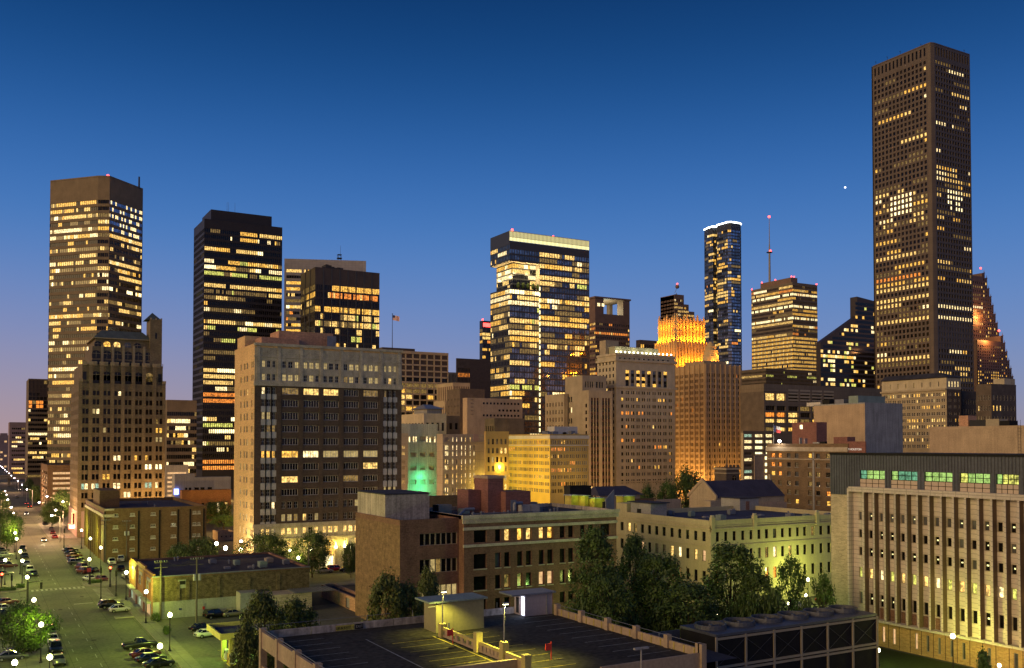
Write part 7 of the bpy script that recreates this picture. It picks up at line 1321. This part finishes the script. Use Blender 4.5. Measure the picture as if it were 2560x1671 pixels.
# ------------------------------------------------------------------ cooling plant with fans
cX0, cX1, cY, cZ = 82.9, 113.4, 92.4, 9.5
T = thing('cooling_plant', 'black cooling plant with a row of round fans on top', 'cooling tower', (cX0, cY, 0)); CW = cX1 - cX0; CD = 7.2
b = MB(); b.box(0.1, CW - .1, .1, CD, 0, cZ - .35); b.build('casing', 'panel_dark', T)
b = MB(); b.box(0, CW, 0, CD, cZ - .34, cZ); b.build('top_deck', 'metal_rib', T)
for k in range(7): b = MB(); x = CW * k / 6; b.box(x - .14, x + .14, -.1, .09, 0, cZ - .35); b.build('frame_post', 'frame_tan', T)
for j, z in enumerate((cZ - .75, cZ - 4.4, cZ - 4.9, .8)): b = MB(); b.box(0, CW, -.08, .09, z, z + .3); b.build('frame_rail', 'frame_tan', T)
for k in range(6):
    for sg in (0, 1): b = MB(); x0, x1 = CW * k / 6 + .2, CW * (k + 1) / 6 - .2; b.tube((x0 if sg else x1, .02, cZ - 4.1), (x1 if sg else x0, .02, cZ - 1.0), .03, n=4); b.build('brace', 'metal_rib', T)
for k in range(6):
    F = (CW * (k + .5) / 6, CD * .55); b = MB(); R = 2.15; n = 24
    for i in range(n):
        t0, t1 = 2 * math.pi * i / n, 2 * math.pi * (i + 1) / n; A = lambda t, r_, z: (r_ * math.cos(t), r_ * math.sin(t), z)
        b.quad(A(t0, R, cZ), A(t1, R, cZ), A(t1, R * .98, cZ + .55), A(t0, R * .98, cZ + .55)); b.quad(A(t0, R * .98, cZ + .55), A(t1, R * .98, cZ + .55), A(t1, R * .90, cZ + .55), A(t0, R * .90, cZ + .55)); b.quad(A(t0, R * .90, cZ + .55), A(t1, R * .90, cZ + .55), A(t1, R * .9, cZ + .01), A(t0, R * .9, cZ + .01))
    ring = b.build('fan_ring', 'metal_rib', T, (F[0], F[1], 0)); b = MB(); b.tube((0, 0, cZ + .05), (0, 0, cZ + .45), .35, .3, 10)
    for i in range(6): t = i * math.pi / 3 + k; b.quad(*[(r_ * math.cos(t + s_), r_ * math.sin(t + s_), cZ + .22 + s_ * .3) for r_, s_ in ((.3, -.12), (R * .86, -.1), (R * .86, .14), (.3, .2))])
    b.build('fan_blades', 'metal_rib', T, (F[0], F[1], 0))
B_ = thing('metal_enclosure', 'low grey metal screen wall left of the cooling plant', 'screen wall', (66.5, 93.5, 0)); b = MB(); b.box(0, 15.5, 5, 5.2, 0, 9.2); b.box(0, .2, -6, 5, 0, 8.6); b.build('panel', 'metal_rib', B_); b = MB(); b.quad((.2, -6, 7.6), (15.5, -6, 7.6), (15.5, 5, 7.6), (.2, 5, 7.6)); b.build('roof', 'roof_dark', B_)
b = MB(); [b.tube((8 + k * .5, 0, 7.6), (8 + k * .5, 0, 10.4 - k * .6), .07, n=6) for k in range(3)]; b.tube((8, 0, 10.2), (9.2, 0, 10.2), .06, n=6); b.build('pipe_frame', 'metal_grey', B_)
sheet('lawn', 118, 131.5, 60, 112, .02, 'lawn'); sheet('lane', 64, 118, 60, 90, .01, 'deck_asphalt'); sheet('lawn', 64, 131, 112, 146, .01, 'lawn'); sheet('pavement_strip', 115, 118, 60, 112, .03, 'pavement_mat')
T = thing('retaining_wall', 'low dark wall along the lane below the finned office', 'wall', (113.8, 60, 0)); b = MB(); b.box(0, .4, 0, 44, 0, 1.3); b.build('wall', 'concrete_stained', T); b = MB(); b.box(-.08, .48, 0, 44, 1.3, 1.45); b.build('coping', 'concrete_grey', T)

# ------------------------------------------------------------------ unseen amber lamps added between the blocks to warm the walls
k = 0
for (y, xs) in ((236, (60, 100, 140, 180, 220)), (361, (60, 100, 140, 180, 220, 260, 300)), (470, (90, 140, 190, 240, 290, 340)), (575, (130, 190, 250, 310, 370))):
    for x in xs:
        b_in = any(B.c.x - 9 < x < B.c.x + B.Lx + 6 and B.c.y - 10 < y < B.c.y + B.Ly + 6 for B in BLDS)
        if b_in: continue
        T = cobra_lamp(x, y, 10, -1, f'unseen amber lamp added to warm the walls, {ORD[k]} counted from the avenue', 2000 if y < 300 else 26000, (1, .55, .16)); k += 1
# ------------------------------------------------------------------ utility poles, wires, signals
paint('wood_pole', (.13, .11, .085), .9, .3, .5, 6); paint('transformer', (.42, .42, .40), .6, .1)
def util_pole(x, y, h, label, trans=True, arms=True):
    p = at_z(x, y); T = thing('utility_pole', label, 'utility pole', (p.x, p.y, 0), 0, 'wooden utility poles'); b = MB(); b.tube((0, 0, 0), (0, 0, h), .2, .13, 8); b.build('pole', 'wood_pole', T)
    if arms:
        for z in (h - .5, h - 1.5): b = MB(); b.box(-1.2, 1.2, -.06, .06, z, z + .12); b.build('crossarm', 'wood_pole', T)
        for k in range(6): b = MB(); b.tube((-1.1 + k * .44, 0, h - .38), (-1.1 + k * .44, 0, h - .1), .05, .07, 6); b.build('insulator', 'transformer', T)
    if trans:
        for k in range(2): b = MB(); b.tube((.45 - k * .9, -.25, h - 4.4), (.45 - k * .9, -.25, h - 3.2), .28, .28, 10); b.build('transformer', 'transformer', T)
    return p, h
poles = [util_pole(401, 1550, 11.5, 'tall wooden pole at the store corner', False), util_pole(491, 1558, 12.5, 'wooden pole with two transformer cans in front of the store wall'), util_pole(263, 1408, 12.5, 'wooden pole at the corner of the brown brick block', False), util_pole(316, 1405, 12.0, 'wooden pole with transformers before the brown brick block')]
p = at_z(771, 1500); poles.append(util_pole(771, 1500, 12, 'pale pole at the far right end of the store', False, False))
def wire(a, b_, label, sag=1.2):
    bm = MB(); n = 12; (p, h), (q, g) = a, b_
    for s_ in (-.9, 0, .9):
        pts = [Vector((p.x + (q.x - p.x) * t + s_, p.y + (q.y - p.y) * t, h + (g - h) * t - .2 - sag * 4 * t * (1 - t))) for t in [k / n for k in range(n + 1)]]
        for k in range(n): bm.tube(pts[k], pts[k + 1], .025, n=4, cap=False)
    tag(bm.build('power_line', 'panel_dark'), label, 'cable')
wire(poles[0], poles[1], 'power cables between the store corner pole and the transformer pole'); wire(poles[2], poles[3], 'power cables in front of the brown brick block'); wire(poles[1], poles[4], 'power cables along the store wall')
glow('signal_red', (1, .05, .02), 14); glow('signal_red_dim', (1, .1, .05), 3)
def signal(x, y, h, label, lit_=None, arm=0):
    p = at_z(x, y); T = thing('traffic_signal', label, 'traffic light', (p.x, p.y, 0), 0, 'traffic signals'); b = MB(); b.tube((0, 0, 0), (0, 0, .8), .3, .16, 10); b.build('base', 'post_black', T); b = MB(); b.tube((0, 0, .8), (0, 0, h), .12, .09, 8); b.build('pole', 'post_black', T)
    if arm: b = MB(); b.tube((0, 0, h - .3), (arm, 0, h - .1), .07, .05, 6); b.build('arm', 'post_black', T)
    hx = arm * .9; b = MB(); b.box(hx - .2, hx + .2, -.2, .2, h - 1.6, h - .4); b.build('head', 'panel_dark', T)
    for k in range(3): b = MB(); b.tube((hx, -.2, h - .6 - k * .38), (hx, -.26, h - .6 - k * .38), .14, .14, 10); b.build('lens', 'signal_red' if k == 0 and lit_ else 'panel_dark', T)
    if lit_: b = MB(); b.ball((hx, -.35, h - .6), .26, .2, .26, 10, 6); b.build('lamp', 'signal_red', T); l = bpy.data.lights.new('signal_light', 'POINT'); l.energy = 60; l.color = (1, .06, .03); l.shadow_soft_size = .2; put('signal_light', l, T, (hx, -.8, h - .6))
signal(275, 1468, 5.2, 'traffic light glowing red on the far corner by the store', True); signal(252, 1502, 7.5, 'tall dark signal post on the kerb nose before the crossing', False); signal(290, 1491, 6.0, 'dark signal post on the pavement left of the store', False); signal(225, 1463, 4.8, 'signal post with a pink sign plate at the far crossing corner', False); signal(160, 1370, 6.5, 'black street post by the parked row', False); signal(4, 1478, 4.5, 'traffic light glowing red at the left edge', True); signal(29, 1478, 4.0, 'black signal post on the left corner', False); signal(69, 1570, 8.6, 'tall arm post behind the left street tree', False, 2.4)
p = at_z(225, 1463); T = thing('street_sign', 'pink square street sign plate beside the red signal', 'sign', (p.x - .3, p.y - .4, 0)); b = MB(); b.box(-.45, .45, -.03, .03, 3.2, 4.1); b.build('plate', 'cloth_red', T); b = MB(); b.tube((0, .06, 0), (0, .06, 4), .04, n=6); b.build('post', 'post_black', T)
p = at_z(10, 1372); T = thing('banner_sign', 'yellow banner sign on a post at the left edge', 'sign', (p.x, p.y, 0)); b = MB(); b.tube((0, 0, 0), (0, 0, 5), .08, n=6); b.build('post', 'post_black', T); b = MB(); b.box(-.9, .9, -.06, .06, 2.2, 4.6); b.build('panel', 'paint_yellow', T)
b = MB(); [b.box(-.45, .45, -.08, -.065, 3.0 + k * .7, 3.25 + k * .7) for k in range(2)]; b.build('mark', 'panel_dark', T)
# ------------------------------------------------------------------ cars
COLS = {'black': (.008, .008, .009), 'dark blue': (.012, .018, .035), 'dark red': (.10, .012, .01), 'silver': (.34, .34, .33), 'white': (.62, .62, .58), 'grey': (.10, .10, .10), 'tan': (.26, .21, .13), 'red': (.35, .02, .015)}
for k, c in COLS.items():
    m, t, b_ = new_mat('car_' + k.replace(' ', '_')); b_.inputs['Base Color'].default_value = (*c, 1); b_.inputs['Roughness'].default_value = .3; b_.inputs['Coat Weight'].default_value = .6; b_.inputs['Coat Roughness'].default_value = .08
glass('car_glass', (.008, .009, .010), .05, .6); paint('tyre', (.012, .012, .012), .8, .2); paint('rim', (.35, .35, .35), .35, .1, metal=.7)
m, t, b_ = new_mat('lens_red'); b_.inputs['Base Color'].default_value = (.30, .01, .01, 1); b_.inputs['Roughness'].default_value = .15
m, t, b_ = new_mat('lens_clear'); b_.inputs['Base Color'].default_value = (.6, .6, .58, 1); b_.inputs['Roughness'].default_value = .1
glow('tail_on', (1, .05, .02), 10); glow('head_on', (1, .92, .7), 30)
SH = {'sedan': dict(L=4.7, W=1.8, hood=.92, deck=.98, roof=1.43, c0=-1.75, c1=.95, r0=-1.05, r1=.25), 'hatchback': dict(L=4.1, W=1.72, hood=.95, deck=.95, roof=1.5, c0=-1.7, c1=1.15, r0=-.95, r1=.35),
      'utility vehicle': dict(L=4.8, W=1.9, hood=1.12, deck=1.15, roof=1.8, c0=-2.25, c1=1.0, r0=-2.0, r1=.35), 'pickup truck': dict(L=5.5, W=1.95, hood=1.15, deck=1.15, roof=1.82, c0=-.75, c1=1.15, r0=-.55, r1=.5), 'van': dict(L=5.0, W=1.95, hood=1.15, deck=1.2, roof=1.95, c0=-2.4, c1=1.5, r0=-2.3, r1=.8)}
CM = {}
def car_meshes(kind, col):
    key = (kind, col)
    if key in CM: return CM[key]
    s = SH[kind]; L, W = s['L'] / 2, s['W'] / 2; b = MB(); zb = .28
    secs = [(-L, .80, zb + .18, s['deck'] - .22), (-L + .12, .93, zb + .05, s['deck'] - .04), (-L + .5, 1, zb, s['deck']), (s['c0'], 1, zb, s['deck'] + .01), (0, 1, zb, (s['deck'] + s['hood']) / 2 + .01), (s['c1'], 1, zb, s['hood'] + .01), (L - .55, .97, zb, s['hood'] - .10), (L - .12, .88, zb + .05, s['hood'] - .24), (L, .74, zb + .15, s['hood'] - .38)]
    rows = []
    for x, w_, z0, z1 in secs:
        w_ *= W; n = len(b.v); b.v += [(x, -w_ * .93, z0), (x, -w_, z0 + (z1 - z0) * .35), (x, -w_, z1 - .16), (x, -w_ * .92, z1 - .02), (x, 0, z1 + .03), (x, w_ * .92, z1 - .02), (x, w_, z1 - .16), (x, w_, z0 + (z1 - z0) * .35), (x, w_ * .93, z0)]; rows.append(n)
    for a_, c_ in zip(rows, rows[1:]):
        for k in range(8): b.f.append((a_ + k, a_ + k + 1, c_ + k + 1, c_ + k)); b.m.append(0)
        b.f.append((a_ + 8, a_, c_, c_ + 8)); b.m.append(0)
    b.f.append(tuple(rows[0] + k for k in range(9))); b.f.append(tuple(rows[-1] + 8 - k for k in range(9))); b.m += [0, 0]
    rw = W * .74; b.box(s['r0'], s['r1'], -rw, rw, s['roof'] - .05, s['roof'])
    for sg in (-1, 1):
        for (xa, xb) in ((s['c0'], s['r0']), (s['c1'], s['r1']), ((s['c0'] + s['c1']) / 2 - .05, (s['r0'] + s['r1']) / 2 - .05)): b.tube((xa, sg * W * .9, s['deck'] - .03), (xb, sg * rw, s['roof'] - .03), .05, .04, 5)
    body = b.mesh('body', ['car_' + col.replace(' ', '_')], True)
    g = MB(); A = [(s['c0'] + .03, -W * .89, s['deck'] - .03), (s['c1'] - .03, -W * .89, s['hood'] - .03), (s['c1'] - .03, W * .89, s['hood'] - .03), (s['c0'] + .03, W * .89, s['deck'] - .03)]; R = [(s['r0'] + .02, -rw + .02, s['roof'] - .04), (s['r1'] - .02, -rw + .02, s['roof'] - .04), (s['r1'] - .02, rw - .02, s['roof'] - .04), (s['r0'] + .02, rw - .02, s['roof'] - .04)]
    for i in range(4): j = (i + 1) % 4; g.quad(A[i], A[j], R[j], R[i])
    gl_ = g.mesh('glass', ['car_glass'])
    wb = MB(); wb.tube((0, -.11, 0), (0, .11, 0), .33, .33, 14, 0); wh = CM.setdefault('wheel', wb.mesh('wheel', ['tyre'])); rb = MB(); rb.tube((0, -.125, 0), (0, .125, 0), .2, .2, 10); CM.setdefault('rim', rb.mesh('rim', ['rim']))
    lb = MB(); lb.box(-.04, .04, -.2, .2, -.09, .09)
    for kk, mm in (('hl', 'lens_clear'), ('tl', 'lens_red'), ('hl_on', 'head_on'), ('tl_on', 'tail_on')): CM.setdefault(kk, lb.mesh('lamp', [mm]))
    CM[key] = (body, gl_); return CM[key]
def car(x, y, rz, kind, col, label, group, on=False, z=0.0):
    s = SH[kind]; body, gl_ = car_meshes(kind, col); T = thing('pickup_truck' if kind[0] == 'p' else ('van' if kind == 'van' else 'car'), label, 'pickup truck' if kind[0] == 'p' else ('van' if kind == 'van' else 'car'), (x, y, z), rz, group)
    put('body', body, T); put('glass', gl_, T); L, W = s['L'] / 2, s['W'] / 2
    for sx in (-1, 1):
        for sy in (-1, 1): put('rim', CM['rim'], put('wheel', CM['wheel'], T, (sx * L * .6, sy * (W - .1), .33)))
    for sy in (-1, 1): put('headlight', CM['hl_on' if on in (1, 3) else 'hl'], T, (L - .10, sy * W * .62, s['hood'] - .40)); put('taillight', CM['tl_on' if on in (2, 3) else 'tl'], T, (-L + .06, sy * W * .66, s['deck'] - .24))
    if kind[0] == 'p': b = MB(); b.box(-L + .25, s['c0'] - .2, -W * .78, W * .78, s['deck'] + .02, s['deck'] + .05); b.build('cargo_bed', 'panel_dark', T)
    return T
H90 = math.pi / 2
def row(phrase, grp, items, rz, jit=.05, end='the near end'):
    r = random.Random(len(phrase))
    for k, it in enumerate(items):
        x, y, kind, col = it[:4]; p = at_z(x, y); car(p.x, p.y, rz + r.uniform(-jit, jit) + (it[4] if len(it) > 4 else 0), kind, col, f'{col} {kind}, {ORD[k]} from {end} of the row {phrase}', grp, z=.0)
row('by the brown block', 'cars angled beside the brown brick block', [(193, 1412, 'utility vehicle', 'grey'), (188, 1402, 'sedan', 'black'), (185, 1394, 'sedan', 'dark red'), (181, 1387, 'sedan', 'black'), (176, 1380, 'sedan', 'black')], .25)
row('past the crossing', 'cars by the far crossing corner', [(222, 1452, 'sedan', 'silver'), (252, 1453, 'sedan', 'dark red'), (207, 1434, 'utility vehicle', 'dark red'), (232, 1431, 'sedan', 'black'), (202, 1424, 'utility vehicle', 'dark red')], H90 + .3)
row('in the lot', 'cars in the lot before the brown brick block', [(316, 1446, 'utility vehicle', 'silver'), (300, 1428, 'utility vehicle', 'black'), (279, 1411, 'pickup truck', 'white'), (301, 1404, 'van', 'white'), (331, 1401, 'sedan', 'grey'), (353, 1399, 'sedan', 'silver'), (378, 1397, 'utility vehicle', 'grey'), (402, 1395, 'sedan', 'dark blue')], H90, .1)
row('at the second crossing', 'cars waiting before the second crossing', [(137, 1347, 'sedan', 'red'), (132, 1336, 'sedan', 'dark red'), (128, 1327, 'sedan', 'grey'), (113, 1313, 'utility vehicle', 'black')], H90)
row('along the left kerb', 'cars parked along the left kerb', [(146, 1660, 'sedan', 'grey'), (139, 1632, 'utility vehicle', 'black'), (131, 1607, 'sedan', 'white'), (125, 1590, 'utility vehicle', 'black'), (121, 1576, 'utility vehicle', 'white')], -H90)
row('left past the crossing', 'cars parked past the left crossing corner', [(84, 1440, 'sedan', 'black'), (75, 1432, 'utility vehicle', 'silver'), (67, 1415, 'sedan', 'silver'), (62, 1395, 'sedan', 'black'), (57, 1378, 'utility vehicle', 'black')], -H90)
row('in the left lot', 'cars in the left lot', [(60, 1632, 'sedan', 'black'), (30, 1650, 'sedan', 'grey'), (6, 1547, 'utility vehicle', 'black'), (10, 1528, 'sedan', 'silver'), (17, 1512, 'sedan', 'dark red')], .1, .15)
row('by the left edge', 'cars in the left lot past the crossing', [(8, 1440, 'sedan', 'grey'), (20, 1420, 'utility vehicle', 'dark red'), (6, 1405, 'sedan', 'black'), (14, 1392, 'sedan', 'silver'), (4, 1380, 'sedan', 'black')], .1, .15)
row('at the forecourt bottom', 'cars at the bottom of the forecourt', [(398, 1668, 'sedan', 'black'), (378, 1655, 'sedan', 'black'), (364, 1643, 'sedan', 'dark red'), (350, 1622, 'pickup truck', 'black')], .12, .08)
row('by the store wall', 'cars beside the store wall', [(519, 1592, 'sedan', 'white', .2), (506, 1577, 'sedan', 'black', .2), (540, 1545, 'utility vehicle', 'black', .15), (583, 1541, 'sedan', 'tan', .15)], 0.0)
row('by the arch', 'cars before the arched entrance', [(811, 1432, 'sedan', 'silver'), (869, 1429, 'sedan', 'dark blue')], .0, .05, 'the left')
p = at_z(840, 1429); car(p.x, p.y, 0, 'utility vehicle', 'red', 'red car with glowing tail lights before the arched entrance', 'cars before the arched entrance', 2)
p = at_z(298, 1530); car(p.x, p.y, .1, 'hatchback', 'white', 'small rounded white car parked beside the planter at the store', 'cars by the store front'); p = at_z(277, 1520); car(p.x, p.y, .12, 'utility vehicle', 'dark blue', 'dark off-roader parked behind the small white car', 'cars by the store front')
p = at_z(109, 1354); car(p.x, p.y, -H90, 'sedan', 'tan', 'oncoming car with glaring headlights at the second crossing', 'moving cars', 1); p = at_z(66, 1287); car(p.x, p.y, -H90, 'sedan', 'grey', 'oncoming car with headlights beyond the second crossing', 'moving cars', 1); p = at_z(66, 1262); car(p.x, p.y, H90, 'sedan', 'grey', 'car with red tail lights driving away down the avenue', 'moving cars', 2); p = at_z(74, 1270); car(p.x, p.y, H90, 'utility vehicle', 'black', 'taller car with red tail lights driving away down the avenue', 'moving cars', 2); p = at_z(48, 1226); car(p.x, p.y, -H90, 'utility vehicle', 'grey', 'far oncoming car with headlights on the avenue', 'moving cars', 1); p = at_z(42, 1245); car(p.x, p.y, -H90, 'sedan', 'tan', 'yellowish far car on the left lane of the avenue', 'moving cars', 0)
for (x, y) in ((109, 1360), ): p = at_z(x, y); l = bpy.data.lights.new('headlight_beam', 'SPOT'); l.energy = 900; l.color = (1, .85, .55); l.spot_size = math.radians(70); l.shadow_soft_size = .3; o_ = put('headlight_beam', l, None, (p.x, p.y + .5, .9)); o_.rotation_euler = (math.radians(-78), 0, 0)
p = at_z(1990, 1522); car(p.x, p.y, .3, 'hatchback', 'silver', 'pale car half hidden behind shrubs by the cream building', 'cars by the cream building'); p = at_z(2058, 1505); car(p.x, p.y, .3, 'sedan', 'dark red', 'dark car under the small tree right of the park lamp', 'cars by the cream building')
# ------------------------------------------------------------------ trees
TM = {}
def tree_mesh(key, h, r, seed, leaf, clear=.25, n=62, per=62, ls=.34, shape='round', mat='leaf_dark'):
    """crown of leaf clumps on limbs, base at z 0; returns trunk mesh and crown mesh"""
    rd = random.Random(seed); tr = MB(); b = MB(); zc = h * (clear + (1 - clear) * .5); rz_ = h * (1 - clear) * .5
    tr.tube((0, 0, 0), (.1, 0, h * clear), h * .024 + .05, h * .018 + .04, 8); tr.tube((.1, 0, h * clear), (0, .1, h * .8), h * .018 + .04, .04, 7)
    lobes = [(rd.uniform(0, 6.28), rd.uniform(-.8, .8), rd.uniform(.72, 1.18)) for _ in range(9)]
    for k in range(n):
        t = rd.uniform(0, 6.28); v = rd.uniform(-.95, 1); q = math.sqrt(max(0, 1 - v * v)); rad = rd.uniform(.3, 1) ** .5
        if shape == 'cone': q = (1 - v) * .5 + .12
        elif shape == 'column': q = min(1, (1 - v) * 1.1 + .2) * (1 if v > -.6 else .8)
        lo = 1.0
        for (lt, lv, lf) in lobes:
            dd = abs((t - lt + math.pi) % (2 * math.pi) - math.pi) + abs(v - lv)
            if dd < .9: lo *= lf
        c = Vector((math.cos(t) * q * r * rad * lo, math.sin(t) * q * r * rad * lo, zc + v * rz_ * (.86 + .14 * lo)))
        if k % 4 == 0: tr.tube((0, 0, h * clear + (c.z - h * clear) * .3), c, .05 + h * .004, .02, 5, cap=False)
        cr_ = r * rd.uniform(.22, .40)
        for _ in range(per):
            d = Vector((rd.gauss(0, 1), rd.gauss(0, 1), rd.gauss(0, .8))); d = d.normalized() * cr_ * rd.random() ** .45; p = c + d; s_ = ls * rd.uniform(.6, 1.35)
            a = Vector((rd.gauss(0, 1), rd.gauss(0, 1), rd.gauss(0, 1))).normalized(); e = (d.normalized() + Vector((0, 0, .35)) + a * .5).normalized(); u = e.orthogonal().normalized(); u = (Matrix.Rotation(rd.uniform(0, 6.28), 3, e) @ u); w_ = e.cross(u)
            b.quad(p - u * s_ * .55, p - w_ * s_ * .28, p + u * s_ * .6, p + w_ * s_ * .28)
    TM[key] = (tr.mesh('trunk', ['bark']), b.mesh('crown', [mat]), h, r)
tree_mesh('tall', 17, 4.6, 1, 0, .1, 150, 60, .42, 'column', 'leaf_dark'); tree_mesh('tall2', 15, 4.2, 2, 0, .1, 140, 60, .42, 'round', 'leaf_dark'); tree_mesh('round', 9, 3.6, 3, 0, .28, 70, 55, .34, 'round', 'leaf_green'); tree_mesh('olive', 12, 4.4, 4, 0, .10, 140, 60, .40, 'column', 'leaf_olive'); tree_mesh('oak', 9, 5.4, 5, 0, .22, 130, 60, .40, 'round', 'leaf_dark'); tree_mesh('small', 5.5, 2.2, 6, 0, .2, 45, 50, .28, 'round', 'leaf_green'); tree_mesh('shrub', 2.2, 2.4, 7, 0, .05, 45, 50, .26, 'round', 'leaf_dark'); tree_mesh('pine', 7, 2.2, 8, 0, .12, 60, 50, .30, 'cone', 'leaf_green')
tree_mesh('olive2', 11, 3.8, 14, 0, .12, 130, 60, .38, 'round', 'leaf_olive')
def tree(kind, x, d, ytop, wpx, label, grp='trees', base=0.0, cat='tree', zb=None):
    p = at_d(x, ytop, d); tr, cr_, h, r = TM[kind]; sz = max(1.5, p.z - base) / h; sr = wpx * d / FPX / (2 * r * (.76 if kind.startswith('tall') else .88)); rd = random.Random(int(x * 7 + d))
    T = thing('shrub' if cat == 'shrub' else 'tree', label, cat, (p.x, p.y, base), rd.uniform(0, 6.28), grp)
    for nm, me in (('trunk', tr), ('crown', cr_)): o_ = put(nm, me, T); o_.scale = (sr, sr, sz)
tree('olive', 655, 124, 1492, 110, 'large olive leaved tree left of the parking deck'); tree('olive2', 742, 131, 1508, 105, 'olive leaved tree behind the left end of the parking deck'); tree('olive2', 618, 112, 1570, 70, 'lower olive foliage beside the canopy and the deck corner')
tree('olive2', 966, 128, 1448, 92, 'green tree against the textured brick corner, left of the pair'); tree('olive2', 1018, 130, 1470, 80, 'lower green tree in the middle before the brown corner building'); tree('olive', 1072, 136, 1437, 74, 'green tree before the ribbon windows of the brown corner building')
tree('tall', 1488, 150, 1330, 105, 'tall dark tree before the right end of the dark red building', 'tall dark trees'); tree('tall', 1587, 158, 1347, 85, 'tall dark tree at the left end of the cream building', 'tall dark trees'); tree('tall2', 1650, 152, 1388, 108, 'dark leafy tree right of the two tallest trees', 'tall dark trees'); tree('tall2', 1722, 140, 1458, 122, 'wide dark tree with a greenish top above the deck fence', 'tall dark trees'); tree('tall2', 1520, 138, 1440, 90, 'dark tree filling between the two tallest trees', 'tall dark trees')
tree('tall2', 1826, 156, 1360, 122, 'large dark tree at the corner of the cream building', 'tall dark trees'); tree('tall2', 1893, 150, 1432, 80, 'smaller dark tree right of the corner tree', 'tall dark trees'); tree('round', 1976, 158, 1402, 72, 'round tree lit green by the park lamp', 'park trees'); tree('small', 2055, 156, 1440, 56, 'small tree at the edge of the finned office', 'park trees')
for k, (x, y, w_) in enumerate(((1838, 1512, 60), (1880, 1506, 66), (1928, 1500, 64), (1668, 1520, 80), (1560, 1530, 80), (1470, 1500, 80), (2020, 1522, 60))): tree('shrub', x, 141, y, w_, f'dark shrub behind the cooling plant and deck, {ORD[(5, 6 - 1, 6, 3, 2 - 1, 0, 6)[k]] if False else ORD[k]} of the planted row', 'shrubs behind the deck', 0, 'shrub')
tree('oak', 660, 243, 1341, 104, 'dark street tree before the left corner of the brown brick block', 'street trees'); tree('oak', 781, 240, 1337, 80, 'street tree left of the arched entrance', 'street trees'); tree('oak', 878, 240, 1362, 40, 'street tree right of the arched entrance', 'street trees')
tree('oak', 500, 236, 1352, 78, 'dark bush like tree behind the store roof', 'street trees'); tree('oak', 452, 240, 1366, 60, 'lower dark tree behind the left of the store roof', 'street trees'); tree('oak', 545, 392, 1257, 66, 'dark tree between the brown block and the peach wall', 'street trees'); tree('round', 560, 370, 1290, 62, 'lit green tree below the dark tree by the peach wall', 'street trees')
tree('oak', 1712, 325, 1187, 92, 'dark spreading tree left of the church gable', 'church trees'); tree('round', 1668, 318, 1212, 48, 'smaller tree left of the church tree', 'church trees'); tree('round', 1618, 320, 1220, 46, 'low tree with green light before the cream hotel', 'church trees')
tree('oak', 60, 150, 1518, 112, 'big street tree on the left pavement in the lower corner', 'street trees'); tree('oak', 18, 300, 1283, 62, 'leafy tree on the left pavement past the crossing', 'street trees'); tree('oak', -4, 430, 1232, 46, 'orange lit tree at the left edge', 'street trees'); tree('oak', 131, 385, 1258, 52, 'street tree on the right pavement before the gothic tower', 'street trees'); tree('oak', 158, 410, 1230, 44, 'thin tree before the low garage', 'street trees'); tree('oak', 90, 520, 1217, 26, 'far tree on the right of the avenue', 'street trees'); tree('oak', 72, 640, 1200, 20, 'farthest tree on the right of the avenue', 'street trees')
tree('pine', 2458, 116, 1622, 62, 'small pine like tree at the lower right corner', 'park trees'); tree('shrub', 416, 168, 1586, 18, 'small clipped shrub on the forecourt kerb', 'shrubs by the store', 0, 'shrub'); tree('shrub', 388, 181, 1548, 22, 'small shrub at the foot of the store corner', 'shrubs by the store', 0, 'shrub')
for k, (x0, x1, y0, y1) in enumerate(((24.2, 27.2, 249.5, 250.6), (3.2, 8.5, 246.5, 248.0), (8.9, 10.4, 250, 252))):
    b = MB(); rd = random.Random(k)
    b.box(x0, x1, y0, y1, .15, .75); T = thing('hedge', ('low clipped hedge at the far crossing corner by the lot', 'low clipped hedge along the left corner pavement', 'small clipped hedge by the left kerb')[k], 'hedge', (0, 0, 0), 0, 'clipped hedges'); b.build('core', 'leaf_dark', T); c = MB()
    for _ in range(900): px, py, pz = rd.uniform(x0 - .1, x1 + .1), rd.uniform(y0 - .1, y1 + .1), rd.uniform(.15, .9); s_ = .16; a = Vector((rd.gauss(0, 1), rd.gauss(0, 1), rd.gauss(0, 1))).normalized(); u = a.orthogonal().normalized(); w_ = a.cross(u); P = Vector((px, py, pz)); c.quad(P - u * s_, P - w_ * s_ * .5, P + u * s_, P + w_ * s_ * .5)
    c.build('foliage', 'leaf_green', T)
# bright evening star
p = at_d(2113, 469, 9000); glow('star_glow', (.9, .92, 1), 3.0); T = thing('evening_star', 'single bright planet in the blue sky left of the tallest tower', 'star', p); b = MB(); b.ball((0, 0, 0), 9, 9, 9, 8, 6); b.build('disc', 'star_glow', T)
for B in BLDS: B.finish()
print('objects', len(S.objects), 'tris', sum(len(m.polygons) for m in bpy.data.meshes))
